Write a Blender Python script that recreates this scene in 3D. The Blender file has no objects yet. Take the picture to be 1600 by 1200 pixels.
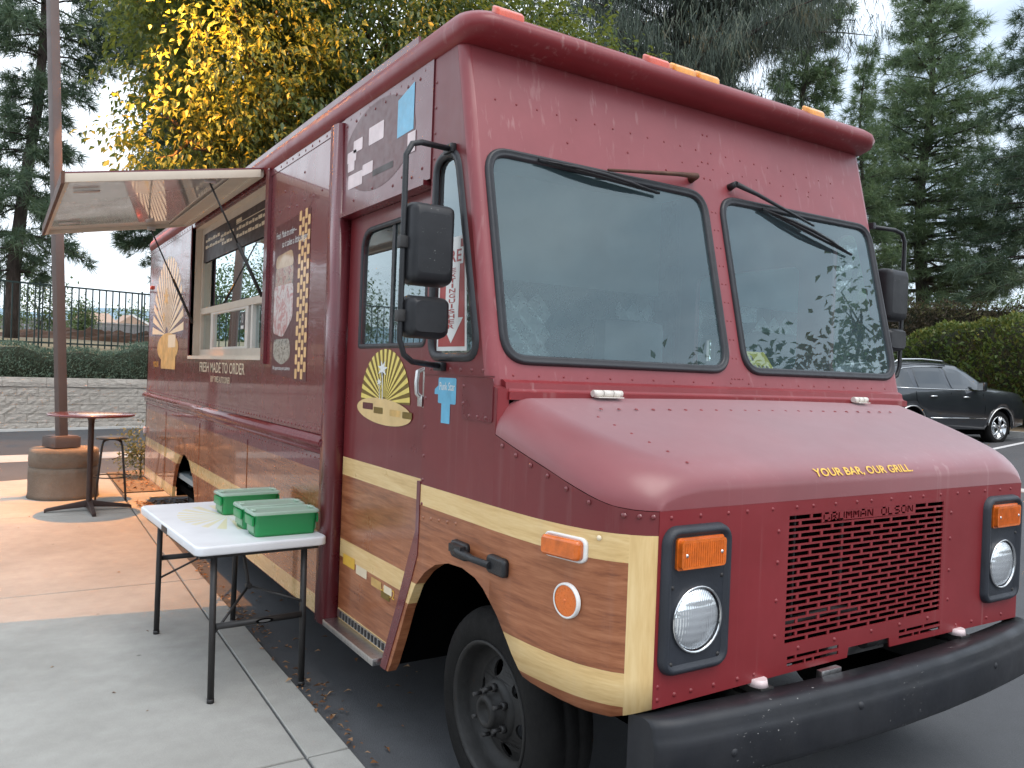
import bpy, bmesh, math, random
import numpy as np
from mathutils import Vector, Matrix, noise
from mathutils.geometry import tessellate_polygon

rnd = random.Random(7)
nrs = np.random.RandomState(11)
SC = bpy.context.scene
COL = SC.collection
rad = math.radians

# ------------------------------------------------------------------ camera
def make_camera():
    yaw, pit, rol = rad(32.489), rad(-0.663), rad(2.1357)
    f = Vector((math.sin(yaw) * math.cos(pit), math.cos(yaw) * math.cos(pit), math.sin(pit)))
    r = Vector((math.cos(yaw), -math.sin(yaw), 0))
    u = r.cross(f)
    r2 = math.cos(rol) * r + math.sin(rol) * u
    u2 = -math.sin(rol) * r + math.cos(rol) * u
    cd = bpy.data.cameras.new('camera')
    cd.sensor_width = 36
    cd.lens = 36 * 1261.7 / 1600
    cd.clip_start = 0.05
    cd.clip_end = 6000
    co = bpy.data.objects.new('camera', cd)
    COL.objects.link(co)
    m = Matrix((r2, u2, -f)).transposed().to_4x4()
    m.translation = Vector((0, 0, 1.65))
    co.matrix_world = m
    SC.camera = co
make_camera()

# ------------------------------------------------------------------ world, sun, exposure
W = bpy.data.worlds.new('World')
SC.world = W
W.use_nodes = True
def make_world():
    nt = W.node_tree
    nt.nodes.clear()
    N = nt.nodes.new
    L = nt.links.new
    out = N('ShaderNodeOutputWorld')
    bg1 = N('ShaderNodeBackground')
    bg2 = N('ShaderNodeBackground')
    mix = N('ShaderNodeMixShader')
    sky = N('ShaderNodeTexSky')
    sky.sky_type = 'NISHITA'
    sky.sun_disc = False
    sky.sun_elevation = rad(60)
    sky.sun_rotation = rad(170)
    L(sky.outputs[0], bg1.inputs[0])
    bg1.inputs[1].default_value = 0.10
    tc = N('ShaderNodeTexCoord')
    mp = N('ShaderNodeMapping')
    mp.inputs['Scale'].default_value = (1, 1, 2.4)
    L(tc.outputs['Generated'], mp.inputs[0])
    n1 = N('ShaderNodeTexNoise')
    n1.inputs['Scale'].default_value = 1.7
    n1.inputs['Detail'].default_value = 7
    n1.inputs['Roughness'].default_value = 0.55
    L(mp.outputs[0], n1.inputs[0])
    cr = N('ShaderNodeValToRGB')
    e = cr.color_ramp.elements
    e[0].position = 0.34; e[0].color = (0.42, 0.51, 0.62, 1)
    e[1].position = 0.60; e[1].color = (0.98, 1.05, 1.12, 1)
    L(n1.outputs[0], cr.inputs[0])
    L(cr.outputs[0], bg2.inputs[0])
    bg2.inputs[1].default_value = 1.0
    mix.inputs[0].default_value = 0.88
    L(bg1.outputs[0], mix.inputs[1])
    L(bg2.outputs[0], mix.inputs[2])
    L(mix.outputs[0], out.inputs[0])
make_world()

def make_sun():
    ld = bpy.data.lights.new('sun', 'SUN')
    ld.energy = 0.9
    ld.angle = rad(40)
    ld.color = (1.0, 0.96, 0.9)
    o = bpy.data.objects.new('sun', ld)
    COL.objects.link(o)
    el, az = rad(60), rad(170)          # azimuth from +Y towards +X
    d = Vector((math.sin(az) * math.cos(el), math.cos(az) * math.cos(el), math.sin(el)))
    o.rotation_euler = d.to_track_quat('Z', 'Y').to_euler()
    o.location = d * 60
make_sun()
SC.view_settings.view_transform = 'Standard'
SC.view_settings.look = 'None'
SC.view_settings.exposure = 0.95
SC.view_settings.gamma = 1.0
SC.view_settings.use_curve_mapping = False
SC.render.engine = 'CYCLES'
SC.cycles.max_bounces = 8
SC.cycles.transparent_max_bounces = 16
SC.cycles.use_denoising = True

# ------------------------------------------------------------------ materials
class G:
    """tiny node-graph helper"""
    def __init__(s, name):
        s.m = bpy.data.materials.new(name)
        s.m.use_nodes = True
        s.t = s.m.node_tree
        s.t.nodes.clear()
        s.out = s.n('ShaderNodeOutputMaterial')
    def n(s, typ, **kw):
        nd = s.t.nodes.new(typ)
        for k, v in kw.items():
            if k in nd.bl_rna.properties.keys():
                setattr(nd, k, v)
            else:
                nd.inputs[k].default_value = v
        return nd
    def l(s, a, b):
        s.t.links.new(a, b)
    def coord(s, scale=(1, 1, 1), rot=(0, 0, 0)):
        tc = s.n('ShaderNodeTexCoord')
        mp = s.n('ShaderNodeMapping')
        mp.inputs['Scale'].default_value = scale
        mp.inputs['Rotation'].default_value = rot
        s.l(tc.outputs['Object'], mp.inputs[0])
        return mp.outputs[0]
    def noise(s, co, scale, detail=5, rough=0.55, dist=0.0):
        nd = s.n('ShaderNodeTexNoise', Scale=scale, Detail=detail, Roughness=rough, Distortion=dist)
        s.l(co, nd.inputs[0])
        return nd.outputs[0]
    def ramp(s, fac, stops, interp='LINEAR'):
        cr = s.n('ShaderNodeValToRGB')
        cr.color_ramp.interpolation = interp
        el = cr.color_ramp.elements
        while len(el) < len(stops):
            el.new(0.5)
        for i, (p, c) in enumerate(stops):
            el[i].position = p
            el[i].color = (*c, 1) if len(c) == 3 else c
        s.l(fac, cr.inputs[0])
        return cr.outputs[0]
    def mixc(s, fac, a, b, blend='MIX'):
        mx = s.n('ShaderNodeMix', data_type='RGBA', blend_type=blend)
        for sock, v in ((mx.inputs[0], fac), (mx.inputs[6], a), (mx.inputs[7], b)):
            if hasattr(v, 'node'):
                s.l(v, sock)
            elif isinstance(v, (int, float)):
                sock.default_value = v
            else:
                sock.default_value = (*v, 1)
        return mx.outputs[2]
    def math(s, op, a, b=0.0):
        mm = s.n('ShaderNodeMath', operation=op)
        for i, v in enumerate((a, b)):
            if hasattr(v, 'node'):
                s.l(v, mm.inputs[i])
            else:
                mm.inputs[i].default_value = v
        return mm.outputs[0]
    def bump(s, h, strength, dist=0.01):
        b = s.n('ShaderNodeBump', Strength=strength, Distance=dist)
        s.l(h, b.inputs['Height'])
        return b.outputs[0]
    def pbsdf(s, col, rough=0.5, metal=0.0, coat=0.0, coatr=0.1, ior=1.5, normal=None, trans=0.0, alpha=None):
        p = s.n('ShaderNodeBsdfPrincipled')
        for key, v in (('Base Color', col), ('Roughness', rough), ('Metallic', metal), ('Coat Weight', coat),
                       ('Coat Roughness', coatr), ('IOR', ior), ('Transmission Weight', trans)):
            if hasattr(v, 'node'):
                s.l(v, p.inputs[key])
            elif isinstance(v, tuple):
                p.inputs[key].default_value = (*v, 1)
            else:
                p.inputs[key].default_value = v
        if normal is not None:
            s.l(normal, p.inputs['Normal'])
        return p.outputs[0]
    def fin(s, sh):
        s.l(sh, s.out.inputs[0])
        return s.m

def mat(name, col, rough=0.5, metal=0.0, var=0.12, vs=6.0, bump=0.0, bs=60.0, coat=0.0, coatr=0.1, ior=1.5, stretch=(1, 1, 1)):
    g = G(name)
    co = g.coord(stretch)
    nz = g.noise(co, vs, 6, 0.6)
    lo = tuple(max(0, c * (1 - var)) for c in col)
    hi = tuple(min(1, c * (1 + var)) for c in col)
    c = g.ramp(nz, [(0.3, lo), (0.7, hi)])
    r = g.ramp(g.noise(co, vs * 2.3, 4), [(0.3, (max(0.02, rough - 0.07),) * 3), (0.7, (min(1, rough + 0.07),) * 3)])
    nm = g.bump(g.noise(co, bs, 6, 0.65), bump, 0.01) if bump else None
    return g.fin(g.pbsdf(c, r, metal, coat, coatr, ior, nm))

# ------------------------------------------------------------------ mesh helpers
LOC = {}          # thing -> world location its parts are shifted by
def thing(name, label, cat, loc=(0, 0, 0), rz=0.0, group=None, kind=None):
    o = bpy.data.objects.new(name, None)
    COL.objects.link(o)
    o.empty_display_size = 0.2
    o.location = loc
    o.rotation_euler = (0, 0, rz)
    tag(o, label, cat, group, kind)
    return o
def tag(o, label=None, cat=None, group=None, kind=None):
    if label: o['label'] = label
    if cat: o['category'] = cat
    if group: o['group'] = group
    if kind: o['kind'] = kind
    return o
def wthing(name, label, cat, loc, group=None):
    """a thing whose parts are given in world coordinates"""
    o = thing(name, label, cat, loc, 0, group)
    LOC[o.name] = Vector(loc)
    return o
def top(o):
    while o.parent:
        o = o.parent
    return o
def copy_tree(o, parent=None):
    c = o.copy()
    COL.objects.link(c)
    c.parent = parent
    for ch in list(o.children):
        copy_tree(ch, c)
    return c

class MB:
    def __init__(s):
        s.v = []; s.f = []; s.sm = []; s.mi = []; s.cm = 0; s.smooth = False
    def vert(s, p):
        s.v.append((p[0], p[1], p[2])); return len(s.v) - 1
    def face(s, idx, smooth=None):
        s.f.append(tuple(idx)); s.sm.append(s.smooth if smooth is None else smooth); s.mi.append(s.cm)
    def poly(s, pts, smooth=None):
        s.face([s.vert(p) for p in pts], smooth)
    def box(s, c, d, rz=0.0, rot=None):
        hx, hy, hz = d[0] / 2, d[1] / 2, d[2] / 2
        M = rot if rot is not None else Matrix.Rotation(rz, 3, 'Z')
        c = Vector(c)
        ids = []
        for z in (-hz, hz):
            for x, y in ((-hx, -hy), (hx, -hy), (hx, hy), (-hx, hy)):
                ids.append(s.vert(c + M @ Vector((x, y, z))))
        a = ids
        for q in ((3, 2, 1, 0), (4, 5, 6, 7), (0, 1, 5, 4), (1, 2, 6, 5), (2, 3, 7, 6), (3, 0, 4, 7)):
            s.face([a[i] for i in q], False)
    def span(s, x0, x1, y0, y1, z0, z1):
        s.box(((x0 + x1) / 2, (y0 + y1) / 2, (z0 + z1) / 2), (x1 - x0, y1 - y0, z1 - z0))
    def loft(s, rings, closed=True, cap=True, smooth=True):
        n = len(rings[0]); ids = [[s.vert(p) for p in r] for r in rings]
        for i in range(len(rings) - 1):
            for j in range(n if closed else n - 1):
                k = (j + 1) % n
                s.face((ids[i][j], ids[i][k], ids[i + 1][k], ids[i + 1][j]), smooth)
        if cap and closed:
            s.face(ids[0][::-1], False); s.face(ids[-1], False)
        return ids
    def tube(s, pts, r, n=8, cap=True, ry=None):
        pts = [Vector(p) for p in pts]
        rr = r if isinstance(r, (list, tuple)) else [r] * len(pts)
        rings = []
        up = None
        for i, p in enumerate(pts):
            d = (pts[min(i + 1, len(pts) - 1)] - pts[max(i - 1, 0)])
            if d.length < 1e-9: d = Vector((0, 0, 1))
            d.normalize()
            if up is None:
                up = Vector((0, 0, 1)) if abs(d.z) < 0.9 else Vector((1, 0, 0))
            a = d.cross(up)
            if a.length < 1e-6: a = d.orthogonal()
            a.normalize(); b = a.cross(d).normalized(); up = b
            rings.append([p + (a * math.cos(t) + b * math.sin(t)) * rr[i] for t in [2 * math.pi * k / n for k in range(n)]])
        s.loft(rings, True, cap, True)
    def cyl(s, p0, p1, r0, r1=None, n=16, cap=True):
        s.tube([p0, p1], [r0, r0 if r1 is None else r1], n, cap)
    def lathe(s, prof, origin, axis=(0, 0, 1), n=24, closed=False):
        ax = Vector(axis).normalized(); a = ax.orthogonal().normalized(); b = ax.cross(a); o = Vector(origin)
        rings = [[o + ax * h + (a * math.cos(t) + b * math.sin(t)) * r for t in [2 * math.pi * k / n for k in range(n)]] for r, h in prof]
        s.loft(rings, True, False, True)
    def plate(s, outer, holes, ff, fb=None):
        """flat outline with holes; ff / fb map (u,v) to the front and back faces"""
        loops = [[Vector((p[0], p[1], 0)) for p in outer]] + [[Vector((p[0], p[1], 0)) for p in h] for h in holes]
        tris = tessellate_polygon(loops)
        flat = [p for lp in loops for p in lp]
        F = [s.vert(ff(p.x, p.y)) for p in flat]
        for t in tris: s.face([F[i] for i in t], False)
        if fb:
            B = [s.vert(fb(p.x, p.y)) for p in flat]
            for t in tris: s.face([B[i] for i in reversed(t)], False)
            k = 0
            for lp in loops:
                m = len(lp)
                for i in range(m):
                    a, b = k + i, k + (i + 1) % m
                    s.face((F[a], F[b], B[b], B[a]), False)
                k += m
    def dome(s, c, nrm, r, n=7):
        nrm = Vector(nrm).normalized(); a = nrm.orthogonal().normalized(); b = nrm.cross(a); c = Vector(c)
        r0 = [s.vert(c + (a * math.cos(t) + b * math.sin(t)) * r) for t in [2 * math.pi * k / n for k in range(n)]]
        r1 = [s.vert(c + nrm * r * 0.42 + (a * math.cos(t) + b * math.sin(t)) * r * 0.72) for t in [2 * math.pi * k / n for k in range(n)]]
        tp = s.vert(c + nrm * r * 0.6)
        for k in range(n):
            j = (k + 1) % n
            s.face((r0[k], r0[j], r1[j], r1[k]), True); s.face((r1[k], r1[j], tp), True)
    def build(s, name, mats, parent=None, bevel=0.0, bseg=2, recalc=True):
        off = Vector((0, 0, 0))
        if parent is not None and top(parent).name in LOC: off = LOC[top(parent).name]
        me = bpy.data.meshes.new(name)
        me.from_pydata([(v[0] - off.x, v[1] - off.y, v[2] - off.z) for v in s.v], [], s.f)
        ms = mats if isinstance(mats, (list, tuple)) else [mats]
        for m in ms: me.materials.append(m)
        me.polygons.foreach_set('use_smooth', s.sm)
        me.polygons.foreach_set('material_index', s.mi)
        if recalc or bevel:
            bm = bmesh.new(); bm.from_mesh(me)
            bmesh.ops.remove_doubles(bm, verts=bm.verts, dist=0.00005)
            if recalc: bmesh.ops.recalc_face_normals(bm, faces=bm.faces)
            if bevel:
                ed = [e for e in bm.edges if len(e.link_faces) == 2 and e.calc_face_angle(0) > 0.5]
                bmesh.ops.bevel(bm, geom=ed, offset=bevel, segments=bseg, profile=0.6, affect='EDGES', clamp_overlap=True)
                for f in bm.faces: f.smooth = True
            bm.to_mesh(me); bm.free()
            if bevel: me.set_sharp_from_angle(angle=rad(40))
        me.update()
        o = bpy.data.objects.new(name, me)
        COL.objects.link(o)
        if parent is not None: o.parent = parent
        return o

def rrect(x0, y0, x1, y1, r, n=5):
    pts = []
    for cx, cy, a0 in ((x1 - r, y1 - r, 0), (x0 + r, y1 - r, 90), (x0 + r, y0 + r, 180), (x1 - r, y0 + r, 270)):
        for k in range(n + 1):
            a = rad(a0 + 90 * k / n)
            pts.append((cx + r * math.cos(a), cy + r * math.sin(a)))
    return pts
def rpoly(pts, radii, n=5):
    """polygon with each corner rounded"""
    out = []
    m = len(pts)
    for i in range(m):
        p = Vector(pts[i]); a = (Vector(pts[i - 1]) - p); b = (Vector(pts[(i + 1) % m]) - p)
        r = radii[i] if isinstance(radii, (list, tuple)) else radii
        if r <= 0:
            out.append((p.x, p.y)); continue
        ra = min(r, a.length * 0.49); rb = min(r, b.length * 0.49)
        p0 = p + a.normalized() * ra; p1 = p + b.normalized() * rb
        for k in range(n + 1):
            t = k / n
            q = p0 * (1 - t) ** 2 + p * 2 * t * (1 - t) + p1 * t * t
            out.append((q.x, q.y))
    return out
def offs(poly, d):
    """offset a closed 2D outline inwards (d>0) along averaged normals"""
    m = len(poly); out = []
    area = sum(poly[i - 1][0] * poly[i][1] - poly[i][0] * poly[i - 1][1] for i in range(m))
    sg = 1 if area > 0 else -1
    for i in range(m):
        a = Vector(poly[i - 1]); p = Vector(poly[i]); b = Vector(poly[(i + 1) % m])
        e = (p - a); g = (b - p)
        if e.length < 1e-7: e = g
        if g.length < 1e-7: g = e
        e.normalize(); g.normalize()
        n = Vector((-(e.y + g.y), e.x + g.x))
        if n.length < 1e-6: n = Vector((-e.y, e.x))
        n.normalize()
        k = max(0.5, n.dot(Vector((-e.y, e.x))))
        q = p + n * (sg * d / k)
        out.append((q.x, q.y))
    return out
def gasket(mb, outline, prof, mp):
    """prof: list of (inset, height); mp(u,v,h) -> point"""
    rings = [[mp(u, v, h) for u, v in offs(outline, d)] for d, h in prof]
    mb.loft(rings, True, False, True)

def text_geo(body, bold=0.0, shear=0.0, space=1.0):
    cu = bpy.data.curves.new('lettering', 'FONT')
    cu.body = body; cu.size = 1.0; cu.offset = bold; cu.shear = shear; cu.space_character = space
    cu.resolution_u = 3
    o = bpy.data.objects.new('lettering', cu)
    COL.objects.link(o)
    dg = bpy.context.evaluated_depsgraph_get()
    me = bpy.data.meshes.new_from_object(o.evaluated_get(dg))
    v = [(p.co.x, p.co.y) for p in me.vertices]
    f = [tuple(p.vertices) for p in me.polygons]
    bpy.data.objects.remove(o); bpy.data.meshes.remove(me); bpy.data.curves.remove(cu)
    x0 = min(p[0] for p in v); x1 = max(p[0] for p in v); y0 = min(p[1] for p in v); y1 = max(p[1] for p in v)
    v = [((p[0] - x0) / (x1 - x0), (p[1] - y0) / (y1 - y0)) for p in v]
    return v, f
def text_on(mb, body, mp, w, h, bold=0.0, shear=0.0, space=1.0):
    """mp(u,v): u 0..w to the right, v 0..h up"""
    v, f = text_geo(body, bold, shear, space)
    ids = [mb.vert(mp(p[0] * w, p[1] * h)) for p in v]
    for q in f: mb.face([ids[i] for i in q], False)

# ------------------------------------------------------------------ paint, wood print and other surfaces
MAROON = (0.150, 0.018, 0.021)
def wood_cols(g, co_long):
    """brown plank print and pale plank print, grain along the given stretched coordinates"""
    a = g.noise(co_long, 3.0, 8, 0.62, 0.6)
    b = g.noise(co_long, 14.0, 4, 0.6, 0.2)
    f = g.math('ADD', g.math('MULTIPLY', a, 0.75), g.math('MULTIPLY', b, 0.35))
    brown = g.ramp(f, [(0.34, (0.110, 0.030, 0.012)), (0.45, (0.225, 0.070, 0.027)), (0.56, (0.305, 0.104, 0.042)), (0.68, (0.39, 0.150, 0.068))])
    pale = g.ramp(f, [(0.36, (0.57, 0.36, 0.14)), (0.55, (0.70, 0.48, 0.215)), (0.7, (0.77, 0.56, 0.28))])
    return brown, pale
def wrap_mat(name, stops, rough, coat, corner=False, coatr=0.06):
    """printed wrap: stops = [(z, kind)] upwards, kind m / w / c"""
    g = G(name)
    co = g.coord((1, 1, 1))
    sp = g.n('ShaderNodeSeparateXYZ'); g.l(co, sp.inputs[0])
    grain = g.coord((2.0, 0.8, 11.0))
    brown, pale = wood_cols(g, grain)
    z = g.math('MULTIPLY', sp.outputs[2], 0.5)
    cm = g.ramp(z, [(p / 2, ((1, 1, 1) if k == 'm' else (0, 0, 0))) for p, k in stops], 'CONSTANT')
    cc = g.ramp(z, [(p / 2, ((1, 1, 1) if k == 'c' else (0, 0, 0))) for p, k in stops], 'CONSTANT')
    nz = g.noise(co, 2.2, 6, 0.6)
    mar = g.ramp(nz, [(0.3, tuple(c * 0.9 for c in MAROON)), (0.7, tuple(c * 1.12 for c in MAROON))])
    col = g.mixc(cc, brown, pale)
    if corner:
        gv = g.coord((6.0, 6.0, 0.7)); _, pv = wood_cols(g, gv)
        lo = g.math('LESS_THAN', sp.outputs[1], 1.853 - TR[1])
        col = g.mixc(lo, col, pv)
    col = g.mixc(cm, col, mar)
    dirt = g.ramp(g.noise(g.coord((9, 9, 0.5)), 2.0, 6, 0.65), [(0.56, (0, 0, 0)), (0.8, (0.10, 0.10, 0.10))])
    col = g.mixc(dirt, col, (0.45, 0.36, 0.33))
    wav = g.bump(g.noise(g.coord((0.5, 1.4, 1.1)), 1.6, 2, 0.4), 0.16, 0.05)
    r = g.ramp(g.noise(co, 5, 5), [(0.3, (rough - 0.04,) * 3), (0.75, (rough + 0.1,) * 3)])
    return g.fin(g.pbsdf(col, r, 0, coat, coatr, 1.5, wav))
def chalk_mat(name, sheen=0.0, lo=(0.175, 0.017, 0.021), hi=(0.225, 0.028, 0.033), ior=1.47):
    """old maroon paint of the cab and hood, chalky, with pale run marks"""
    g = G(name)
    co = g.coord()
    nz = g.noise(co, 2.5, 7, 0.62)
    c = g.ramp(nz, [(0.3, lo), (0.7, hi)])
    st = g.noise(g.coord((24, 24, 0.10)), 1.6, 3, 0.5)
    md = g.noise(co, 1.3, 3)
    stf = g.math('MULTIPLY', g.ramp(st, [(0.60, (0, 0, 0)), (0.72, (1, 1, 1))]), g.ramp(md, [(0.42, (0, 0, 0)), (0.65, (0.17, 0.17, 0.17))]))
    c = g.mixc(stf, c, (0.60, 0.45, 0.42))
    sp = g.noise(co, 90, 3, 0.5)
    c = g.mixc(g.ramp(sp, [(0.74, (0, 0, 0)), (0.80, (0.35, 0.35, 0.35))]), c, (0.42, 0.26, 0.24))
    r = g.ramp(g.noise(co, 7, 6), [(0.3, (0.34,) * 3), (0.7, (0.46,) * 3)])
    nm = g.bump(g.noise(co, 3.0, 3, 0.4), 0.10, 0.03)
    sh = g.pbsdf(c, r, 0, 0.15, 0.30, ior, nm)
    sh.node.inputs['Sheen Weight'].default_value = sheen
    sh.node.inputs['Sheen Roughness'].default_value = 0.40
    sh.node.inputs['Sheen Tint'].default_value = (1.0, 0.86, 0.88, 1)
    return g.fin(sh)
def glass_mat(name, tint=(0.75, 0.86, 0.86), dust=0.0, dustc=(0.45, 0.55, 0.58), ior=1.52, gain=1.6, haze=0.03):
    g = G(name)
    tr = g.n('ShaderNodeBsdfTransparent'); tr.inputs[0].default_value = (*tint, 1)
    gl = g.n('ShaderNodeBsdfGlossy'); gl.inputs['Roughness'].default_value = haze
    gl.inputs[0].default_value = (0.86, 0.98, 1, 1)
    fr = g.n('ShaderNodeFresnel'); fr.inputs[0].default_value = ior
    k = g.math('MINIMUM', g.math('MULTIPLY', fr.outputs[0], gain), 1.0)
    m1 = g.n('ShaderNodeMixShader'); g.l(k, m1.inputs[0]); g.l(tr.outputs[0], m1.inputs[1]); g.l(gl.outputs[0], m1.inputs[2])
    sh = m1.outputs[0]
    if dust > 0:
        df = g.n('ShaderNodeBsdfDiffuse'); df.inputs[0].default_value = (*dustc, 1)
        nz = g.noise(g.coord((1, 1, 1)), 3.5, 6, 0.6)
        fac = g.ramp(nz, [(0.3, (dust * 0.7,) * 3), (0.7, (dust * 1.25,) * 3)])
        m2 = g.n('ShaderNodeMixShader'); g.l(fac, m2.inputs[0]); g.l(sh, m2.inputs[1]); g.l(df.outputs[0], m2.inputs[2])
        sh = m2.outputs[0]
    return g.fin(sh)
def leaf_mat(name, stops, trans=0.35, tcol=None, rough=0.5):
    """leaf colour varies from leaf to leaf through the 'tone' attribute"""
    g = G(name)
    at = g.n('ShaderNodeAttribute', attribute_name='tone')
    c = g.ramp(at.outputs['Fac'], stops)
    p = g.pbsdf(c, rough, 0, 0, 0.1, 1.45)
    t = g.n('ShaderNodeBsdfTranslucent')
    c2 = g.mixc(0.5, c, tcol if tcol else (0.2, 0.26, 0.03))
    g.l(c2, t.inputs[0])
    mx = g.n('ShaderNodeMixShader'); mx.inputs[0].default_value = trans
    g.l(p, mx.inputs[1]); g.l(t.outputs[0], mx.inputs[2])
    return g.fin(mx.outputs[0])

TR = (2.77, 6.2, 0.0)          # the truck's base point
M = {}
M['front'] = chalk_mat('chalky_maroon_paint', 0.0, (0.178, 0.014, 0.017), (0.225, 0.022, 0.027), 1.45)
M['upper'] = chalk_mat('sky_lightened_cab_paint', 0.35, (0.20, 0.028, 0.034), (0.255, 0.044, 0.052), 1.5)  # lighter maroon plus sheen imitates sky light on the tilted wall
M['hood'] = chalk_mat('sky_sheen_hood_paint', 1.0, (0.170, 0.022, 0.027), (0.215, 0.034, 0.040), 1.62)  # maroon whose added sheen imitates the sky reflected on the hood top
ST_FRONT = [(0.0, 'w'), (0.655, 'c'), (0.752, 'w'), (1.088, 'c'), (1.178, 'm')]
M['door'] = wrap_mat('door_wrap_print', [(0.0, 'c'), (0.385, 'w'), (0.658, 'c'), (0.755, 'w'), (1.092, 'c'), (1.184, 'm')], 0.30, 0.3, coatr=0.12)
M['side'] = wrap_mat('side_wrap_print', [(0.0, 'w'), (0.30, 'c'), (0.40, 'w'), (0.65, 'c'), (0.755, 'w'), (1.085, 'm')], 0.24, 0.6, coatr=0.04)
M['quarter'] = wrap_mat('quarter_wrap_print', ST_FRONT, 0.42, 0.12, coatr=0.2)
M['fender'] = wrap_mat('fender_wrap_print', ST_FRONT, 0.46, 0.08, corner=True, coatr=0.25)
M['maroon'] = mat('maroon_gloss_trim', (0.13, 0.018, 0.024), 0.3, 0, 0.12, 4, 0, 60, 0.4)
M['rubber'] = mat('black_rubber_seal', (0.020, 0.020, 0.024), 0.45, 0, 0.2, 12, 0.15, 140)
M['tyre'] = mat('worn_tyre_rubber', (0.0085, 0.008, 0.0078), 0.85, 0, 0.35, 9, 0.3, 60, ior=1.3)
M['blackplastic'] = mat('black_moulded_plastic', (0.013, 0.0135, 0.016), 0.42, 0, 0.25, 14, 0.25, 180)
M['bumper'] = mat('satin_black_bumper_paint', (0.011, 0.012, 0.0155), 0.42, 0, 0.3, 5, 0.12, 30, 0.1, 0.3, ior=1.42)
def scuffed(name, col, rough, spk=(0.30, 0.29, 0.28)):
    g = G(name); co = g.coord()
    c = g.ramp(g.noise(co, 4, 7, 0.65), [(0.3, tuple(x * 0.8 for x in col)), (0.7, tuple(x * 1.5 for x in col))])
    chips = g.math('MULTIPLY', g.ramp(g.noise(g.coord((1, 1, 2.5)), 55, 3, 0.6), [(0.69, (0, 0, 0)), (0.71, (1, 1, 1))]), g.ramp(g.noise(co, 3.2, 3), [(0.50, (0, 0, 0)), (0.62, (1, 1, 1))]))
    c = g.mixc(chips, c, spk)
    dust = g.ramp(g.noise(co, 1.8, 6, 0.6), [(0.42, (0, 0, 0)), (0.75, (0.12, 0.12, 0.12))])
    c = g.mixc(dust, c, (0.16, 0.15, 0.145))
    r = g.ramp(g.noise(co, 9, 5), [(0.3, (rough - 0.08,) * 3), (0.7, (rough + 0.16,) * 3)])
    return g.fin(g.pbsdf(c, r, 0, 0, 0.1, 1.42, g.bump(g.noise(co, 9, 4, 0.5), 0.12, 0.02)))
M['bumper'] = scuffed('scuffed_black_bumper_paint', (0.0095, 0.0105, 0.014), 0.42)
M['housing'] = scuffed('scuffed_mirror_plastic', (0.012, 0.0125, 0.015), 0.45)
M['bezel'] = mat('dark_lamp_bezel_plastic', (0.020, 0.023, 0.031), 0.5, 0, 0.2, 9, 0.2, 220)
M['dark'] = mat('dark_underbody', (0.0022, 0.0022, 0.0023), 0.95, 0, 0.3, 6, ior=1.06)
M['steelblack'] = mat('painted_dark_steel', (0.030, 0.028, 0.028), 0.5, 0.2, 0.35, 7, 0.15, 40)
M['rim'] = mat('dusty_black_wheel_steel', (0.013, 0.012, 0.0115), 0.6, 0.1, 0.4, 8, 0.25, 40)
M['chrome'] = mat('bright_chrome', (0.78, 0.78, 0.78), 0.09, 1.0, 0.03, 6)
M['alu'] = mat('brushed_aluminium', (0.62, 0.61, 0.60), 0.32, 1.0, 0.12, 8, 0.1, 90, stretch=(1, 12, 1))
M['polished'] = mat('polished_awning_sheet', (0.84, 0.78, 0.74), 0.07, 0.30, 0.04, 3, coat=0.6, coatr=0.03)
M['stainless'] = mat('stainless_interior', (0.62, 0.64, 0.65), 0.28, 1.0, 0.08, 4)
M['cream'] = mat('beige_window_frame_paint', (0.62, 0.53, 0.43), 0.45, 0, 0.06, 4)
M['whiteframe'] = mat('pale_sliding_window_frame', (0.68, 0.63, 0.57), 0.4, 0, 0.06, 4)
M['orange'] = mat('amber_lens_plastic', (0.62, 0.13, 0.012), 0.16, 0, 0.2, 30, 0.2, 160, 0.6, 0.05)
M['orange2'] = mat('amber_reflector_disc', (0.70, 0.15, 0.015), 0.3, 0, 0.1, 60, 0.15, 300, 0.4, 0.1)
M['yellowlens'] = mat('faded_amber_roof_lens', (0.78, 0.30, 0.03), 0.25, 0, 0.2, 20, 0.1, 100, 0.5, 0.1)
M['redlens'] = mat('faded_red_roof_lens', (0.60, 0.075, 0.03), 0.3, 0, 0.2, 20, 0.1, 100, 0.5, 0.1)
M['white'] = mat('white_plastic', (0.75, 0.74, 0.72), 0.4, 0, 0.06, 6)
M['goldtext'] = mat('gold_vinyl_lettering', (0.72, 0.42, 0.05), 0.4, 0, 0.06, 20)
M['palevinyl'] = mat('pale_cream_vinyl', (0.74, 0.62, 0.44), 0.4, 0, 0.06, 10)
M['yellowvinyl'] = mat('yellow_vinyl', (0.74, 0.58, 0.15), 0.35, 0, 0.08, 10)
M['olivevinyl'] = mat('dark_olive_vinyl', (0.16, 0.10, 0.012), 0.35, 0, 0.1, 10)
M['whitevinyl'] = mat('white_vinyl', (0.72, 0.72, 0.70), 0.4, 0, 0.05, 10)
M['bluevinyl'] = mat('light_blue_vinyl', (0.13, 0.40, 0.58), 0.35, 0, 0.15, 16)
M['pinkvinyl'] = mat('pale_pink_vinyl', (0.70, 0.56, 0.56), 0.4, 0, 0.12, 12)
M['brownvinyl'] = mat('brown_vinyl', (0.10, 0.020, 0.020), 0.35, 0, 0.1, 12)
M['dullgold'] = mat('dull_gold_vinyl', (0.58, 0.36, 0.12), 0.4, 0, 0.3, 9)
M['redprint'] = mat('red_sign_print', (0.36, 0.045, 0.04), 0.4, 0, 0.08, 10)
M['menu'] = mat('dark_menu_board', (0.040, 0.024, 0.022), 0.5, 0, 0.15, 6)
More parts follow.
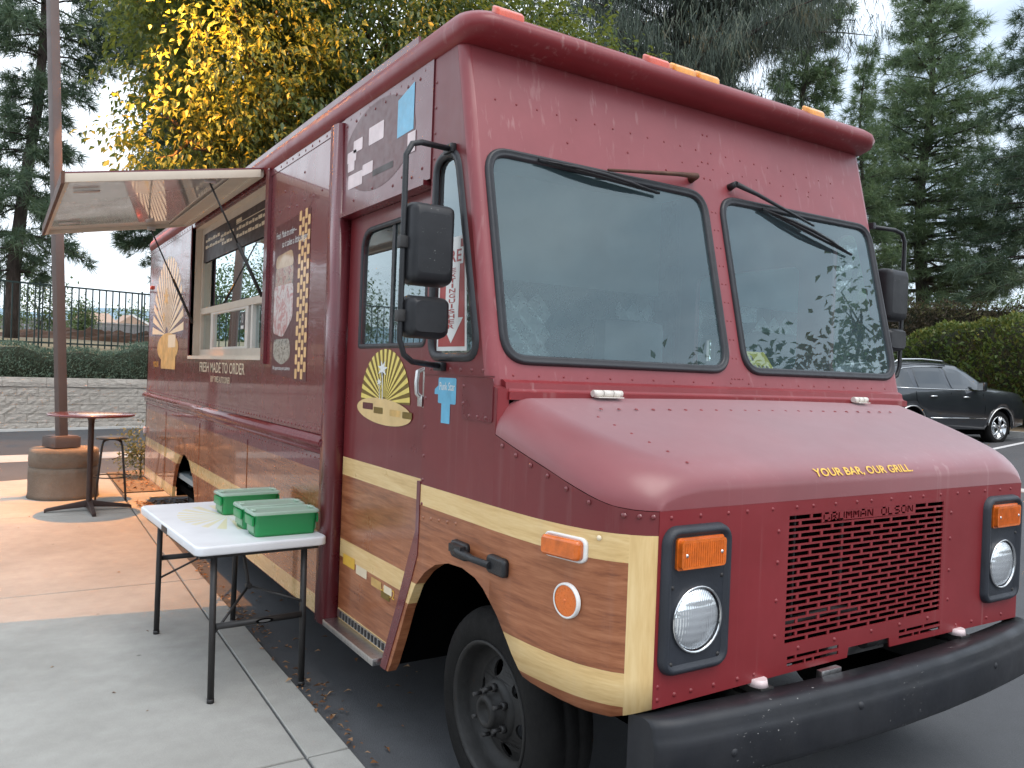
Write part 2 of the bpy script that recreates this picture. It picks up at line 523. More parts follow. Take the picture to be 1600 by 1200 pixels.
M['glass_front'] = glass_mat('dusty_sky_tinted_windscreen', (0.86, 0.96, 0.96), 0.085, (0.33, 0.52, 0.58), 1.55, 1.95, 0.006)  # teal dust film also carries the sky's blue reflection as colour
M['glass_side'] = glass_mat('side_window_glass', (0.80, 0.88, 0.88), 0.03, (0.4, 0.45, 0.45), 1.6, 2.2, 0.005)
M['glass_serve'] = glass_mat('service_window_glass', (0.72, 0.76, 0.76), 0.02, (0.5, 0.5, 0.5), 1.7, 2.6, 0.004)
M['seat'] = mat('black_vinyl_seat', (0.022, 0.022, 0.025), 0.5, 0, 0.2, 9, 0.2, 60)

def paint_blotch(name, cols, scale=14, rough=0.35):
    g = G(name)
    nz = g.noise(g.coord((1, 1, 1)), scale, 5, 0.7, 0.8)
    n = len(cols)
    return g.fin(g.pbsdf(g.ramp(nz, [(0.28 + 0.46 * i / (n - 1), c) for i, c in enumerate(cols)]), rough, 0, 0.6, 0.08))
M['photo_a'] = paint_blotch('printed_food_photo', [(0.05, 0.02, 0.02), (0.30, 0.06, 0.05), (0.45, 0.30, 0.22), (0.10, 0.08, 0.07), (0.6, 0.5, 0.42)], 26)
M['photo_b'] = paint_blotch('printed_wrapper_photo', [(0.40, 0.18, 0.17), (0.62, 0.56, 0.54), (0.45, 0.13, 0.12), (0.7, 0.68, 0.66)], 12)
M['photo_c'] = paint_blotch('printed_skillet_photo', [(0.03, 0.02, 0.015), (0.10, 0.06, 0.05), (0.45, 0.40, 0.34), (0.04, 0.03, 0.03), (0.30, 0.12, 0.08)], 22)
M['bun'] = paint_blotch('printed_bun_photo', [(0.42, 0.24, 0.12), (0.58, 0.40, 0.24)], 20)
M['tan'] = mat('printed_tan_brick', (0.78, 0.46, 0.20), 0.35, 0, 0.15, 12, 0, 60, 0.5)

# ------------------------------------------------------------------ the truck
XW, XE = 1.5, 4.04            # kerb side wall, far wall
YB, YR = 2.456, 10.45         # rear of the fender, tail
ZT = 2.945
def yw(z): return 2.50 + 0.235 * (z - 1.62)     # plane of the windscreen wall
truck = wthing('food_truck', 'maroon step van food truck with wood print sides and open serving awning', 'food truck', TR)

def side_map(x): return lambda u, v: (x, u, v)
riv_side = MB(); riv_front = MB()
NL = Vector((-1, 0, 0)); NF = Vector((0, -1, 0)); NW = Vector((0, -1, 0.235)).normalized()

# rear side wall
def rear_side(x, xb, holes, mtl, name):
    arch = [(8.62, 0.30), (8.58, 0.45), (8.47, 0.62), (8.28, 0.745), (8.06, 0.785), (7.84, 0.745), (7.65, 0.62), (7.54, 0.45), (7.50, 0.30)]
    outer = [(YR, 0.285), (YR, 2.96), (4.19, 2.96), (4.19, 0.30)] + arch[::-1]
    mb = MB()
    mb.plate(outer, holes, side_map(x), side_map(xb))
    return mb.build(name, mtl, truck)
win_hole = [(8.0, 1.715), (8.0, 2.90), (5.50, 2.90), (5.50, 1.715)]
rear_side(XW, XW + 0.03, [win_hole], M['side'], 'side_panel')
rear_side(XE, XE - 0.03, [], M['side'], 'side_panel')
# vertical seams of the lower rear panels: thin overlapping cover strips
for y in (9.09, 7.42, 5.81):
    mb = MB(); mb.span(XW - 0.004, XW + 0.002, y - 0.011, y + 0.011, 0.30 if y != 7.42 else 0.32, 1.125)
    mb.build('seam_strip', M['side'], truck)
mb = MB(); mb.span(XW, XE, YR - 0.03, YR, 0.30, ZT); mb.build('rear_wall', M['side'], truck)
mb = MB(); mb.span(XW + 0.05, XE - 0.05, YR + 0.002, YR + 0.16, 0.30, 0.40); mb.build('rear_bumper', M['alu'], truck, 0.01)
# tail marker
mb = MB(); mb.span(XW - 0.022, XW, 10.22, 10.32, 2.49, 2.53); mb.build('marker_lamp', M['redlens'], truck, 0.006)
mb = MB(); mb.span(XW - 0.03, XW, 10.34, 10.42, 0.80, 0.87); mb.build('tail_lamp', M['pinkvinyl'], truck, 0.008)

# belt rails
mb = MB()
prof = [(XW + 0.002, 1.283), (XW - 0.022, 1.277), (XW - 0.040, 1.262), (XW - 0.046, 1.243), (XW - 0.040, 1.224), (XW - 0.020, 1.213),
        (XW - 0.016, 1.206), (XW - 0.022, 1.196), (XW - 0.020, 1.184), (XW - 0.004, 1.176), (XW + 0.002, 1.176)]
mb.loft([[(x, y, z) for x, z in prof] for y in (4.19, YR + 0.02)], True, True, True)
mb.build('belt_rail', M['side'], truck)
mb = MB(); mb.dome((XW - 0.012, 4.192, 1.238), (-0.4, -1, 0), 0.034, 10); mb.build('rail_end_cap', M['maroon'], truck)
mb = MB(); mb.span(XW - 0.004, XW + 0.001, 4.19, YR, 1.286, 1.335); mb.build('rivet_strip', M['side'], truck)
for k in range(88):
    y = 4.23 + 0.0708 * k
    riv_side.dome((XW - 0.004, y, 1.309), NL, 0.008, 6)
    riv_side.dome((XW, y, 1.150), NL, 0.007, 6)
for k in range(60):
    y = 3.12 + 0.122 * k
    if y < YR: riv_side.dome((XW - 0.002, y, 2.925), NL, 0.010, 6)
for y, z in ((5.36, 2.62), (5.20, 2.64), (5.0, 2.63), (4.85, 2.62), (4.7, 2.63), (4.55, 2.63), (4.40, 2.64), (4.28, 2.64), (5.1, 2.75), (4.72, 2.80), (6.2, 1.30)):
    riv_side.dome((XW, y, z), NL, 0.009, 6)

# door post, header, door
mb = MB()
prof = [(XW + 0.03, 4.205), (XW - 0.018, 4.205), (XW - 0.036, 4.185), (XW - 0.040, 4.13), (XW - 0.032, 4.08), (XW - 0.01, 4.062), (XW + 0.06, 4.058), (XW + 0.06, 4.205)]
mb.loft([[(x, y, z) for x, y in prof] for z in (0.30, 2.93)], True, True, True)
mb.build('door_post', M['maroon'], truck)
mb = MB(); mb.plate([(4.056, 2.452), (4.056, 2.96), (3.04, 2.96), (3.04, 2.452)], [], side_map(XW - 0.006), side_map(XW + 0.03))
mb.span(XW - 0.022, XW + 0.05, 3.07, 4.056, 2.43, 2.4515)
mb.build('door_header', M['maroon'], truck)
for y, z in [(4.02 - 0.122 * k, 2.90) for k in range(8)] + [(3.42 - 0.1 * k, 2.49 + 0.02 * (k % 2)) for k in range(4)] + [(3.90, 2.50), (3.66, 2.52)]:
    riv_side.dome((XW - 0.006, y, z), NL, 0.009, 6)
DX = XW + 0.045
dwin = rpoly([(3.885, 1.764), (3.885, 2.345), (3.135, 2.345), (3.135, 1.764)], [0.015, 0.11, 0.04, 0.04], 5)
mb = MB()
mb.plate([(4.054, 0.335), (4.054, 2.428), (3.062, 2.428), (3.060, 0.98), (3.122, 0.85), (3.222, 0.62), (3.357, 0.335)], [dwin], side_map(DX), side_map(DX + 0.03))
door = mb.build('door', M['door'], truck)
mb = MB(); gasket(mb, dwin, [(0.012, 0.0), (0.010, -0.006), (-0.010, -0.006), (-0.012, 0.0)], lambda u, v, h: (DX + h + 0.002, u, v))
mb.build('window_seal', M['rubber'], door)
mb = MB(); mb.plate(dwin, [], side_map(DX + 0.012)); mb.build('door_glass', M['glass_side'], door)
mb = MB(); mb.span(DX + 0.006, DX + 0.011, 3.50, 3.53, 1.77, 2.34); mb.build('window_divider', M['rubber'], door)
# recessed handle, bright pull and plate
mb = MB(); mb.span(DX - 0.004, DX + 0.001, 3.072, 3.135, 1.495, 1.668); hp = mb.build('handle_plate', M['alu'], door, 0.002)
mb = MB()
mb.tube([(DX - 0.004, 3.128, 1.66), (DX - 0.035, 3.122, 1.648), (DX - 0.042, 3.118, 1.60), (DX - 0.040, 3.115, 1.555), (DX - 0.012, 3.112, 1.53)], [0.010, 0.011, 0.010, 0.010, 0.012], 8)
mb.span(DX - 0.030, DX - 0.004, 3.085, 3.130, 1.50, 1.545)
mb.build('door_handle', M['alu'], door, 0.003)
mb = MB(); mb.span(DX - 0.006, DX, 3.40, 4.05, 0.345, 0.386); mb.build('kick_strip', M['alu'], door)
mb = MB()
for k in range(14): mb.span(DX - 0.010, DX - 0.0062, 3.44 + 0.042 * k, 3.458 + 0.042 * k, 0.350, 0.381)
mb.build('tread_ribs', M['steelblack'], door)['kind'] = 'stuff'
mb = MB(); mb.span(XW - 0.032, XW + 0.20, 3.40, 4.07, 0.300, 0.333); mb.build('step_sill', M['alu'], truck, 0.004)

# front quarter with the vent window
vwin = rpoly([(2.985, 1.712), (2.992, 2.515), (2.815, 2.530), (2.594, 1.712)], [0.07, 0.07, 0.09, 0.09], 6)
qo = [(2.456, 0.842), (2.50, 0.872), (2.56, 0.897), (2.66, 0.912), (2.771, 0.905), (2.88, 0.875), (2.97, 0.825), (3.058, 0.748), (3.13, 0.63), (3.202, 0.476), (3.27, 0.345), (3.30, 0.305), (3.375, 0.305),
      (3.222, 0.62), (3.120, 0.85), (3.056, 0.98), (3.036, 1.15), (3.036, 2.96), (yw(ZT) + 0.04, 2.96), (yw(1.62) + 0.04, 1.62), (YB, 1.60)]
mb = MB(); mb.plate(qo, [vwin], side_map(XW), side_map(XW + 0.042)); mb.build('quarter_panel', M['quarter'], truck)
mb = MB(); gasket(mb, vwin, [(0.016, 0.004), (0.014, -0.010), (-0.006, -0.014), (-0.018, -0.006), (-0.020, 0.0)], lambda u, v, h: (XW + h, u, v)); mb.build('vent_window_seal', M['rubber'], truck)
mb = MB(); mb.plate(vwin, [], side_map(XW + 0.010)); mb.build('vent_window_glass', M['glass_side'], truck)
for z in [1.69 + 0.105 * k for k in range(12)]:
    riv_side.dome((XW, 3.052 if z < 0 else 3.018, z), NL, 0.008, 6)
for y in [2.98 - 0.085 * k for k in range(6)]: riv_side.dome((XW, y, 1.662), NL, 0.009, 6)
for z in (1.1, 1.2, 1.3, 1.42, 1.54): riv_side.dome((XW, 3.018, z), NL, 0.008, 6)
for k in range(5): riv_side.dome((XW, 3.0 - 0.07 * k, 1.045 + 0.006 * k), NL, 0.008, 6)
for z in (0.93, 0.80, 0.68, 0.58, 0.48): riv_side.dome((XW, 3.075 + (0.93 - z) * 0.48, z), NL, 0.007, 6)
# pressed edge strip down the door opening
mb = MB(); mb.plate([(3.064, 1.19), (3.064, 0.98), (3.126, 0.85), (3.226, 0.62), (3.378, 0.305), (3.318, 0.305), (3.190, 0.56), (3.092, 0.76), (3.040, 0.88), (3.034, 0.98), (3.034, 1.19)], [], side_map(XW - 0.004), side_map(XW + 0.04)); mb.build('door_edge', M['maroon'], truck)
# raised access cover on the quarter
mb = MB(); mb.plate(rrect(2.475, 1.475, 2.70, 1.635, 0.012), [], side_map(XW - 0.004), side_map(XW)); mb.build('access_cover', M['maroon'], truck)
for y, z in ((2.69, 1.60), (2.69, 1.535), (2.64, 1.49), (2.58, 1.49), (2.52, 1.49)): riv_side.dome((XW - 0.004, y, z), NL, 0.008, 6)
mb = MB(); mb.span(XW - 0.003, XW, 2.47, 3.03, 1.637, 1.643); mb.build('seam_strip', M['maroon'], truck)

# fender and hood
PL = [(2.46, 1.500), (2.30, 1.503), (2.18, 1.510), (2.07, 1.525), (1.99, 1.545), (1.93, 1.567), (1.88, 1.597), (1.845, 1.628), (1.82, 1.658), (1.803, 1.692)]
def lin(tab, t):
    if t >= tab[0][0]: return tab[0][1]
    for (a, b), (c, d) in zip(tab, tab[1:]):
        if t >= c: return b + (d - b) * (a - t) / (a - c)
    return tab[-1][1]
CX = 2.77
SEAM = [(2.46, 1.437), (2.14, 1.347), (1.96, 1.283), (1.90, 1.264), (1.85, 1.257), (1.80, 1.254)]
BOT = [(2.456, 0.842), (2.40, 0.80), (2.335, 0.734), (2.28, 0.675), (2.235, 0.642), (2.19, 0.636), (2.05, 0.626), (1.95, 0.621), (1.88, 0.622), (1.84, 0.635), (1.80, 0.655)]
def fender(sgn, name):
    ys = [2.456, 2.43, 2.40, 2.37, 2.335, 2.30, 2.26, 2.235, 2.19, 2.12, 2.05, 1.99, 1.95, 1.91, 1.88, 1.862, 1.845, 1.83, 1.82, 1.81, 1.803]
    mb = MB(); mb.smooth = True
    cols = []
    for y in ys:
        x = lin(PL, y); x = x if sgn > 0 else 2 * CX - x
        zt = lin(SEAM, y) - 0.002; zb = lin(BOT, y)
        cols.append([mb.vert((x, y, zb + (zt - zb) * k / 6)) for k in range(7)] + [mb.vert((x + sgn * 0.03, y + 0.012, zb))])
    for a, b in zip(cols, cols[1:]):
        for k in range(6): mb.face((a[k], b[k], b[k + 1], a[k + 1]))
        mb.face((a[0], a[7], b[7], b[0]), False)
    return mb.build(name, M['fender'], truck)
fender(1, 'fender'); fender(-1, 'fender')
def hood_top(y):
    if y >= 1.94: return 1.413 + 0.31 * (min(y, 2.45) - 1.94)
    if y < 1.7999: return 1.2555
    # rolled front edge: bezier (1.80,1.302) (1.80,1.3696) (1.94,1.413)
    t = math.sqrt(max(0, (y - 1.80) / 0.14))
    return 1.302 * (1 - t) ** 2 + 2 * 1.3696 * t * (1 - t) + 1.413 * t * t
def hood_rows():
    ys = [2.455, 2.40, 2.32, 2.24, 2.16, 2.08, 2.02, 1.97, 1.94]
    for k in range(1, 13):
        t = 1 - k / 12; ys.append(1.80 + 0.14 * t * t)
    return ys + [1.7995]
mb = MB(); mb.smooth = True
rows = []
for y in hood_rows():
    zt = hood_top(y); zs = min(lin(SEAM, y), zt - 0.0005)
    x0 = lin(PL, y) + 0.001; rx = 0.135 + 0.09 * min(1, max(0, (2.45 - y) / 0.5)); rz = zt - zs
    row = []
    for k in range(11):
        a = math.pi / 2 * k / 10
        row.append((x0 + rx * (1 - math.cos(a) ** 1.0), y, zs + rz * math.sin(a) ** 1.0))
    for k in range(1, 12):
        t = k / 12
        xa = x0 + rx
        row.append((xa + (2 * CX - 2 * xa) * t, y, zt + 0.010 * math.sin(math.pi * t) * min(1, max(0, (y - 1.85) / 0.2))))
    row += [(2 * CX - p[0], p[1], p[2]) for p in row[:11]][::-1]
    rows.append([mb.vert(p) for p in row])
for a, b in zip(rows, rows[1:]):
    for k in range(len(a) - 1): mb.face((a[k], a[k + 1], b[k + 1], b[k]))
mb.build('hood', M['hood'], truck)
for t in (0.06, 0.2, 0.34, 0.48, 0.62, 0.76, 0.92):
    y = 2.44 - t * 0.62
    riv_side.dome((lin(PL, y) - 0.002, y, lin(SEAM, y) - 0.022), NL, 0.009, 7)
for y in (1.868, 1.835, 1.812): riv_side.dome((lin(PL, y) - 0.002, y - 0.004, 1.237), (-1, -0.7, 0), 0.009, 7)
# rivets on the hood
for k in range(22):
    x = 1.86 + 0.085 * k
    riv_front.dome((x, 2.31, hood_top(2.31) + 0.008), (0, -0.3, 1), 0.008, 6)
for t in range(6):
    y = 2.25 - 0.075 * t
    riv_front.dome((1.80 + 0.014 * t, y, hood_top(y) + 0.0015), (-0.1, -0.3, 1), 0.006, 6)

# hood hinges
for x0, x1 in ((1.91, 2.055), (3.52, 3.63)):
    mb = MB()
    a = x0
    for k in range(3):
        w = (x1 - x0) / 3
        mb.cyl((a + 0.002, 2.428, 1.590), (a + w - 0.002, 2.428, 1.590), 0.0135, None, 12)
        a += w
    mb.span(x0 + 0.01, x1 - 0.01, 2.40, 2.428, 1.574, 1.578)
    mb.build('hood_hinge', M['whiteframe'], truck)

# front sheet with grille opening
FY = 1.80
def fmap(y): return lambda u, v: (u, y, v)
GX0, GX1, GZ0, GZ1 = 2.287, 3.232, 0.762, 1.207
fo = [(1.692, 0.655), (2.30, 0.662), (2.638, 0.664), (2.645, 0.700), (2.895, 0.700), (2.90, 0.664), (3.24, 0.662), (3.848, 0.655), (3.848, 1.256), (1.692, 1.256)]
slit = []
for xa in (2.30, 2.955):
    for r in range(2):
        z0 = 0.684 + 0.022 * r
        ed = [0, 0.10, 0.145, 0.29] if (r == 0) else [0, 0.05, 0.17, 0.29]
        for i in range(3): slit.append([(xa + ed[i] + 0.004, z0), (xa + ed[i + 1] - 0.004, z0), (xa + ed[i + 1] - 0.004, z0 + 0.013), (xa + ed[i] + 0.004, z0 + 0.013)])
mb = MB()
mb.plate(fo, [[(GX0, GZ0), (GX1, GZ0), (GX1, GZ1), (GX0, GZ1)]] + slit, fmap(FY), fmap(FY + 0.006))
mb.build('front_panel', M['front'], truck)
# punched grille: bars and webs butted together, lettering cut through the top rows
mb = MB()
NR = 21; pitch = (GZ1 - GZ0) / NR; bar = 0.0068
TX0, TX1 = 2.462, 3.036
def strip(x0, x1, z0, z1): mb.span(x0, x1, FY + 0.0005, FY + 0.005, z0, z1)
for r in range(NR + 1):
    zc = GZ0 + pitch * r
    z0 = max(GZ0, zc - bar / 2); z1 = min(GZ1, zc + bar / 2)
    if r == NR:
        strip(GX0, TX0, z0, z1); strip(TX1, GX1, z0, z1)
    elif r == NR - 1:
        strip(GX0, TX0, z0, z1); strip(TX1, GX1, z0, z1)
    else:
        strip(GX0, GX1, z0, z1)
for r in range(NR):
    z0 = GZ0 + pitch * r + bar / 2; z1 = GZ0 + pitch * (r + 1) - bar / 2
    step = (GX1 - GX0) / 8
    x = GX0 + (step * (0.5 if r % 2 else 1.0))
    while x < GX1 - 0.02:
        w = 0.0065
        if not (r >= NR - 2 and TX0 - 0.02 < x < TX1 + 0.02): strip(x - w, x + w, z0, z1)
        x += step
grille = mb.build('grille', M['front'], truck)
GLYPH = {'G': [(0, .16, 0, .84), (.12, 1, .95, 1), (.12, 0, .88, 0), (1, .14, 1, .42)],
         'R': [(0, 0, 0, .84), (.12, 1, .85, 1), (1, .62, 1, .88), (.25, .5, .85, .5), (.62, .34, 1, 0)],
         'U': [(0, .14, 0, 1), (1, .14, 1, 1), (.14, 0, .86, 0)],
         'M': [(0, 0, 0, 1), (1, 0, 1, 1), (.27, .92, .43, .34), (.73, .92, .57, .34)],
         'A': [(0, 0, 0, .84), (1, 0, 1, .84), (.14, 1, .86, 1), (.18, .42, .82, .42)],
         'N': [(0, 0, 0, 1), (1, 0, 1, 1), (.2, .92, .8, .08)],
         'O': [(0, .14, 0, .86), (1, .14, 1, .86), (.14, 1, .86, 1), (.14, 0, .86, 0)],
         'L': [(0, .14, 0, 1), (.0, 0, .9, 0)],
         'S': [(.12, 1, 1, 1), (0, .62, 0, .88), (.1, .5, .9, .5), (1, .12, 1, .38), (0, 0, .88, 0)]}
def letter_plate(body, px0, px1, pz0, pz1, y):
    """sheet with stencil letters cut through it as separate slots"""
    n = len(body); cw = (px1 - px0 - 0.02) / n; x = px0 + 0.012; hh = pz1 - pz0
    holes = []; th = 0.0040
    for ch in body:
        for a0, b0_, a1, b1_ in GLYPH.get(ch, []):
            w = cw * 0.68; z0 = pz0 + 0.007; hz_ = hh - 0.013
            p = Vector((x + a0 * w, z0 + b0_ * hz_)); q = Vector((x + a1 * w, z0 + b1_ * hz_))
            d = (q - p).normalized(); nn = Vector((-d.y, d.x)) * th * (1.0 if abs(d.x) < 0.5 else 0.85)
            holes.append([tuple(p - nn), tuple(q - nn), tuple(q + nn), tuple(p + nn)])
        x += cw
    m2 = MB()
    m2.plate([(px0, pz0), (px1, pz0), (px1, pz1), (px0, pz1)], holes, fmap(y), fmap(y + 0.004))
    return m2
zt0 = GZ0 + pitch * (NR - 2) + bar / 2 + 0.0002
letter_plate('GRUMMAN OLSON', TX0, TX1, zt0, GZ1, FY + 0.0007).build('grille_lettering', M['front'], truck)
mb = MB(); mb.span(2.0, 3.75, 1.90, 1.96, 0.64, 1.24)
for k in range(19): mb.span(2.24 + 0.066 * k, 2.252 + 0.066 * k, 1.885, 1.90, 0.71, 1.23)
mb.build('radiator', M['dark'], truck)
mb = MB(); mb.tube([(2.3, 1.87, 0.80), (2.6, 1.86, 0.83), (2.8, 1.87, 0.80)], 0.016, 8); mb.span(2.39, 2.40, 1.86, 1.87, 0.76, 1.2); mb.span(2.66, 2.672, 1.86, 1.87, 0.76, 1.2); mb.build('radiator_brace', M['steelblack'], truck)
mb = MB(); mb.span(1.72, 3.82, 1.86, 2.44, 1.20, 1.235); mb.build('engine_bay', M['dark'], truck)
# rivets of the front sheet
for k in range(20):
    x = 1.74 + 0.112 * k + 0.012 * ((k * 7) % 3)
    riv_front.dome((x, FY, 1.232), NF, 0.0072, 7)
for z in (0.80, 0.92, 1.05, 1.155):
    riv_front.dome((2.235, FY, z), NF, 0.008, 7); riv_front.dome((3.29, FY, z), NF, 0.008, 7)
for x in (1.78, 1.85, 1.95, 2.06, 2.14, 3.36, 3.48, 3.60, 3.72): riv_front.dome((x, FY, 0.685), NF, 0.008, 7)
for x in (2.36, 2.56, 2.78, 2.96, 3.15): riv_front.dome((x, FY, 0.742), NF, 0.008, 7)
for z in (0.72, 0.68): riv_front.dome((1.71, FY + 0.001, z), NF, 0.008, 7)
# slogan painted on the rolled hood edge
def hood_pt(x, zz):
    lo, hi = 1.80, 1.94
    for _ in range(30):
        m = (lo + hi) / 2
        if hood_top(m) < zz: lo = m
        else: hi = m
    return Vector((x, lo, zz))
mb = MB(); text_on(mb, 'YOUR BAR, OUR GRILL.', lambda u, v: hood_pt(2.427 + u, 1.326 + v * 0.031 / 0.036) + Vector((0, -0.0022, 0.0016)), 0.59, 0.036, 0.022, 0.0, 1.05)
mb.build('slogan_lettering', M['goldtext'], truck, recalc=False)

# headlamp panels
for sx in (1, -1):
    def fx(x): return x if sx > 0 else 2 * CX - 0.01 - x
    x0, x1 = sorted((fx(1.703), fx(1.994)))
    ol = rrect(x0, 0.748, x1, 1.207, 0.055, 6)
    mb = MB()
    rings = [[(u, FY + 0.0, v) for u, v in offs(ol, 0.0)], [(u, FY - 0.016, v) for u, v in offs(ol, 0.004)], [(u, FY - 0.026, v) for u, v in offs(ol, 0.014)],
             [(u, FY - 0.024, v) for u, v in offs(ol, 0.024)], [(u, FY - 0.012, v) for u, v in offs(ol, 0.032)]]
    mb.loft(rings, True, False, True)
    hc = ((x0 + x1) / 2 + 0.001, 0.913)
    circ = [(hc[0] + 0.103 * math.cos(2 * math.pi * k / 32), hc[1] + 0.103 * math.sin(2 * math.pi * k / 32)) for k in range(32)]
    mb.plate(offs(ol, 0.032), [circ], fmap(FY - 0.012), None)
    mb.lathe([(0.103, 0.012), (0.103, -0.02)], (hc[0], FY, hc[1]), (0, -1, 0), 32)
    pan = mb.build('headlamp_panel', M['bezel'], truck)
    mb = MB(); mb.lathe([(0.103, 0.004), (0.106, 0.012), (0.102, 0.017), (0.098, 0.012)], (hc[0], FY - 0.006, hc[1]), (0, -1, 0), 36); hr = mb.build('headlight_ring', M['chrome'], pan)
    g = None
    mb = MB(); mb.lathe([(0.0985, -0.002), (0.09, 0.008), (0.07, 0.016), (0.045, 0.021), (0.02, 0.0235), (0.001, 0.024)], (hc[0], FY - 0.008, hc[1]), (0, -1, 0), 36)
    if 'headglass' not in M:
        g = G('ribbed_headlight_glass'); co = g.coord()
        sp = g.n('ShaderNodeSeparateXYZ'); g.l(co, sp.inputs[0])
        w = g.math('SINE', g.math('MULTIPLY', sp.outputs[0], 700.0))
        w2 = g.math('SINE', g.math('MULTIPLY', sp.outputs[2], 260.0))
        h = g.math('ADD', w, g.math('MULTIPLY', w2, 0.5))
        nm = g.bump(h, 0.35, 0.002)
        M['headglass'] = g.fin(g.pbsdf((0.82, 0.85, 0.88), 0.12, 0.75, 1.0, 0.03, 1.5, nm))
    mb.build('headlight', M['headglass'], pan)
    sx0, sx1 = hc[0] - 0.094, hc[0] + 0.096
    mb = MB(); mb.plate(rrect(sx0 - 0.006, 1.072, sx1 + 0.006, 1.172, 0.012), [], fmap(FY - 0.020), fmap(FY - 0.010)); mb.build('signal_base', M['orange'], pan)
    mb = MB(); mb.plate(rrect(sx0, 1.078, sx1, 1.166, 0.012), [], fmap(FY - 0.036), fmap(FY - 0.0202))
    for k in range(18): mb.span(sx0 + 0.012 + k * 0.0095, sx0 + 0.015 + k * 0.0095, FY - 0.0375, FY - 0.0358, 1.086, 1.158)
    mb.build('turn_signal', M['orange'], pan)
    mb = MB()
    for x, z in ((x1 - 0.045, 1.178), (x0 + 0.045, 1.178), (x0 + 0.04, 1.02), (x1 - 0.04, 1.04), (x0 + 0.045, 0.785), (x1 - 0.045, 0.79)): mb.dome((x, FY - 0.0125, z), NF, 0.0075, 8)
    mb.build('panel_screws', M['steelblack'], pan)['kind'] = 'stuff'
    for x, z in ((sx0 + 0.02, 1.12), (sx1 - 0.02, 1.122)):
        mb = MB(); mb.dome((x, FY - 0.0365, z), NF, 0.0065, 8); mb.build('lens_screw', M['alu'], pan)

# windscreen wall with rounded corners
def wmap(h):
    return lambda u, v: (u, yw(v) - h * 0.973, v + h * 0.229)
lw = rrect(1.556, 1.690, 2.752, 2.532, 0.10, 7)
rw = rrect(2.834, 1.690, 4.0, 2.540, 0.10, 7)
lw_ = rpoly([(1.556, 1.690), (2.756, 1.690), (2.748, 2.528), (1.556, 2.532)], 0.115, 8)
rw_ = rpoly([(2.840, 1.690), (4.012, 1.694), (4.006, 2.538), (2.834, 2.530)], 0.115, 8)
mb = MB()
mb.plate([(1.54, 1.60), (4.0, 1.60), (4.0, ZT), (1.54, ZT)], [offs(lw_, 0.012), offs(rw_, 0.012)], wmap(0.0), wmap(-0.02))
for sgn, xc in ((1, 1.54), (-1, 4.0)):
    rings = []
    for z in (1.44, 1.62, 2.0, 2.5, ZT):
        yy = yw(max(z, 1.60))
        rings.append([(xc - sgn * 0.04 * math.sin(rad(a)), yy + 0.04 - 0.04 * math.cos(rad(a)), z) for a in (0, 15, 30, 45, 60, 75, 90)])
    mb.loft(rings, False, False, True)
mb.build('windscreen_wall', M['upper'], truck)
gp = [(0.034, -0.006), (0.032, 0.008), (0.024, 0.013), (0.016, 0.009), (0.012, 0.015), (0.003, 0.014), (-0.002, 0.006), (-0.003, 0.0)]
for ol in (lw_, rw_):
    mb = MB(); gasket(mb, ol, gp, lambda u, v, h: wmap(h)(u, v)); sl = mb.build('windscreen_seal', M['rubber'], truck)
    mb = MB(); mb.plate(offs(ol, 0.02), [], wmap(-0.002)); mb.build('windscreen', M['glass_front'], truck)
def wdome(x, z, r=0.008): r *= 0.68; riv_front.dome(wmap(0)(x, z), NW, r, 6)
for z in [1.76 + 0.085 * k for k in range(9)]: wdome(2.782, z, 0.007); wdome(2.806, z, 0.007)
for x in [1.6 + 0.115 * k for k in range(21)]: wdome(x, 1.648, 0.008)
for x in (2.76, 2.80, 2.83, 2.78, 2.81): wdome(x, 1.668, 0.007)
for x in [1.63 + 0.1 * k for k in range(22)]: wdome(x, 2.735, 0.008)
for x in [2.63 + 0.1 * k for k in range(12)]: wdome(x, 2.655, 0.007)
for x, z in ((2.30, 2.64), (3.52, 2.63), (3.0, 2.60), (2.52, 2.60), (2.76, 2.60), (2.80, 2.60), (2.76, 2.68), (2.80, 2.68), (2.79, 2.82), (2.82, 2.82), (1.97, 2.62), (3.3, 2.60)): wdome(x, z, 0.009)
# cowl between windscreen and hood
mb = MB()
cw = [(2.52, 1.632), (2.488, 1.632), (2.470, 1.622), (2.466, 1.600), (2.458, 1.592), (2.440, 1.588), (2.440, 1.560), (2.52, 1.560)]
mb.loft([[(x, y, z) for y, z in cw] for x in (1.545, 3.995)], True, True, False)
mb.build('cowl', M['front'], truck)
mb = MB()
mb.loft([[(1.505, 2.455, z) for z in (1.44, 1.60)], [(1.522, 2.446, z) for z in (1.44, 1.60)], [(1.55, 2.450, z) for z in (1.44, 1.60)]], False, False, True)
mb.build('hood_corner', M['front'], truck)
mb = MB(); mb.span(1.55, 4.0, 2.50, 2.53, 1.05, 1.60); mb.build('firewall', M['dark'], truck)

# roof cap: rolled edge all round
def ring(os_, of, z, r):
    x0, x1, y0, y1 = XW - os_, XE + os_, 2.785 - of + 0.03, YR + 0.01
    return [(x, y, z) for x, y in rrect(x0, y0, x1, y1, r, 7)]
mb = MB()
pr = [(-0.004, -0.004, 2.944, 0.05), (0.010, 0.050, 2.950, 0.07), (0.026, 0.110, 2.968, 0.11), (0.035, 0.135, 3.000, 0.13), (0.028, 0.125, 3.030, 0.13), (0.013, 0.090, 3.056, 0.12),
      (-0.022, 0.015, 3.082, 0.12), (-0.07, -0.10, 3.100, 0.14), (-0.40, -0.60, 3.130, 0.3), (-1.0, -1.5, 3.145, 0.25)]
mb.loft([ring(*p) for p in pr], True, True, True)
mb.build('roof', M['front'], truck)
mb = MB(); mb.span(XW + 0.018, XW + 0.030, 3.25, YR, 3.075, 3.118); mb.build('drip_rail', M['maroon'], truck)
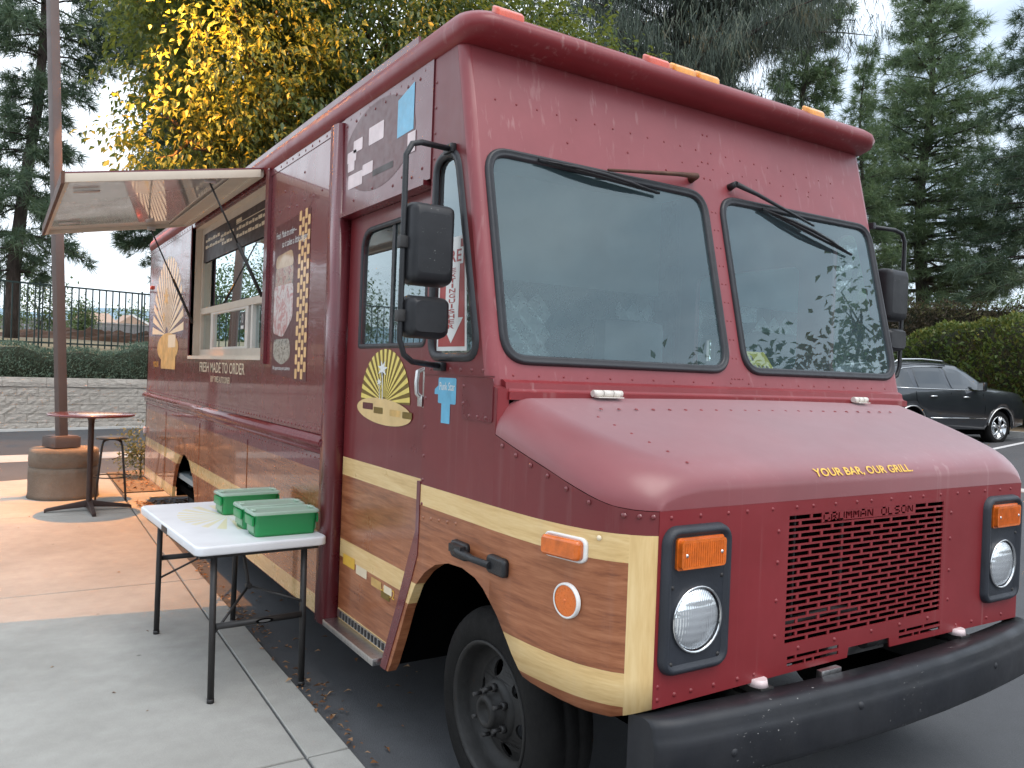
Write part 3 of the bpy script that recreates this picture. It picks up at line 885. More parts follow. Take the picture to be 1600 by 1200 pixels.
mb = MB(); mb.span(XW - 0.004, XW + 0.001, 3.05, YR, 2.905, 2.950); mb.build('rivet_strip', M['side'], truck)
# clearance lamps on the roof roll
for x, mm in ((1.66, 'redlens'), (2.44, 'redlens'), (2.60, 'yellowlens'), (2.755, 'yellowlens'), (3.53, 'yellowlens')):
    mb = MB()
    pts = []
    n = 10
    base = [(x - 0.062 + 0.124 * k / n) for k in range(n + 1)]
    zb = 3.060; yb = 2.735
    w = 0.030
    lowr = rrect(x - 0.066, yb - w, x + 0.066, yb + w, 0.018, 3)
    rot = lambda px, py, h: (px, py - 0.0, zb + (py - yb) * 0.55 + h)
    rings = [[rot(px, py, -0.035) for px, py in lowr], [rot(px, py, 0.004) for px, py in lowr], [rot(px, py, 0.020) for px, py in offs(lowr, 0.002)],
             [rot(px, py, 0.030 - 0.006 * abs(math.sin((px - x) * 48))) for px, py in offs(lowr, 0.010)]]
    mb.loft(rings, True, True, False)
    mb.build('clearance_lamp', M[mm], truck, 0.0025)
mb = MB(); mb.loft([[(xx, 2.735 + dy, 3.052 + dy * 0.55 + dz) for dy, dz in ((-0.036, -0.02), (-0.036, 0), (0.036, 0), (0.036, -0.02))] for xx in (2.36, 2.83)], True, True, False)
mb.build('lamp_base', M['maroon'], truck)

# wipers
def wpt(x, z, h): return Vector(wmap(h)(x, z))
def wiper(piv, elbow, b0, b1, mtl_arm):
    r = thing('wiper', None, None); r.parent = truck
    mb = MB()
    mb.cyl(wpt(*piv, 0.0), wpt(*piv, 0.045), 0.018, 0.014, 10)
    mb.tube([wpt(*piv, 0.042), wpt(piv[0] * .75 + elbow[0] * .25, piv[1] * .75 + elbow[1] * .25, 0.048), wpt(*elbow, 0.040)], [0.014, 0.010, 0.006], 8)
    a = mb.build('wiper_arm', mtl_arm, r)
    mb = MB()
    mid = ((b0[0] + b1[0]) / 2, (b0[1] + b1[1]) / 2)
    mb.tube([wpt(*b0, 0.018), wpt(*mid, 0.020), wpt(*b1, 0.018)], [0.007, 0.009, 0.007], 6)
    q = lambda t, h: wpt(b0[0] + (b1[0] - b0[0]) * t, b0[1] + (b1[1] - b0[1]) * t, h)
    mb.tube([q(0.08, 0.022), q(0.28, 0.040), q(0.5, 0.046), q(0.72, 0.040), q(0.92, 0.022)], [0.004, 0.007, 0.009, 0.007, 0.004], 6)
    mb.tube([q(0.02, 0.02), q(0.16, 0.032), q(0.3, 0.022)], 0.004, 5); mb.tube([q(0.7, 0.022), q(0.84, 0.032), q(0.98, 0.02)], 0.004, 5)
    mb.build('wiper_blade', M['blackplastic'], r)
    return r
M['rusty'] = mat('rusty_wiper_arm', (0.10, 0.045, 0.028), 0.6, 0.3, 0.5, 14, 0.3, 60)
wiper((2.668, 2.578), (2.14, 2.515), (1.80, 2.508), (2.44, 2.47), M['rusty'])
wiper((2.925, 2.582), (3.47, 2.452), (3.12, 2.498), (3.78, 2.345), M['blackplastic'])

# mirrors
def shell(mb, x0, x1, z0, z1, y, depth):
    ol = rrect(x0, z0, x1, z1, 0.032, 5)
    rings = [[(u, y + depth, v) for u, v in ol], [(u, y + depth * 0.75, v) for u, v in offs(ol, -0.001)], [(u, y + depth * 0.35, v) for u, v in offs(ol, 0.004)],
             [(u, y + depth * 0.10, v) for u, v in offs(ol, 0.012)], [(u, y + depth * 0.02, v) for u, v in offs(ol, 0.022)], [(x0 + (x1 - x0) * (0.5 + 0.72 * ((u - x0) / (x1 - x0) - 0.5)), y - 0.004, z0 + (z1 - z0) * (0.5 + 0.72 * ((v - z0) / (z1 - z0) - 0.5))) for u, v in ol]]
    mb.loft(rings, True, True, True)
def mirror(sgn, xa, xin, ya, zlo, zhi, hs, wallx, feet):
    r = thing('wing_mirror', None, None); r.parent = truck
    mb = MB()
    path = [(wallx, feet[0][0], feet[0][1])]
    path += [(xa + (wallx - xa) * 0.25, ya + 0.01, zlo + 0.0), (xa + (wallx - xa) * 0.08, ya, zlo + 0.025), (xa, ya, zlo + 0.08), (xa, ya, zhi - 0.06),
             (xa + (wallx - xa) * 0.10, ya, zhi - 0.015), (xa + (wallx - xa) * 0.28, ya + 0.01, zhi), (wallx, feet[1][0], feet[1][1])]
    mb.tube(path, 0.0115, 10)
    mb.build('mirror_arm', M['blackplastic'], r)
    mb = MB()
    for f in feet:
        mb = MB(); mb.box((wallx - sgn * 0.012, f[0], f[1]), (0.024, 0.07, 0.035)); mb.build('arm_bracket', M['blackplastic'], r, 0.004)
    for z0, z1, x0, x1 in hs:
        mb = MB(); shell(mb, min(x0, x1), max(x0, x1), z0, z1, ya - 0.055, 0.085); h = mb.build('mirror_housing', M['housing'], r)
        mb = MB(); mb.plate(offs(rrect(min(x0, x1), z0, max(x0, x1), z1, 0.028, 5), 0.006), [], fmap(ya + 0.031)); mb.build('mirror_glass', M['chrome'], r)
        mb = MB(); zc = (z0 + z1) / 2; mb.box((xa, ya, zc), (0.034, 0.036, 0.045)); mb.build('clamp', M['steelblack'], r, 0.004)
    return r
mirror(1, 1.262, 1.46, 2.775, 1.685, 2.515, [(1.975, 2.285, 1.272, 1.462), (1.775, 1.935, 1.272, 1.452)], XW, [(2.88, 1.672), (2.86, 2.535)])
mirror(-1, 4.33, 4.1, 2.70, 1.70, 2.545, [(2.03, 2.32, 4.12, 4.315), (1.86, 1.99, 4.13, 4.315)], XE, [(2.72, 1.685), (2.74, 2.545)])

# hood latch, side marker, reflector
mb = MB()
for yc in (2.665, 2.395):
    ol = rrect(yc - 0.062, 0.945, yc + 0.062, 1.012, 0.018, 4)
    mb.loft([[(XW - h, u, v) for u, v in offs(ol, d)] for d, h in ((0, 0), (0.002, 0.016), (0.010, 0.022))], True, True, True)
mb.tube([(XW - 0.024, 2.69, 0.985), (XW - 0.034, 2.63, 0.982), (XW - 0.03, 2.53, 0.975), (XW - 0.024, 2.42, 0.976)], [0.014, 0.018, 0.013, 0.014], 8)
mb.span(XW - 0.045, XW - 0.02, 2.60, 2.69, 0.975, 1.005)
mb.build('hood_latch', M['blackplastic'], truck)
def side_x(y): return lin(PL, y)
mb = MB(); xm = side_x(2.05); ol = rrect(1.965, 1.072, 2.135, 1.152, 0.022, 4)
mb.loft([[(side_x(u) - h, u, v) for u, v in offs(ol, d)] for d, h in ((0, 0), (0.0, 0.010), (0.004, 0.012))], True, True, True); sm_ = mb.build('marker_base', M['white'], truck)
mb = MB(); ol2 = offs(ol, 0.007)
mb.loft([[(side_x(u) - h, u, v) for u, v in offs(ol2, d)] for d, h in ((0, 0.011), (0.002, 0.030), (0.010, 0.037))], True, True, True); mb.build('side_marker', M['orange'], sm_)
mb = MB(); mb.dome((side_x(1.93) - 0.001, 1.93, 1.16), (-1, -0.4, 0), 0.009, 8); mb.build('cover_screw', M['palevinyl'], truck)
xr = side_x(2.035)
mb = MB(); mb.lathe([(0.056, 0.0), (0.056, 0.012), (0.053, 0.015), (0.049, 0.013)], (xr + 0.002, 2.035, 0.945), (-1, -0.14, 0), 32); rb = mb.build('reflector_ring', M['white'], truck)
mb = MB(); mb.lathe([(0.050, 0.011), (0.01, 0.013), (0.0005, 0.013)], (xr + 0.002, 2.035, 0.945), (-1, -0.14, 0), 32); mb.dome((xr - 0.011, 2.035, 0.945), (-1, -0.14, 0), 0.006, 8); mb.build('side_reflector', M['orange2'], rb)
riv_side.build('side_rivets', M['side'], truck)['kind'] = 'stuff'
riv_front.build('front_rivets', M['front'], truck)['kind'] = 'stuff'

# bumper, bowed channel
mb = MB()
prof = [(0.10, 0.640), (0.03, 0.645), (0.008, 0.640), (-0.006, 0.622), (-0.004, 0.600), (-0.014, 0.585), (-0.018, 0.56), (-0.016, 0.47), (-0.006, 0.445), (0.02, 0.432), (0.10, 0.432)]
rings = []
xs = [1.652, 1.662, 1.685, 1.73, 1.80, 1.95, 2.2, 2.5, 2.77, 3.05, 3.35, 3.6, 3.74, 3.82, 3.87, 3.90, 3.915]
for x in xs:
    t = (x - CX) / 1.145
    yb = 1.655 + 0.085 * t * t
    e = max(0, (abs(x - CX) - 1.05) / 0.095)
    yb += 0.05 * min(1, e) ** 2
    k = 1.0 if 1.67 < x < 3.91 else (0.93 if 1.655 < x < 3.91 else 0.78)
    rings.append([(x, yb + py, 0.54 + (pz - 0.54) * (k + (1 - k) * 0.7)) for py, pz in prof])
mb.loft(rings, True, True, True)
bump_o = mb.build('bumper', M['bumper'], truck)
mb = MB()
for x, z in ((1.93, 0.52), (3.42, 0.55), (2.5, 0.57)): mb.dome((x, 1.642 + 0.085 * ((x - CX) / 1.145) ** 2, z), NF, 0.016, 10)
mb.build('bumper_bolt', M['bumper'], bump_o)
for x in (2.17, 3.38):
    mb = MB()
    mb.span(x - 0.05, x + 0.05, 1.78, 2.45, 0.50, 0.615)
    mb.span(x - 0.035, x + 0.03, 1.765, 1.86, 0.62, 0.648)
    mb.build('frame_horn', M['rim'], truck, 0.004)
    mb = MB(); mb.cyl((x - 0.01, 1.80, 0.648), (x - 0.01, 1.80, 0.672), 0.035, 0.030, 12); mb.build('bracket_pad', M['pinkvinyl'], truck)
mb = MB(); mb.span(2.45, 2.56, 1.765, 1.79, 0.60, 0.655); mb.build('bracket_plate', M['alu'], truck, 0.004)
mb = MB(); mb.span(2.60, 2.95, 1.855, 1.885, 0.64, 0.72); mb.build('bracket_plate', M['alu'], truck, 0.004)
mb = MB(); mb.cyl((2.78, 1.84, 0.69), (2.93, 1.84, 0.69), 0.026, None, 12); mb.build('tow_shackle', M['steelblack'], truck)

# chassis and underbody
mb = MB()
mb.span(1.57, 3.97, 3.42, 10.36, 0.37, 0.43); mb.span(2.05, 2.18, 1.9, 10.3, 0.34, 0.47); mb.span(3.36, 3.49, 1.9, 10.3, 0.34, 0.47)  # first span: low belly pan added to deepen the shade below
mb.span(1.55, 1.60, 3.36, 3.40, 0.32, 1.2)
mb.span(1.56, 2.1, 3.30, 3.34, 0.33, 1.1)
mb.span(2.05, 2.08, 1.9, 3.34, 0.50, 1.15)
mb.span(1.62, 2.1, 2.10, 3.34, 1.02, 1.05)
mb.span(1.56, 2.1, 8.68, 8.72, 0.30, 1.0); mb.span(1.56, 2.1, 7.42, 7.46, 0.30, 1.0); mb.span(2.1, 2.13, 7.42, 8.72, 0.35, 1.0); mb.span(1.56, 2.1, 7.42, 8.72, 0.95, 0.98)
mb.cyl((1.75, 2.59, 0.36), (3.8, 2.59, 0.36), 0.06, None, 10); mb.cyl((1.75, 8.06, 0.38), (3.8, 8.06, 0.38), 0.09, None, 10)
mb.build('chassis', M['dark'], truck)

def wheel(x, y, z, r, face, dish):
    """face: -1 looks towards -X"""
    w = thing('wheel', None, None); w.parent = truck
    ax = (-1, 0, 0) if face < 0 else (1, 0, 0)
    mb = MB(); mb.smooth = True
    o = (x, y, z)
    mb.lathe([(0.255, 0.0), (0.275, 0.012), (0.31, 0.016), (0.345, 0.010), (0.366, -0.004), (0.378, -0.022), (r, -0.040), (r, -0.075), (r - 0.008, -0.077), (r - 0.008, -0.085), (r, -0.087), (r, -0.135), (r - 0.008, -0.137), (r - 0.008, -0.145), (r, -0.147),
              (r, -0.185), (0.366, -0.215), (0.30, -0.228), (0.255, -0.215)], o, ax, 48)
    mb.build('tyre', M['tyre'], w)
    mb = MB()
    if dish > 0:
        pf = [(0.258, -0.01), (0.262, 0.010), (0.254, 0.013), (0.243, 0.0), (0.236, -0.045), (0.215, -0.085), (0.175, -0.085)]
        mb.lathe(pf, o, ax, 48)
        # disc with hand holes
        hs = []
        for k in range(6):
            a = 2 * math.pi * (k + 0.25) / 6
            hs.append([(0.150 * math.cos(a) + 0.030 * math.cos(t), 0.150 * math.sin(a) + 0.030 * math.sin(t)) for t in [2 * math.pi * i / 12 for i in range(12)]])
        outc = [(0.19 * math.cos(2 * math.pi * k / 40), 0.19 * math.sin(2 * math.pi * k / 40)) for k in range(40)]
        inc = [(0.112 * math.cos(2 * math.pi * k / 32), 0.112 * math.sin(2 * math.pi * k / 32)) for k in range(32)]
        cone = lambda u, v: (x + 0.080 - 0.45 * (0.19 - math.hypot(u, v)), y + u, z + v)
        mb.plate(outc, hs + [inc], cone, lambda u, v: (cone(u, v)[0] + 0.01, y + u, z + v))
        mb.lathe([(0.113, -0.045), (0.105, -0.030), (0.080, -0.026), (0.066, -0.028), (0.062, 0.01), (0.056, 0.022), (0.040, 0.022), (0.038, 0.0), (0.0005, -0.002)], o, ax, 32)
    else:
        mb.lathe([(0.258, -0.01), (0.262, 0.010), (0.250, 0.013), (0.236, -0.03), (0.20, -0.10), (0.12, -0.14), (0.001, -0.14)], o, ax, 40)
    rm = mb.build('rim', M['rim'], w)
    if dish > 0:
        for k in range(6):
            a = 2 * math.pi * (k + 0.5) / 6
            mb = MB()
            cy, cz = y + 0.086 * math.cos(a), z + 0.086 * math.sin(a)
            mb.cyl((x + 0.030, cy, cz), (x + 0.008, cy, cz), 0.017, 0.015, 6); mb.cyl((x + 0.008, cy, cz), (x - 0.026, cy, cz), 0.008, 0.008, 8)
            mb.build('wheel_nut', M['steelblack'], w)
    return w
wheel(1.60, 2.592, 0.372, 0.385, -1, 1)
wheel(1.62, 8.06, 0.372, 0.385, -1, 0)
wheel(3.92, 2.592, 0.372, 0.385, 1, 0)
wheel(3.92, 8.06, 0.372, 0.385, 1, 0)

# cab interior
M['quilt'] = mat('quilted_stainless', (0.80, 0.87, 0.85), 0.28, 0.65, 0.05, 4)
def quilt(x0, x1, z0, z1, y, name='quilted_wall'):
    """stainless sheet pressed into diamonds"""
    mb = MB(); mb.smooth = False
    h = 0.068
    for i in range(int((x1 - x0) / h)):
        for k in range(1, int((z1 - z0) / h)):
            if (i + k) % 2: continue
            cx, cz = x0 + (i + 0.5) * h, z0 + k * h
            q = [(cx - h, cz), (cx, cz - h), (cx + h, cz), (cx, cz + h)]
            q = [(min(max(u, x0), x1), y, v) for u, v in q]
            ap = (min(max(cx, x0), x1), y - 0.024, cz)
            for j in range(4): mb.poly([q[j], q[(j + 1) % 4], ap])
    mb.build(name, M['quilt'], truck, recalc=False)
M['cabgrey'] = mat('grey_cab_panel', (0.26, 0.30, 0.31), 0.6, 0, 0.08, 4)
quilt(XW + 0.05, 3.06, 0.9, 2.25, 4.36)
mb = MB(); mb.span(XW + 0.05, XE - 0.05, 4.355, 4.40, 2.252, 2.915); mb.build('overhead_bulkhead', M['cabgrey'], truck)
quilt(3.60, XE - 0.05, 0.9, 2.25, 4.36)
mb = MB(); mb.span(XW + 0.05, XE - 0.05, 3.36, 10.40, 0.50, 0.55); mb.build('cab_floor', M['cabgrey'], truck)
mb = MB(); mb.span(XW + 0.05, XE - 0.05, 2.9, 10.40, 2.92, 2.94); mb.build('headliner', M['cabgrey'], truck)
rwin = rpoly([(3.16, 1.74), (4.0, 1.74), (4.0, 2.36), (3.16, 2.36)], 0.06)
rvent = rpoly([(2.93, 1.72), (2.93, 2.50), (2.80, 2.51), (2.60, 1.72)], 0.06)
mb = MB(); mb.plate([(2.56, 0.30), (4.185, 0.30), (4.185, 2.96), (yw(ZT) + 0.04, 2.96), (yw(1.62) + 0.04, 1.62)], [rwin, rvent], side_map(XE), side_map(XE - 0.03)); mb.build('far_cab_wall', M['front'], truck)
for rr0 in (rwin, rvent):
    mb = MB(); mb.plate(rr0, [], side_map(XE - 0.01)); mb.build('far_cab_window', M['glass_side'], truck)
mb = MB(); mb.span(1.60, 3.95, 2.60, 2.90, 1.50, 1.66); mb.build('dashboard', M['seat'], truck, 0.02)
mb = MB(); mb.span(2.45, 3.0, 2.60, 3.5, 0.55, 1.25); mb.build('engine_cover', M['white'], truck, 0.05)
seat = thing('driver_seat', None, None); seat.parent = truck
mb = MB(); mb.span(3.08, 3.62, 3.35, 3.9, 1.05, 1.22); mb.build('seat_cushion', M['seat'], seat, 0.05)
mb = MB(); mb.span(3.10, 3.60, 3.84, 3.98, 1.2, 2.02); mb.build('backrest', M['seat'], seat, 0.06)
mb = MB(); mb.span(3.2, 3.5, 3.4, 3.8, 0.55, 1.05); mb.build('pedestal', M['dark'], seat)
mb = MB()
R0 = Matrix.Rotation(rad(40), 3, 'X')
mb.tube([Vector((3.36, 3.06, 1.62)) + R0 @ Vector((0.21 * math.cos(t), 0.21 * math.sin(t), 0)) for t in [2 * math.pi * k / 32 for k in range(33)]], 0.014, 6)
for a in (90, 210, 330): mb.tube([(3.36, 3.06, 1.62), Vector((3.36, 3.06, 1.62)) + R0 @ Vector((0.21 * math.cos(rad(a)), 0.21 * math.sin(rad(a)), 0))], 0.012, 6)
mb.tube([(3.36, 3.06, 1.62), (3.36, 2.80, 1.45)], 0.025, 8)
mb.build('steering_wheel', M['seat'], truck)

# ------------------------------------------------------------------ service opening, awning
WX = 1.60
sw = thing('service_window', None, None); sw.parent = truck
mb = MB()
# jambs line the opening
mb.span(XW + 0.002, WX + 0.03, 8.0, 8.03, 1.70, 2.92); mb.span(XW + 0.002, WX + 0.03, 5.47, 5.498, 1.70, 2.92)
mb.span(XW + 0.002, WX + 0.03, 5.50, 8.0, 2.901, 2.93); mb.span(XW - 0.012, WX + 0.03, 5.50, 8.0, 1.685, 1.7145)
mb.build('window_jamb', M['cream'], sw)
mb = MB()
mb.span(WX - 0.012, WX + 0.03, 5.50, 8.0, 1.7147, 1.775); mb.span(WX - 0.012, WX + 0.03, 5.50, 8.0, 2.845, 2.90)
mb.span(WX - 0.012, WX + 0.03, 7.93, 8.0, 1.7752, 2.8448); mb.span(WX - 0.012, WX + 0.03, 5.50, 5.56, 1.7752, 2.8448)
mb.span(WX - 0.020, WX + 0.03, 5.56, 7.93, 2.100, 2.155)
mb.build('window_frame', M['cream'], sw)
mb = MB()
mb.span(WX - 0.014, WX + 0.02, 7.43, 7.52, 1.7752, 2.0998); mb.span(WX - 0.016, WX + 0.02, 6.235, 6.32, 1.7752, 2.0998); mb.span(WX - 0.012, WX + 0.02, 6.12, 6.17, 1.7752, 2.0998)
mb.span(WX + 0.01, WX + 0.025, 6.80, 6.86, 1.7752, 2.0998)
mb.span(WX - 0.013, WX + 0.018, 6.32, 7.43, 1.7754, 1.792); mb.span(WX - 0.013, WX + 0.018, 6.32, 7.43, 2.083, 2.0998)
mb.build('sliding_sash', M['whiteframe'], sw)
mb = MB(); mb.plate([(5.56, 2.155), (7.93, 2.155), (7.93, 2.845), (5.56, 2.845)], [], side_map(WX + 0.005)); mb.build('window_pane', M['glass_serve'], sw)
mb = MB(); mb.plate([(6.32, 1.79), (7.43, 1.79), (7.43, 2.085), (6.32, 2.085)], [], side_map(WX + 0.004)); mb.build('window_pane', M['glass_serve'], sw)
mb = MB(); mb.plate([(7.52, 1.776), (7.93, 1.776), (7.93, 2.099), (7.52, 2.099)], [], side_map(WX + 0.012)); mb.build('window_pane', M['glass_side'], sw)
mb = MB(); mb.plate([(5.50, 1.776), (6.12, 1.776), (6.12, 2.099), (5.50, 2.099)], [], side_map(WX + 0.014)); mb.build('window_pane', M['glass_side'], sw)
# menu board behind the upper pane, with text lines
mb = MB(); mb.span(WX - 0.008, WX - 0.002, 5.56, 7.93, 2.58, 2.843); mb.build('menu_board', M['menu'], sw)
def wt(mb, body, y, z, w, h, x, **k): text_on(mb, body, lambda u, v: (x, y - u, z + v), w, h, **k)
mb = MB()
mb.span(WX - 0.0105, WX - 0.0090, 5.66, 6.72, 2.775, 2.781)
for i, (y, z, w) in enumerate(((6.70, 2.725, 0.86), (6.70, 2.665, 0.92), (7.85, 2.76, 0.55), (7.85, 2.70, 0.7), (7.25, 2.735, 0.42), (7.2, 2.665, 0.36))):
    x = y
    k = 0
    while x > y - w:
        l = 0.05 + 0.05 * ((k * 37 + i * 11) % 5) / 4
        mb.span(WX - 0.0105, WX - 0.0090, x - l, x, z, z + 0.020 + 0.008 * ((k + i) % 2)); x -= l + 0.02; k += 1
mb.span(WX - 0.0105, WX - 0.0090, 6.55, 6.72, 2.785, 2.815)
mb.build('menu_lettering', M['palevinyl'], sw)
mb = MB(); mb.span(WX + 0.0, WX + 0.003, 6.40, 6.52, 1.925, 2.06); mb.build('sash_notice', M['menu'], sw)
mb = MB(); gasket(mb, [(6.46 + 0.022 * math.cos(t), 2.01 + 0.035 * math.sin(t)) for t in [2 * math.pi * k / 20 for k in range(20)]], [(0, 0), (0.010, 0)], lambda u, v, h: (WX - 0.0015, u, v)); mb.span(WX - 0.0025, WX - 0.0012, 6.42, 6.50, 1.93, 1.955); mb.build('notice_print', M['white'], sw)
# opening trim and flange strip
mb = MB(); mb.span(XW - 0.022, XW - 0.001, 5.40, 5.475, 1.66, 2.955); mb.span(XW - 0.012, XW - 0.001, 5.475, 5.4985, 1.69, 2.93); mb.build('opening_trim', M['maroon'], sw)
mb = MB(); mb.span(XW - 0.010, XW - 0.001, 8.0, 8.035, 1.69, 2.93); mb.build('opening_trim', M['maroon'], sw)
# kitchen behind the glass
mb = MB(); mb.span(3.95, 3.99, 4.4, 10.38, 0.56, 2.90); mb.span(1.9, 2.3, 5.6, 6.1, 2.3, 2.9); mb.build('kitchen_wall', M['stainless'], truck)
mb = MB(); mb.span(1.66, 2.15, 5.4, 8.2, 1.55, 1.60); mb.span(1.70, 2.10, 5.4, 8.2, 0.56, 1.55); mb.build('kitchen_counter', M['stainless'], truck, 0.004)

# awning: sheet hinged over the opening
aw = thing('serving_awning', None, None); aw.parent = truck
def awp(t, y, h):
    """t 0 at the hinge to 1 at the outer edge; h above the sheet"""
    x = 1.478 - 1.178 * t; z = 2.938 - 0.222 * t
    return (x - 0.185 * h * 0, y, z + h)
AY0, AY1 = 5.52, 7.99
def aspan(mb, t0, t1, y0, y1, h0, h1):
    mb.loft([[awp(t, y, h) for t, h in ((t0, h0), (t1, h0), (t1, h1), (t0, h1))] for y in (y0, y1)], True, True, False)
mb = MB()
n = 10
for i in range(n):
    for j in range(n):
        f = lambda a, b: awp(a / n, AY0 + 0.02 + (AY1 - AY0 - 0.04) * b / n, 0.010 + 0.006 * math.sin(3.1 * a / n + 1) * math.sin(math.pi * b / n) * 1.4)
        mb.poly([f(i, j), f(i, j + 1), f(i + 1, j + 1), f(i + 1, j)], True)
mb.build('awning_sheet', M['polished'], aw)
mb = MB(); aspan(mb, 0.0, 1.0, AY0, AY1, 0.032, 0.042); mb.build('awning_skin', M['maroon'], aw)
mb = MB()
aspan(mb, 0.02, 1.0, AY0 - 0.004, AY0 + 0.018, -0.022, 0.031); aspan(mb, 0.02, 1.0, AY1 - 0.018, AY1 + 0.004, -0.022, 0.031)
aspan(mb, 0.975, 1.0, AY0 + 0.019, AY1 - 0.019, -0.026, 0.0315); aspan(mb, 0.0, 0.055, AY0 + 0.019, AY1 - 0.019, -0.018, 0.0315)
mb.build('awning_frame', M['cream'], aw, 0.002)
mb = MB(); aspan(mb, 0.01, 0.16, AY0 + 0.02, AY1 - 0.02, -0.004, 0.004); mb.build('hinge_rail', M['cream'], aw)
mb = MB(); aspan(mb, 0.995, 1.012, AY0 - 0.01, AY1 + 0.01, -0.030, 0.046); mb.build('awning_lip', M['rusty'], aw)
for yy in (6.0, 7.5):
    mb = MB(); aspan(mb, 0.80, 0.93, yy - 0.07, yy - 0.02, -0.012, -0.002); mb.build('awning_catch', M['alu'], aw, 0.002)
def strut(p0, p1):
    mb = MB()
    a, b = Vector(p0), Vector(p1)
    m_ = a.lerp(b, 0.52)
    mb.tube([a, m_], 0.0065, 6); mb.tube([m_, b], 0.0125, 8)
    mb.build('gas_strut', M['steelblack'], aw)
    mb = MB(); mb.box(a + Vector((0, 0.0, 0.015)), (0.07, 0.03, 0.03)); mb.build('strut_bracket', M['alu'], aw, 0.004)
strut((1.147, 5.60, 2.838), (1.512, 5.60, 2.12))
strut((1.135, 7.94, 2.832), (1.512, 7.94, 2.02))

# ------------------------------------------------------------------ decals on the kerb side
def decal(name, polys, x, mtl, parent, th=0.0):
    mb = MB()
    for p in polys: mb.plate(p, [], side_map(x))
    return mb.build(name, mtl, parent)
def ray_fan(cy, cz, hw, top_, n, lowfrac, egg=1.0, keep=0.5):
    """wedges from the hub (cy,cz); outline is a half egg of half width hw, height top_"""
    out = []
    for k in range(n):
        a0 = math.pi * (k - lowfrac) / (n - 1 - 2 * lowfrac + 1e-9) if False else None
    step = math.pi / n
    for k in range(n):
        a = step * (k + 0.5); w = step * keep / 2
        def edge(t):
            return (cy + hw * math.cos(t) * (1.0), cz + top_ * math.sin(t))
        # true-shape wedge
        p = []
        for t in (a - w, a + w): p.append(edge(t))
        q0 = (cy + (p[1][0] - cy) * 0.10, cz + (p[1][1] - cz) * 0.10); q1 = (cy + (p[0][0] - cy) * 0.10, cz + (p[0][1] - cz) * 0.10)
        out.append([p[0], p[1], q0, q1])
    return out
# door emblem
M['goldbase'] = mat('tan_gold_vinyl', (0.66, 0.46, 0.21), 0.4, 0, 0.1, 10)
hub = (3.545, 1.497)
emb = thing('door_emblem', None, None); emb.parent = truck
halfegg = [(hub[0] + 0.285 * math.cos(math.pi * k / 40), hub[1] + 0.25 * math.sin(math.pi * k / 40)) for k in range(41)]
decal('emblem_back', [halfegg], DX - 0.0015, M['olivevinyl'], emb)
decal('emblem_rays', ray_fan(hub[0], hub[1], 0.285, 0.252, 17, 0, 1, 0.52), DX - 0.0025, M['yellowvinyl'], emb)
lo = [(hub[0] + 0.01 + 0.32 * math.cos(t), 1.452 + 0.062 * math.sin(t) + 0.01 * math.cos(t)) for t in [2 * math.pi * k / 40 for k in range(40)]]
decal('emblem_base', [lo], DX - 0.0035, M['goldbase'], emb)
blk = []
for i, (y, z, w, h, mm) in enumerate(((3.80, 1.47, 0.13, 0.032, 'brownvinyl'), (3.66, 1.455, 0.11, 0.03, 'olivevinyl'), (3.47, 1.452, 0.12, 0.03, 'dullgold'), (3.33, 1.45, 0.10, 0.03, 'olivevinyl'))):
    decal('emblem_patch', [rrect(y - w, z - h / 2, y, z + h / 2, 0.006)], DX - 0.0042, M[mm], emb)
def star(cy, cz, r, n=7, k=0.42):
    return [(cy + (r if i % 2 == 0 else r * k) * math.cos(math.pi * i / n + 0.3), cz + (r if i % 2 == 0 else r * k) * math.sin(math.pi * i / n + 0.3) * 0.75) for i in range(2 * n)]
decal('emblem_palm', [star(3.57, 1.655, 0.06), star(3.605, 1.59, 0.03), [(3.573, 1.64), (3.565, 1.64), (3.558, 1.51), (3.566, 1.51)], [(3.606, 1.585), (3.601, 1.585), (3.592, 1.51), (3.598, 1.51)]], DX - 0.0040, M['whitevinyl'], emb)
# rear emblem
hub = (9.22, 1.935)
emb2 = thing('rear_emblem', None, None); emb2.parent = truck
decal('emblem_rays', ray_fan(hub[0], hub[1], 0.93, 0.83, 19, 0, 1, 0.60), XW - 0.0012, M['palevinyl'], emb2)
decal('emblem_base', [[(9.15 + 0.62 * math.cos(t), 1.80 + 0.155 * math.sin(t)) for t in [2 * math.pi * k / 36 for k in range(36)]]], XW - 0.0022, M['dullgold'], emb2)
decal('emblem_base', [rrect(8.66, 1.575, 9.5, 1.80, 0.02)], XW - 0.0026, M['dullgold'], emb2)
decal('emblem_patch', [rrect(8.68, 1.80, 9.1, 1.93, 0.02)], XW - 0.003, M['palevinyl'], emb2)
decal('emblem_palm', [star(9.3, 2.34, 0.17), star(9.42, 2.13, 0.09)], XW - 0.0020, M['dullgold'], emb2)
mb = MB(); wt(mb, 'YOUR', 10.02, 1.588, 0.36, 0.062, XW - 0.0015); mb.build('emblem_lettering', M['goldtext'], emb2, recalc=False)
# lettering under the window
mb = MB(); wt(mb, 'FRESH MADE TO ORDER', 7.49, 1.575, 1.54, 0.085, XW - 0.0015, bold=0.004); mb.build('side_lettering', M['palevinyl'], truck, recalc=False)
mb = MB(); wt(mb, 'BUY TIMES AUTO DINER', 7.04, 1.498, 0.66, 0.050, XW - 0.0015, bold=0.006); mb.build('side_lettering', M['palevinyl'], truck, recalc=False)
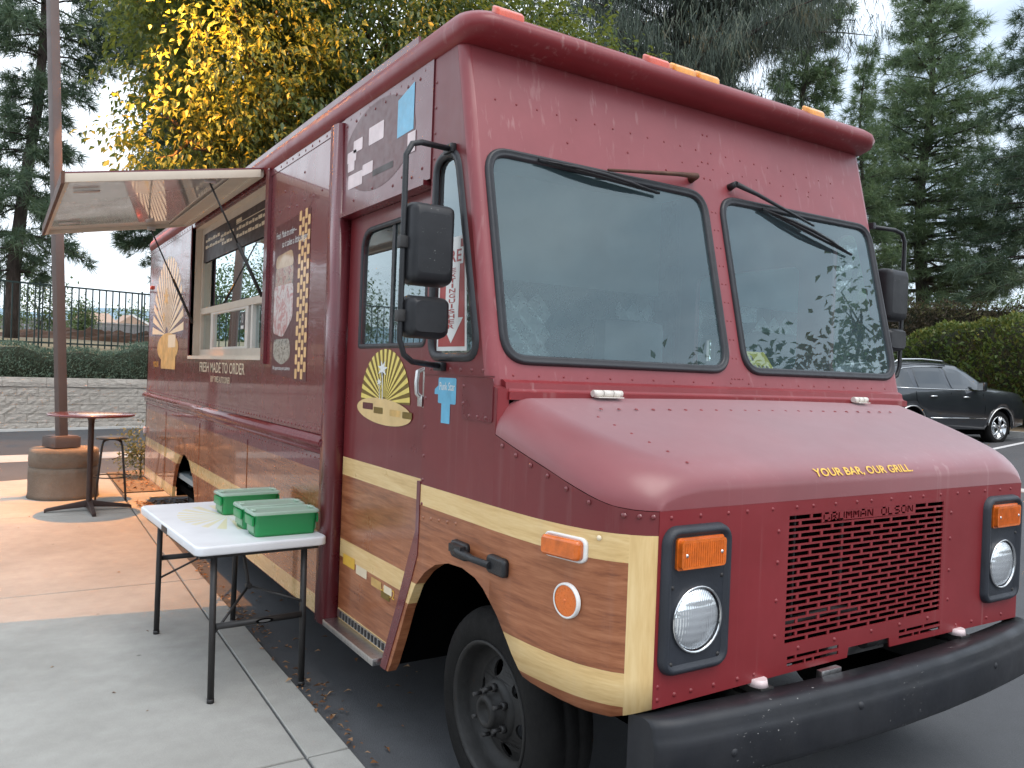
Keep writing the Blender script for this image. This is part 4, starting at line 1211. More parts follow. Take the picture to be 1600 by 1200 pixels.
# header sign: brown badge with worn pale patches and blue flag
hs = thing('header_decal', None, None); hs.parent = truck
HX = XW - 0.006
decal('decal_back', [[(3.62 + 0.42 * math.cos(t), 2.72 + 0.21 * math.sin(t)) for t in [2 * math.pi * k / 36 for k in range(36)]]], HX - 0.0012, M['brownvinyl'], hs)
for i, (px0, py0, px1, py1) in enumerate(((4.00, 2.70, 3.88, 2.755), (3.92, 2.74, 3.80, 2.80), (3.72, 2.735, 3.54, 2.82), (3.98, 2.565, 3.79, 2.635), (3.79, 2.60, 3.66, 2.655), (3.99, 2.655, 3.90, 2.70))):
    decal('decal_patch', [rrect(min(px0, px1), py0, max(px0, px1), py1, 0.008)], HX - 0.0022, M['pinkvinyl'], hs)
decal('decal_patch', [rrect(3.66, 2.565, 3.40, 2.60, 0.004)] if False else [rrect(3.42, 2.575, 3.66, 2.605, 0.006)], HX - 0.0022, M['menu'], hs)
decal('decal_flag', [[(3.385, 2.695), (3.385, 2.865), (3.215, 2.905), (3.215, 2.70)]], HX - 0.0022, M['bluevinyl'], hs)
decal('decal_flag', [[(3.27, 2.60), (3.27, 2.69), (3.19, 2.69), (3.19, 2.60)]], HX - 0.0026, M['pinkvinyl'], hs)
# blue sticker by the door handle
bs = thing('blue_sticker', None, None); bs.parent = truck
decal('sticker_sheet', [rrect(2.755, 1.525, 2.905, 1.628, 0.008)], XW - 0.0012, M['bluevinyl'], bs)
decal('sticker_sheet', [[(2.935, 1.56), (2.935, 1.58), (2.90, 1.598), (2.80, 1.598), (2.80, 1.447), (2.873, 1.447), (2.873, 1.56)]], XW - 0.0017, M['bluevinyl'], bs)
mb = MB(); wt(mb, 'Punk Star', 2.893, 1.578, 0.128, 0.032, XW - 0.0022, bold=0.004); mb.build('sticker_lettering', M['whitevinyl'], bs, recalc=False)
# phone lettering on the door
mb = MB(); wt(mb, '-0132', 3.50, 0.605, 0.15, 0.042, DX - 0.002); mb.build('door_lettering', M['goldtext'], truck, recalc=False)
for i, (y, z, w, h, mm) in enumerate(((4.0, 0.66, 0.16, 0.055, 'goldtext'), (3.82, 0.645, 0.14, 0.045, 'palevinyl'), (3.62, 0.632, 0.12, 0.04, 'dullgold'), (3.47, 0.632, 0.09, 0.035, 'palevinyl'), (3.50, 0.60, 0.10, 0.03, 'olivevinyl'))):
    decal('door_patch', [rrect(y - w, z - h / 2, y, z + h / 2, 0.005)], DX - 0.0015 - 0.0003 * i, M[mm], truck)
# poster
po = thing('menu_poster', None, None); po.parent = truck
decal('poster_sheet', [[(5.275, 1.60), (5.275, 2.545), (4.575, 2.575), (4.565, 1.565)]], XW - 0.0012, M['brownvinyl'], po)
mb = MB(); mb.plate([(4.80, 1.57), (4.80, 2.565), (4.575, 2.575), (4.565, 1.565)], [], side_map(XW - 0.0016)); mb.build('poster_border', M['brownvinyl'], po)
mb = MB()
for r in range(23):
    for c in range(4):
        if (r + c) % 2: continue
        y0 = 4.788 - 0.054 * c; z0 = 1.575 + 0.0428 * r
        mb.plate(rrect(y0 - 0.048, z0 + 0.002, y0 - 0.004, z0 + 0.062, 0.008, 2), [], side_map(XW - 0.0022 - 0.0002 * c))
mb.build('poster_bricks', M['tan'], po)
decal('poster_photo', [rrect(4.87, 2.16, 5.24, 2.27, 0.02)], XW - 0.002, M['photo_a'], po)
decal('poster_photo', [rpoly([(5.25, 2.27), (5.23, 2.35), (4.90, 2.37), (4.86, 2.27)], 0.05)], XW - 0.0021, M['bun'], po)
decal('poster_photo', [rpoly([(5.26, 1.86), (5.26, 2.16), (4.86, 2.16), (4.86, 1.95), (5.05, 1.83)], 0.04)], XW - 0.0022, M['photo_b'], po)
decal('poster_photo', [rpoly([(5.24, 1.70), (5.24, 1.82), (4.90, 1.82), (4.88, 1.70), (5.06, 1.655)], 0.05)], XW - 0.0023, M['photo_c'], po)
mb = MB()
wt(mb, 'Fresh, Made to order\u2014', 5.25, 2.455, 0.42, 0.05, XW - 0.003, shear=0.3); wt(mb, 'so it takes a little longer', 5.12, 2.385, 0.50, 0.055, XW - 0.003, shear=0.3); wt(mb, 'We appreciate your patience', 5.24, 1.618, 0.36, 0.032, XW - 0.003, shear=0.2)
mb.build('poster_lettering', M['whitevinyl'], po, recalc=False)
# extinguisher sign inside the vent window
es = thing('extinguisher_sign', None, None); es.parent = truck
EX = XW + 0.0085
decal('sign_sheet', [[(2.952, 1.735), (2.952, 2.185), (2.735, 2.185), (2.70, 1.735)]], EX, M['white'], es)
decal('sign_panel', [[(2.938, 1.752), (2.938, 2.172), (2.748, 2.172), (2.716, 1.752)]], EX - 0.001, M['redprint'], es)
decal('sign_arrow', [[(2.885, 2.172), (2.885, 1.865), (2.925, 1.865), (2.828, 1.765), (2.735, 1.865), (2.775, 1.865), (2.775, 2.172)], [(2.934, 2.075), (2.934, 2.14), (2.886, 2.14), (2.886, 2.075)], [(2.774, 2.075), (2.774, 2.14), (2.75, 2.14), (2.75, 2.075)]], EX - 0.002, M['white'], es)
mb = MB()
wt(mb, 'FIRE', 2.928, 2.085, 0.165, 0.048, EX - 0.003, bold=0.01)
for i, ch in enumerate('EXTINGUISHER'):
    h = 0.0165; z = 2.045 - 0.0202 * i
    w = 0.014 if ch == 'I' else 0.052
    wt(mb, ch, 2.83 + w / 2, z, w, h, EX - 0.003, bold=0.015)
mb.build('sign_lettering', M['redprint'], es, recalc=False)

# ------------------------------------------------------------------ things kept inside the truck
pl_ = thing('dash_placard', 'yellow card lying on the dashboard behind the right windscreen', 'card', (3.05, 2.70, 1.70))
mb = MB(); mb.box((0.0, -0.03, 0.05), (0.30, 0.004, 0.14), rot=Matrix.Rotation(rad(-38), 3, 'X')); mb.build('card', mat('yellow_card', (0.72, 0.62, 0.10), 0.5, 0, 0.05, 8), pl_)
mb = MB()
Rc = Matrix.Rotation(rad(-38), 3, 'X')
for r_, n_, x_ in ((0.012, 4, -0.06), (-0.048, 9, -0.125)):
    for k in range(n_): mb.poly([Vector((0, -0.03, 0.05)) + Rc @ Vector((x_ + k * 0.028 + a, -0.0028, r_ + b)) for a, b in ((0, 0), (0.016, 0), (0.020, 0.03), (0.004, 0.034))])
mb.build('card_print', M['olivevinyl'], pl_, recalc=False)
ex = thing('fire_extinguisher', 'red fire extinguisher behind the sliding serving window', 'fire extinguisher', (1.76, 6.70, 1.60))
mb = MB(); mb.lathe([(0.001, 0), (0.055, 0.002), (0.06, 0.02), (0.06, 0.32), (0.05, 0.37), (0.025, 0.40), (0.02, 0.42)], (0, 0, 0), (0, 0, 1), 20); mb.build('cylinder', mat('red_enamel', (0.5, 0.02, 0.015), 0.25, 0, 0.05, 5, coat=0.5), ex)
mb = MB(); mb.box((0, 0, 0.435), (0.03, 0.03, 0.03)); mb.box((-0.04, 0.0, 0.46), (0.11, 0.02, 0.015)); mb.tube([(-0.02, 0, 0.43), (-0.07, 0.01, 0.40), (-0.075, 0.02, 0.25)], 0.008, 6); mb.build('valve', M['steelblack'], ex)
sp_ = thing('green_bottle_stack', 'green bottle next to the red extinguisher in the serving window', 'bottle', (1.74, 6.98, 1.60))
mb = MB(); mb.lathe([(0.001, 0), (0.05, 0.002), (0.052, 0.2), (0.046, 0.28), (0.02, 0.34), (0.018, 0.40), (0.001, 0.40)], (0, 0, 0), (0, 0, 1), 16); mb.build('bottle_body', mat('green_glassy_plastic', (0.02, 0.16, 0.06), 0.2, 0, 0.1, 8), sp_)
mb = MB(); mb.lathe([(0.022, 0.40), (0.022, 0.43), (0.001, 0.432)], (0, 0, 0), (0, 0, 1), 12); mb.build('cap', M['white'], sp_)

# ------------------------------------------------------------------ folding table and bins
ft = thing('folding_table', 'white folding table with dark steel legs beside the truck', 'folding table', (1.1075, 4.669, 0.0), rad(3.0))
def table_mat():
    g = G('scuffed_white_table_top'); co = g.coord()
    c = g.ramp(g.noise(co, 5, 6), [(0.3, (0.66, 0.67, 0.70)), (0.7, (0.76, 0.77, 0.80))])
    sc_ = g.ramp(g.noise(g.coord((30, 30, 60)), 1.2, 5, 0.7), [(0.66, (0, 0, 0)), (0.72, (0.5, 0.5, 0.5))])
    sp = g.n('ShaderNodeSeparateXYZ'); g.l(co, sp.inputs[0])
    side = g.math('LESS_THAN', sp.outputs[2], 0.768)
    c = g.mixc(g.math('MULTIPLY', sc_, side), c, (0.25, 0.23, 0.22))
    # faded printed sun
    dx = g.math('SUBTRACT', sp.outputs[0], 0.03); dy = g.math('SUBTRACT', sp.outputs[1], 0.10)
    r2 = g.math('SQRT', g.math('ADD', g.math('MULTIPLY', g.math('MULTIPLY', dx, dx), 2.4), g.math('MULTIPLY', dy, dy)))
    ang = g.math('ARCTAN2', dy, dx)
    rays = g.math('GREATER_THAN', g.math('SINE', g.math('MULTIPLY', ang, 22.0)), 0.0)
    inside = g.math('MULTIPLY', g.math('LESS_THAN', r2, 0.40), g.math('SUBTRACT', 1.0, side))
    msk = g.math('MULTIPLY', g.math('MULTIPLY', rays, inside), 0.55)
    c = g.mixc(msk, c, (0.70, 0.60, 0.22))
    nm = g.bump(g.noise(co, 160, 3), 0.12, 0.002)
    return g.fin(g.pbsdf(c, 0.36, 0, 0, 0.1, 1.5, nm))
mb = MB()
ol = rrect(-0.331, -0.655, 0.331, 0.655, 0.045, 6)
mb.loft([[(u, v, z) for u, v in offs(ol, d)] for d, z in ((0.012, 0.728), (0.002, 0.731), (0.0, 0.737), (0.001, 0.748), (0.0, 0.762), (0.002, 0.770), (0.009, 0.775))], True, True, True)
tt = mb.build('table_top', table_mat(), ft)
mb = MB()
for i, s in enumerate((1, 0.45)):
    cx, cy = (0.045, 0.03) if i == 0 else (0.10, 0.05)
    mb.plate([(cx + s * (0.055 if k % 2 == 0 else 0.02) * math.cos(math.pi * k / 8), cy + s * (0.13 if k % 2 == 0 else 0.05) * math.sin(math.pi * k / 8)) for k in range(16)], [], lambda u, v: (u, v, 0.7758 + 0.0004 * i))
mb.build('palm_print', M['whitevinyl'], tt)
mb = MB(); mb.span(-0.3335, -0.331, -0.06, 0.06, 0.733, 0.764); mb.build('fold_catch', M['blackplastic'], tt)
mb = MB(); mb.span(-0.30, 0.30, -0.60, -0.57, 0.705, 0.728); mb.span(-0.30, 0.30, 0.57, 0.60, 0.705, 0.728); mb.span(-0.305, -0.28, -0.565, 0.565, 0.705, 0.7278); mb.span(0.28, 0.305, -0.565, 0.565, 0.705, 0.7278); mb.build('under_frame', M['steelblack'], ft)
LEGX = (-0.228, 0.228)
for yy, bz in ((-0.605, 0.37), (0.585, 0.46)):
    for lx in LEGX:
        mb = MB(); mb.tube([(lx, yy + (0.02 if yy < 0 else -0.02), 0.715), (lx, yy, 0.02)], 0.0165, 12); mb.tube([(lx, yy, 0.022), (lx, yy, 0.0)], 0.018, 12); mb.build('leg', M['steelblack'], ft)
    mb = MB(); mb.tube([(LEGX[0] + 0.014, yy, bz), (LEGX[1] - 0.014, yy, bz)], 0.016, 10); mb.build('leg_crossbar', M['steelblack'], ft)
    s = 1 if yy < 0 else -1
    kn = (0.0, yy + s * 0.19, 0.50)
    mb = MB(); mb.tube([(LEGX[1] - 0.01, yy + s * 0.004, 0.44), kn], 0.007, 6); mb.tube([(LEGX[0] + 0.01, yy + s * 0.004, 0.34), kn], 0.007, 6); mb.tube([kn, (0.0, yy + s * 0.33, 0.71)], 0.009, 6); mb.tube([(kn[0], kn[1] - 0.015, kn[2]), (kn[0], kn[1] + 0.015, kn[2])], 0.016, 8)
    mb.build('leg_brace', M['steelblack'], ft)
mb = MB(); mb.plate([(0.02 + 0.045 * math.cos(t), 0.37 + 0.012 * math.sin(t)) for t in [2 * math.pi * k / 20 for k in range(20)]], [], lambda u, v: (u, -0.6222, v), lambda u, v: (u, -0.612, v)); mb.build('maker_badge', M['dark'], ft)
mb = MB(); mb.plate([(0.02 + 0.030 * math.cos(t), 0.37 + 0.006 * math.sin(t)) for t in [2 * math.pi * k / 20 for k in range(20)]], [], lambda u, v: (u, -0.6226, v)); mb.build('badge_print', M['alu'], ft)

def green_plastic(name, col):
    g = G(name); co = g.coord()
    p = g.pbsdf(col, 0.33, 0, 0.15, 0.2)
    t = g.n('ShaderNodeBsdfTranslucent'); t.inputs[0].default_value = (*[min(1, c * 1.3) for c in col], 1)
    mx = g.n('ShaderNodeMixShader'); mx.inputs[0].default_value = 0.18; g.l(p, mx.inputs[1]); g.l(t.outputs[0], mx.inputs[2])
    return g.fin(mx.outputs[0])
M['bin'] = green_plastic('green_bin_plastic', (0.018, 0.30, 0.085))
def lid_mat():
    g = G('frosted_clear_lid'); co = g.coord()
    p = g.pbsdf((0.62, 0.74, 0.66), 0.30, 0, 0.4, 0.12)
    t = g.n('ShaderNodeBsdfTransparent'); t.inputs[0].default_value = (0.82, 0.93, 0.86, 1)
    mx = g.n('ShaderNodeMixShader'); mx.inputs[0].default_value = 0.48; g.l(t.outputs[0], mx.inputs[1]); g.l(p, mx.inputs[2])
    return g.fin(mx.outputs[0])
M['lid'] = lid_mat()
M['frost'] = green_plastic('pale_moulded_end', (0.20, 0.42, 0.24))
def make_bin():
    r = thing('storage_bin', '', 'storage bin', (0, 0, 0), 0, 'green lidded bins on the folding table')
    hx, hy, h = 0.163, 0.083, 0.118
    mb = MB()
    def rg(d, z): return [(u, v, z) for u, v in rrect(-hx + d, -hy + d, hx - d, hy - d, 0.022, 4)]
    mb.loft([rg(0.012, 0.003), rg(0.008, 0.0), rg(0.006, 0.012), rg(0.0, h - 0.014), rg(-0.004, h - 0.012), rg(-0.004, h), rg(0.003, h), rg(0.006, h - 0.01), rg(0.012, 0.012)], True, False, True)
    mb.face([mb.vert(p) for p in rg(0.012, 0.003)], False); mb.face([mb.vert(p) for p in rg(0.012, 0.010)], False)
    mb.build('tub', M['bin'], r)
    for sx in (-1, 1):
        mb = MB()
        mb.span(min(sx * hx, sx * (hx + 0.012)), max(sx * hx, sx * (hx + 0.012)), -hy + 0.018, hy - 0.018, h - 0.062, h - 0.016)
        mb.build('grip', M['bin'], r, 0.003)
        mb = MB(); mb.span(min(sx * (hx - 0.004), sx * (hx + 0.0015)), max(sx * (hx - 0.004), sx * (hx + 0.0015)), -hy + 0.024, hy - 0.024, 0.02, h - 0.064); mb.build('end_label', M['frost'], r, 0.001)
    mb = MB()
    def rl(d, z): return [(u, v, z) for u, v in rrect(-hx - 0.012 + d, -hy - 0.010 + d, hx + 0.012 - d, hy + 0.010 - d, 0.024, 4)]
    mb.loft([rl(0.0, h - 0.006), rl(0.0, h + 0.004), rl(0.005, h + 0.010), rl(0.016, h + 0.010), rl(0.022, h + 0.004)], True, False, True)
    mb.face([mb.vert(p) for p in rl(0.022, h + 0.004)], False)
    mb.build('lid', M['lid'], r)
    mb = MB()
    for sx in (-1, 1): mb.span(sx * 0.155 - 0.012, sx * 0.155 + 0.012, -0.028, 0.028, h + 0.008, h + 0.016)
    mb.build('lid_latch', M['lid'], r, 0.003)
    return r
b0 = make_bin()
binpos = [((1.277, 4.205, 0.7755), rad(1.5), 'green bin nearest the camera on the folding table corner'), ((1.272, 4.425, 0.7755), rad(2.5), 'green bin pressed behind the nearest bin, between the other two'), ((1.270, 4.885, 0.7755), rad(3), 'green bin standing alone farthest back on the folding table')]
for i, (p, a, lb) in enumerate(binpos):
    b = b0 if i == 0 else copy_tree(b0)
    b.location = p; b.rotation_euler = (0, 0, a); b['label'] = lb

# ------------------------------------------------------------------ bar table, stool, lamp post
M['tablemetal'] = mat('brown_cast_metal', (0.055, 0.034, 0.030), 0.45, 0.3, 0.2, 7, 0.1, 60)
bt = thing('bar_table', 'tall round dark red bar table on a four foot pedestal', 'bar table', (0.872, 9.86, 0.0))
def bt_mat():
    g = G('dark_red_printed_table_top'); co = g.coord(); sp = g.n('ShaderNodeSeparateXYZ'); g.l(co, sp.inputs[0])
    dx = g.math('SUBTRACT', sp.outputs[0], 0.08); dy = sp.outputs[1]
    r = g.math('SQRT', g.math('ADD', g.math('MULTIPLY', dx, dx), g.math('MULTIPLY', dy, dy)))
    ang = g.math('ARCTAN2', dy, dx)
    rays = g.math('GREATER_THAN', g.math('SINE', g.math('MULTIPLY', ang, 24.0)), -0.2)
    ins = g.math('MULTIPLY', g.math('LESS_THAN', r, 0.22), rays)
    c = g.mixc(ins, (0.11, 0.022, 0.026), (0.72, 0.55, 0.18))
    return g.fin(g.pbsdf(c, 0.25, 0, 0.7, 0.1))
mb = MB(); mb.lathe([(0.001, 1.030), (0.41, 1.030), (0.428, 1.036), (0.43, 1.045), (0.427, 1.053), (0.418, 1.056), (0.001, 1.056)], (0, 0, 0), (0, 0, 1), 64); mb.build('table_top', bt_mat(), bt)
mb = MB(); mb.lathe([(0.030, 0.06), (0.030, 0.94), (0.034, 0.99), (0.055, 1.02), (0.09, 1.029)], (0, 0, 0), (0, 0, 1), 24); mb.build('column', M['tablemetal'], bt)
for k in range(4):
    a = rad(92 + 90 * k)
    d = Vector((math.cos(a), math.sin(a), 0)); n_ = Vector((-d.y, d.x, 0))
    mb = MB()
    rings = []
    for t, w, z0, z1 in ((0.0, 0.034, 0.04, 0.115), (0.06, 0.032, 0.04, 0.105), (0.25, 0.026, 0.028, 0.072), (0.40, 0.022, 0.012, 0.046), (0.425, 0.020, 0.0, 0.036)):
        c = d * t
        rings.append([c - n_ * w + Vector((0, 0, z0)), c + n_ * w + Vector((0, 0, z0)), c + n_ * w * 0.8 + Vector((0, 0, z1)), c - n_ * w * 0.8 + Vector((0, 0, z1))])
    mb.loft(rings, True, True, False)
    mb.build('foot', M['tablemetal'], bt, 0.005)
st = thing('bar_stool', 'black round bar stool with bent tube legs by the bar table', 'bar stool', (1.165, 10.60, 0.0))
mb = MB(); mb.lathe([(0.001, 0.712), (0.165, 0.712), (0.178, 0.718), (0.180, 0.728), (0.172, 0.738), (0.10, 0.742), (0.001, 0.743)], (0, 0, 0), (0, 0, 1), 40); mb.build('seat', mat('black_stool_seat', (0.03, 0.035, 0.04), 0.4, 0, 0.15, 9), st)
for k in range(4):
    a = rad(38 + 90 * k); c, s = math.cos(a), math.sin(a)
    mb = MB(); mb.tube([(0.06 * c, 0.06 * s, 0.706), (0.10 * c, 0.10 * s, 0.703), (0.135 * c, 0.135 * s, 0.68), (0.152 * c, 0.152 * s, 0.63), (0.20 * c, 0.20 * s, 0.25), (0.228 * c, 0.228 * s, 0.0)], 0.0115, 8); mb.build('leg', M['steelblack'], st)
mb = MB(); mb.tube([(0.194 * math.cos(t), 0.194 * math.sin(t), 0.27) for t in [2 * math.pi * k / 32 for k in range(33)]], 0.008, 6, False); mb.build('foot_ring', M['steelblack'], st)

PX, PY = 0.660, 10.98
lpst = wthing('light_pole', 'square brown steel light pole with glowing shoebox lamp head', 'light pole', (PX, PY, 0.58))
M['pole'] = mat('brown_pole_paint', (0.115, 0.082, 0.072), 0.5, 0.0, 0.12, 3, 0.06, 30)
mb = MB(); c45 = [(0.051 * sx * math.cos(rad(24)) - 0.051 * sy * math.sin(rad(24)), 0.051 * sx * math.sin(rad(24)) + 0.051 * sy * math.cos(rad(24))) for sx, sy in ((-1, -1), (1, -1), (1, 1), (-1, 1))]
mb.loft([[(PX + a + dx, PY + b, z) for a, b in c45] for z, dx in ((0.70, 0.0), (6.60, -0.265))], True, True, False); mb.build('pole', M['pole'], lpst, 0.006)
mb = MB(); mb.box((PX, PY, 0.652), (0.30, 0.30, 0.125), rad(24)); mb.box((PX, PY, 0.72), (0.27, 0.27, 0.012), rad(24)); mb.build('base_cover', M['pole'], lpst, 0.006)
mb = MB(); mb.span(PX - 0.24, 0.893, 10.97, 11.03, 6.48, 6.54); mb.build('arm', M['pole'], lpst)
HY0, HY1, HX0, HX1, HZ = 10.85, 11.30, 0.90, 1.34, 6.40
mb = MB()
mb.span(HX0, HX1 + 0.03, HY0 - 0.006, HY0, HZ, 6.72); mb.span(HX0, HX1 + 0.03, HY1, HY1 + 0.006, HZ, 6.72)
mb.span(HX0 - 0.006, HX0, HY0, HY1, 6.06, 6.72); mb.span(HX0, HX1 + 0.03, HY0, HY1, 6.715, 6.72); mb.span(HX1 + 0.03, HX1 + 0.036, HY0, HY1, 6.69, 6.72)  # left skirt drawn down extra far to keep lamp light off the pole
mb.build('lamp_housing', M['pole'], lpst)
g = G('glowing_lamp_bulb'); em = g.n('ShaderNodeEmission'); em.inputs[0].default_value = (1.0, 0.62, 0.25, 1); em.inputs[1].default_value = 30; M['bulb'] = g.fin(em.outputs[0])
for yb_, zb_ in ((11.05, 6.655), (10.915, 6.70)):
    mb = MB(); mb.cyl((1.0, yb_, zb_ + 0.005), (1.0, yb_, zb_ + 0.018), 0.02, 0.025, 12); mb.build('bulb', M['bulb'], lpst)
def lamp(name, x, y, z, p, col):
    ld = bpy.data.lights.new(name, 'POINT'); ld.energy = p; ld.color = col; ld.shadow_soft_size = 0.006
    o = bpy.data.objects.new(name, ld); COL.objects.link(o); o.parent = lpst; o.location = Vector((x, y, z)) - LOC[lpst.name]
LAMPC = (1.0, 0.37, 0.06)
lamp('lamp_light', 1.0, 11.05, 6.617, 1500, LAMPC)
lamp('lamp_light', 1.0, 10.915, 6.667, 650, LAMPC)
def conc(name, lo, hi, bump=0.35, bs=40, extra=None):
    g = G(name); co = g.coord()
    a = g.noise(co, 1.1, 8, 0.62); b = g.noise(co, 9, 6, 0.65); c3 = g.noise(co, 120, 4, 0.6)
    c = g.ramp(a, [(0.3, lo), (0.7, hi)])
    c = g.mixc(g.ramp(b, [(0.35, (0, 0, 0)), (0.75, (0.35, 0.35, 0.35))]), c, tuple(x * 0.75 for x in lo))
    c = g.mixc(g.ramp(c3, [(0.60, (0, 0, 0)), (0.72, (0.25, 0.25, 0.25))]), c, tuple(x * 0.55 for x in lo))
    if extra:
        vo = g.n('ShaderNodeTexVoronoi', Scale=1.9); g.l(co, vo.inputs[0])
        sp0 = g.ramp(vo.outputs['Distance'], [(0.014, (0.6, 0.6, 0.6)), (0.032, (0, 0, 0))])
        c = g.mixc(sp0, c, (0.07, 0.065, 0.06))
        stn = g.ramp(g.noise(co, 0.55, 5, 0.6, 0.8), [(0.54, (0, 0, 0)), (0.72, (0.40, 0.40, 0.40))])
        c = g.mixc(stn, c, (0.20, 0.18, 0.155))
        agg = g.ramp(g.noise(co, 300, 2, 0.6), [(0.36, (0.35, 0.35, 0.35)), (0.5, (0, 0, 0))])
        c = g.mixc(agg, c, (0.16, 0.15, 0.14))
    h = g.math('ADD', g.math('MULTIPLY', g.noise(co, bs, 8, 0.7), 1.0), g.math('MULTIPLY', b, 0.5))
    return g.fin(g.pbsdf(c, 0.88, 0, 0, 0.1, 1.4, g.bump(h, bump, 0.01)))
cb = thing('lamp_plinth', 'weathered round concrete plinth under the light pole', 'plinth', (PX + 0.035, PY, 0.0))
mb = MB(); mb.smooth = True
rings = []
for z, r in ((0.0, 0.382), (0.05, 0.375), (0.14, 0.372), (0.22, 0.375), (0.30, 0.371), (0.355, 0.374), (0.366, 0.358), (0.38, 0.372), (0.46, 0.373), (0.54, 0.371), (0.568, 0.364), (0.58, 0.345)):
    rings.append([(r * (1 + 0.030 * noise.noise(Vector((6 * math.cos(t), 6 * math.sin(t), z * 14)))) * math.cos(t), r * (1 + 0.030 * noise.noise(Vector((6 * math.cos(t), 6 * math.sin(t), z * 14 + 9)))) * math.sin(t), z) for t in [2 * math.pi * k / 56 for k in range(56)]])
mb.loft(rings, True, True, True); mb.build('plinth', conc('weathered_brown_concrete', (0.09, 0.066, 0.046), (0.33, 0.265, 0.21), 1.0, 26, True), cb)

# ------------------------------------------------------------------ ground
def gz(x, y):
    return -0.012 + 0.039 * min(max(0.0, x - 4.4), 23.0)
def asphalt_mat():
    g = G('worn_asphalt'); co = g.coord()
    a = g.noise(co, 0.35, 8, 0.6); b = g.noise(co, 6, 6, 0.7); f = g.noise(co, 220, 3, 0.6)
    c = g.ramp(a, [(0.3, (0.060, 0.062, 0.068)), (0.7, (0.088, 0.091, 0.098))])
    c = g.mixc(g.ramp(b, [(0.45, (0, 0, 0)), (0.8, (0.4, 0.4, 0.4))]), c, (0.045, 0.045, 0.047))
    c = g.mixc(g.ramp(f, [(0.58, (0, 0, 0)), (0.72, (0.6, 0.6, 0.6))]), c, (0.16, 0.16, 0.165))
    return g.fin(g.pbsdf(c, 0.72, 0, 0, 0.1, 1.5, g.bump(f, 0.5, 0.006)))
M['asphalt'] = asphalt_mat()
def sheet(name, xs, ys, fz, mtl, kind='structure'):
    mb = MB(); mb.smooth = True
    ids = [[mb.vert((x, y, fz(x, y))) for x in xs] for y in ys]
    for i in range(len(ys) - 1):
        for j in range(len(xs) - 1): mb.face((ids[i][j], ids[i][j + 1], ids[i + 1][j + 1], ids[i + 1][j]))
    o = mb.build(name, mtl, recalc=False); o['kind'] = kind
    return o
sheet('asphalt_lot', [-900, -60, -8, 0, 4.4, 8, 14, 20, 27.4, 60, 900], [-900, -60, -10, 0, 4, 8, 12, 18, 30, 60, 900], gz, M['asphalt'])
M['slab'] = conc('broomed_concrete_paving', (0.30, 0.295, 0.275), (0.43, 0.425, 0.40), 0.3, 90, True)
M['kerbconc'] = conc('concrete_gutter', (0.42, 0.415, 0.40), (0.52, 0.51, 0.49), 0.2, 60)
pv = bpy.data.objects.new('pavement', None); COL.objects.link(pv); pv['kind'] = 'structure'
je = lambda y: 1.283 + 0.0145 * y                # edge beside the truck
jj = lambda y: 1.063 + 0.0235 * y                # long joint
def slab(pts, z0=-0.10, z1=0.0):
    mb = MB()
    mb.loft([[(p[0], p[1], z0) for p in pts], [(p[0], p[1], z1) for p in pts]], True, True, False)
    o = mb.build('slab', M['slab'], pv, 0.004, 1)
    return o
gp_ = 0.006
rows_ = [(-6.0, -2.9), (-2.9, 0.2), (0.2, 3.30), (3.30, 6.45), (6.45, 9.62)]
for y0, y1 in rows_:
    a, b = y0 + gp_, y1 - gp_
    slab([(jj(a) + gp_, a), (je(a), a), (je(b), b), (jj(b) + gp_, b)])
    for x0, x1 in ((-7.6, -4.5), (-4.5, -1.4), (-1.4, None)):
        xr0, xr1 = (jj(a) - gp_, jj(b) - gp_) if x1 is None else (x1 - gp_, x1 - gp_)
        slab([(x0 + gp_, a), (xr0, a), (xr1, b), (x0 + gp_, b)])
pf = lambda x: 12.48 + 0.40 * x                   # far edge towards the road
a = 9.62 + gp_
for x0, x1 in ((-7.6, -4.5), (-4.5, -1.4), (-1.4, None)):
    if x1 is None: slab([(x0 + gp_, a), (jj(a) - gp_, a), (1.335, 11.9), (1.36, pf(1.36)), (x0 + gp_, pf(x0))])
    else: slab([(x0 + gp_, a), (x1 - gp_, a), (x1 - gp_, pf(x1)), (x0 + gp_, pf(x0))])
slab([(jj(a) + gp_, a), (je(a), a), (1.50, 10.22), (1.62, 10.60), (4.6, 10.75), (4.6, 11.15), (1.60, 11.0), (1.345, 10.98)])
# gutter strip across the drive
mb = MB(); mb.loft([[(x, 14.78 + 0.21 * x, z) for x, z in ((-8, -0.05), (12, -0.05), (12, -0.006), (-8, -0.006))], [(x, 15.79 + 0.17 * x, z) for x, z in ((-8, -0.05), (12, -0.05), (12, -0.006), (-8, -0.006))]], True, True, False)
o = mb.build('concrete_gutter', M['kerbconc']); o['kind'] = 'structure'
# planter soil behind the truck
M['soil'] = conc('dry_brown_soil', (0.13, 0.090, 0.055), (0.27, 0.20, 0.13), 1.0, 30)
mb = MB()
so = [(1.352, 11.0), (1.60, 11.02), (4.6, 11.17), (4.6, 14.2), (1.372, 13.03)]
mb.loft([[(p[0], p[1], -0.09) for p in so], [(p[0], p[1], 0.012) for p in so]], True, True, False); o = mb.build('planter_soil', M['soil']); o['kind'] = 'structure'
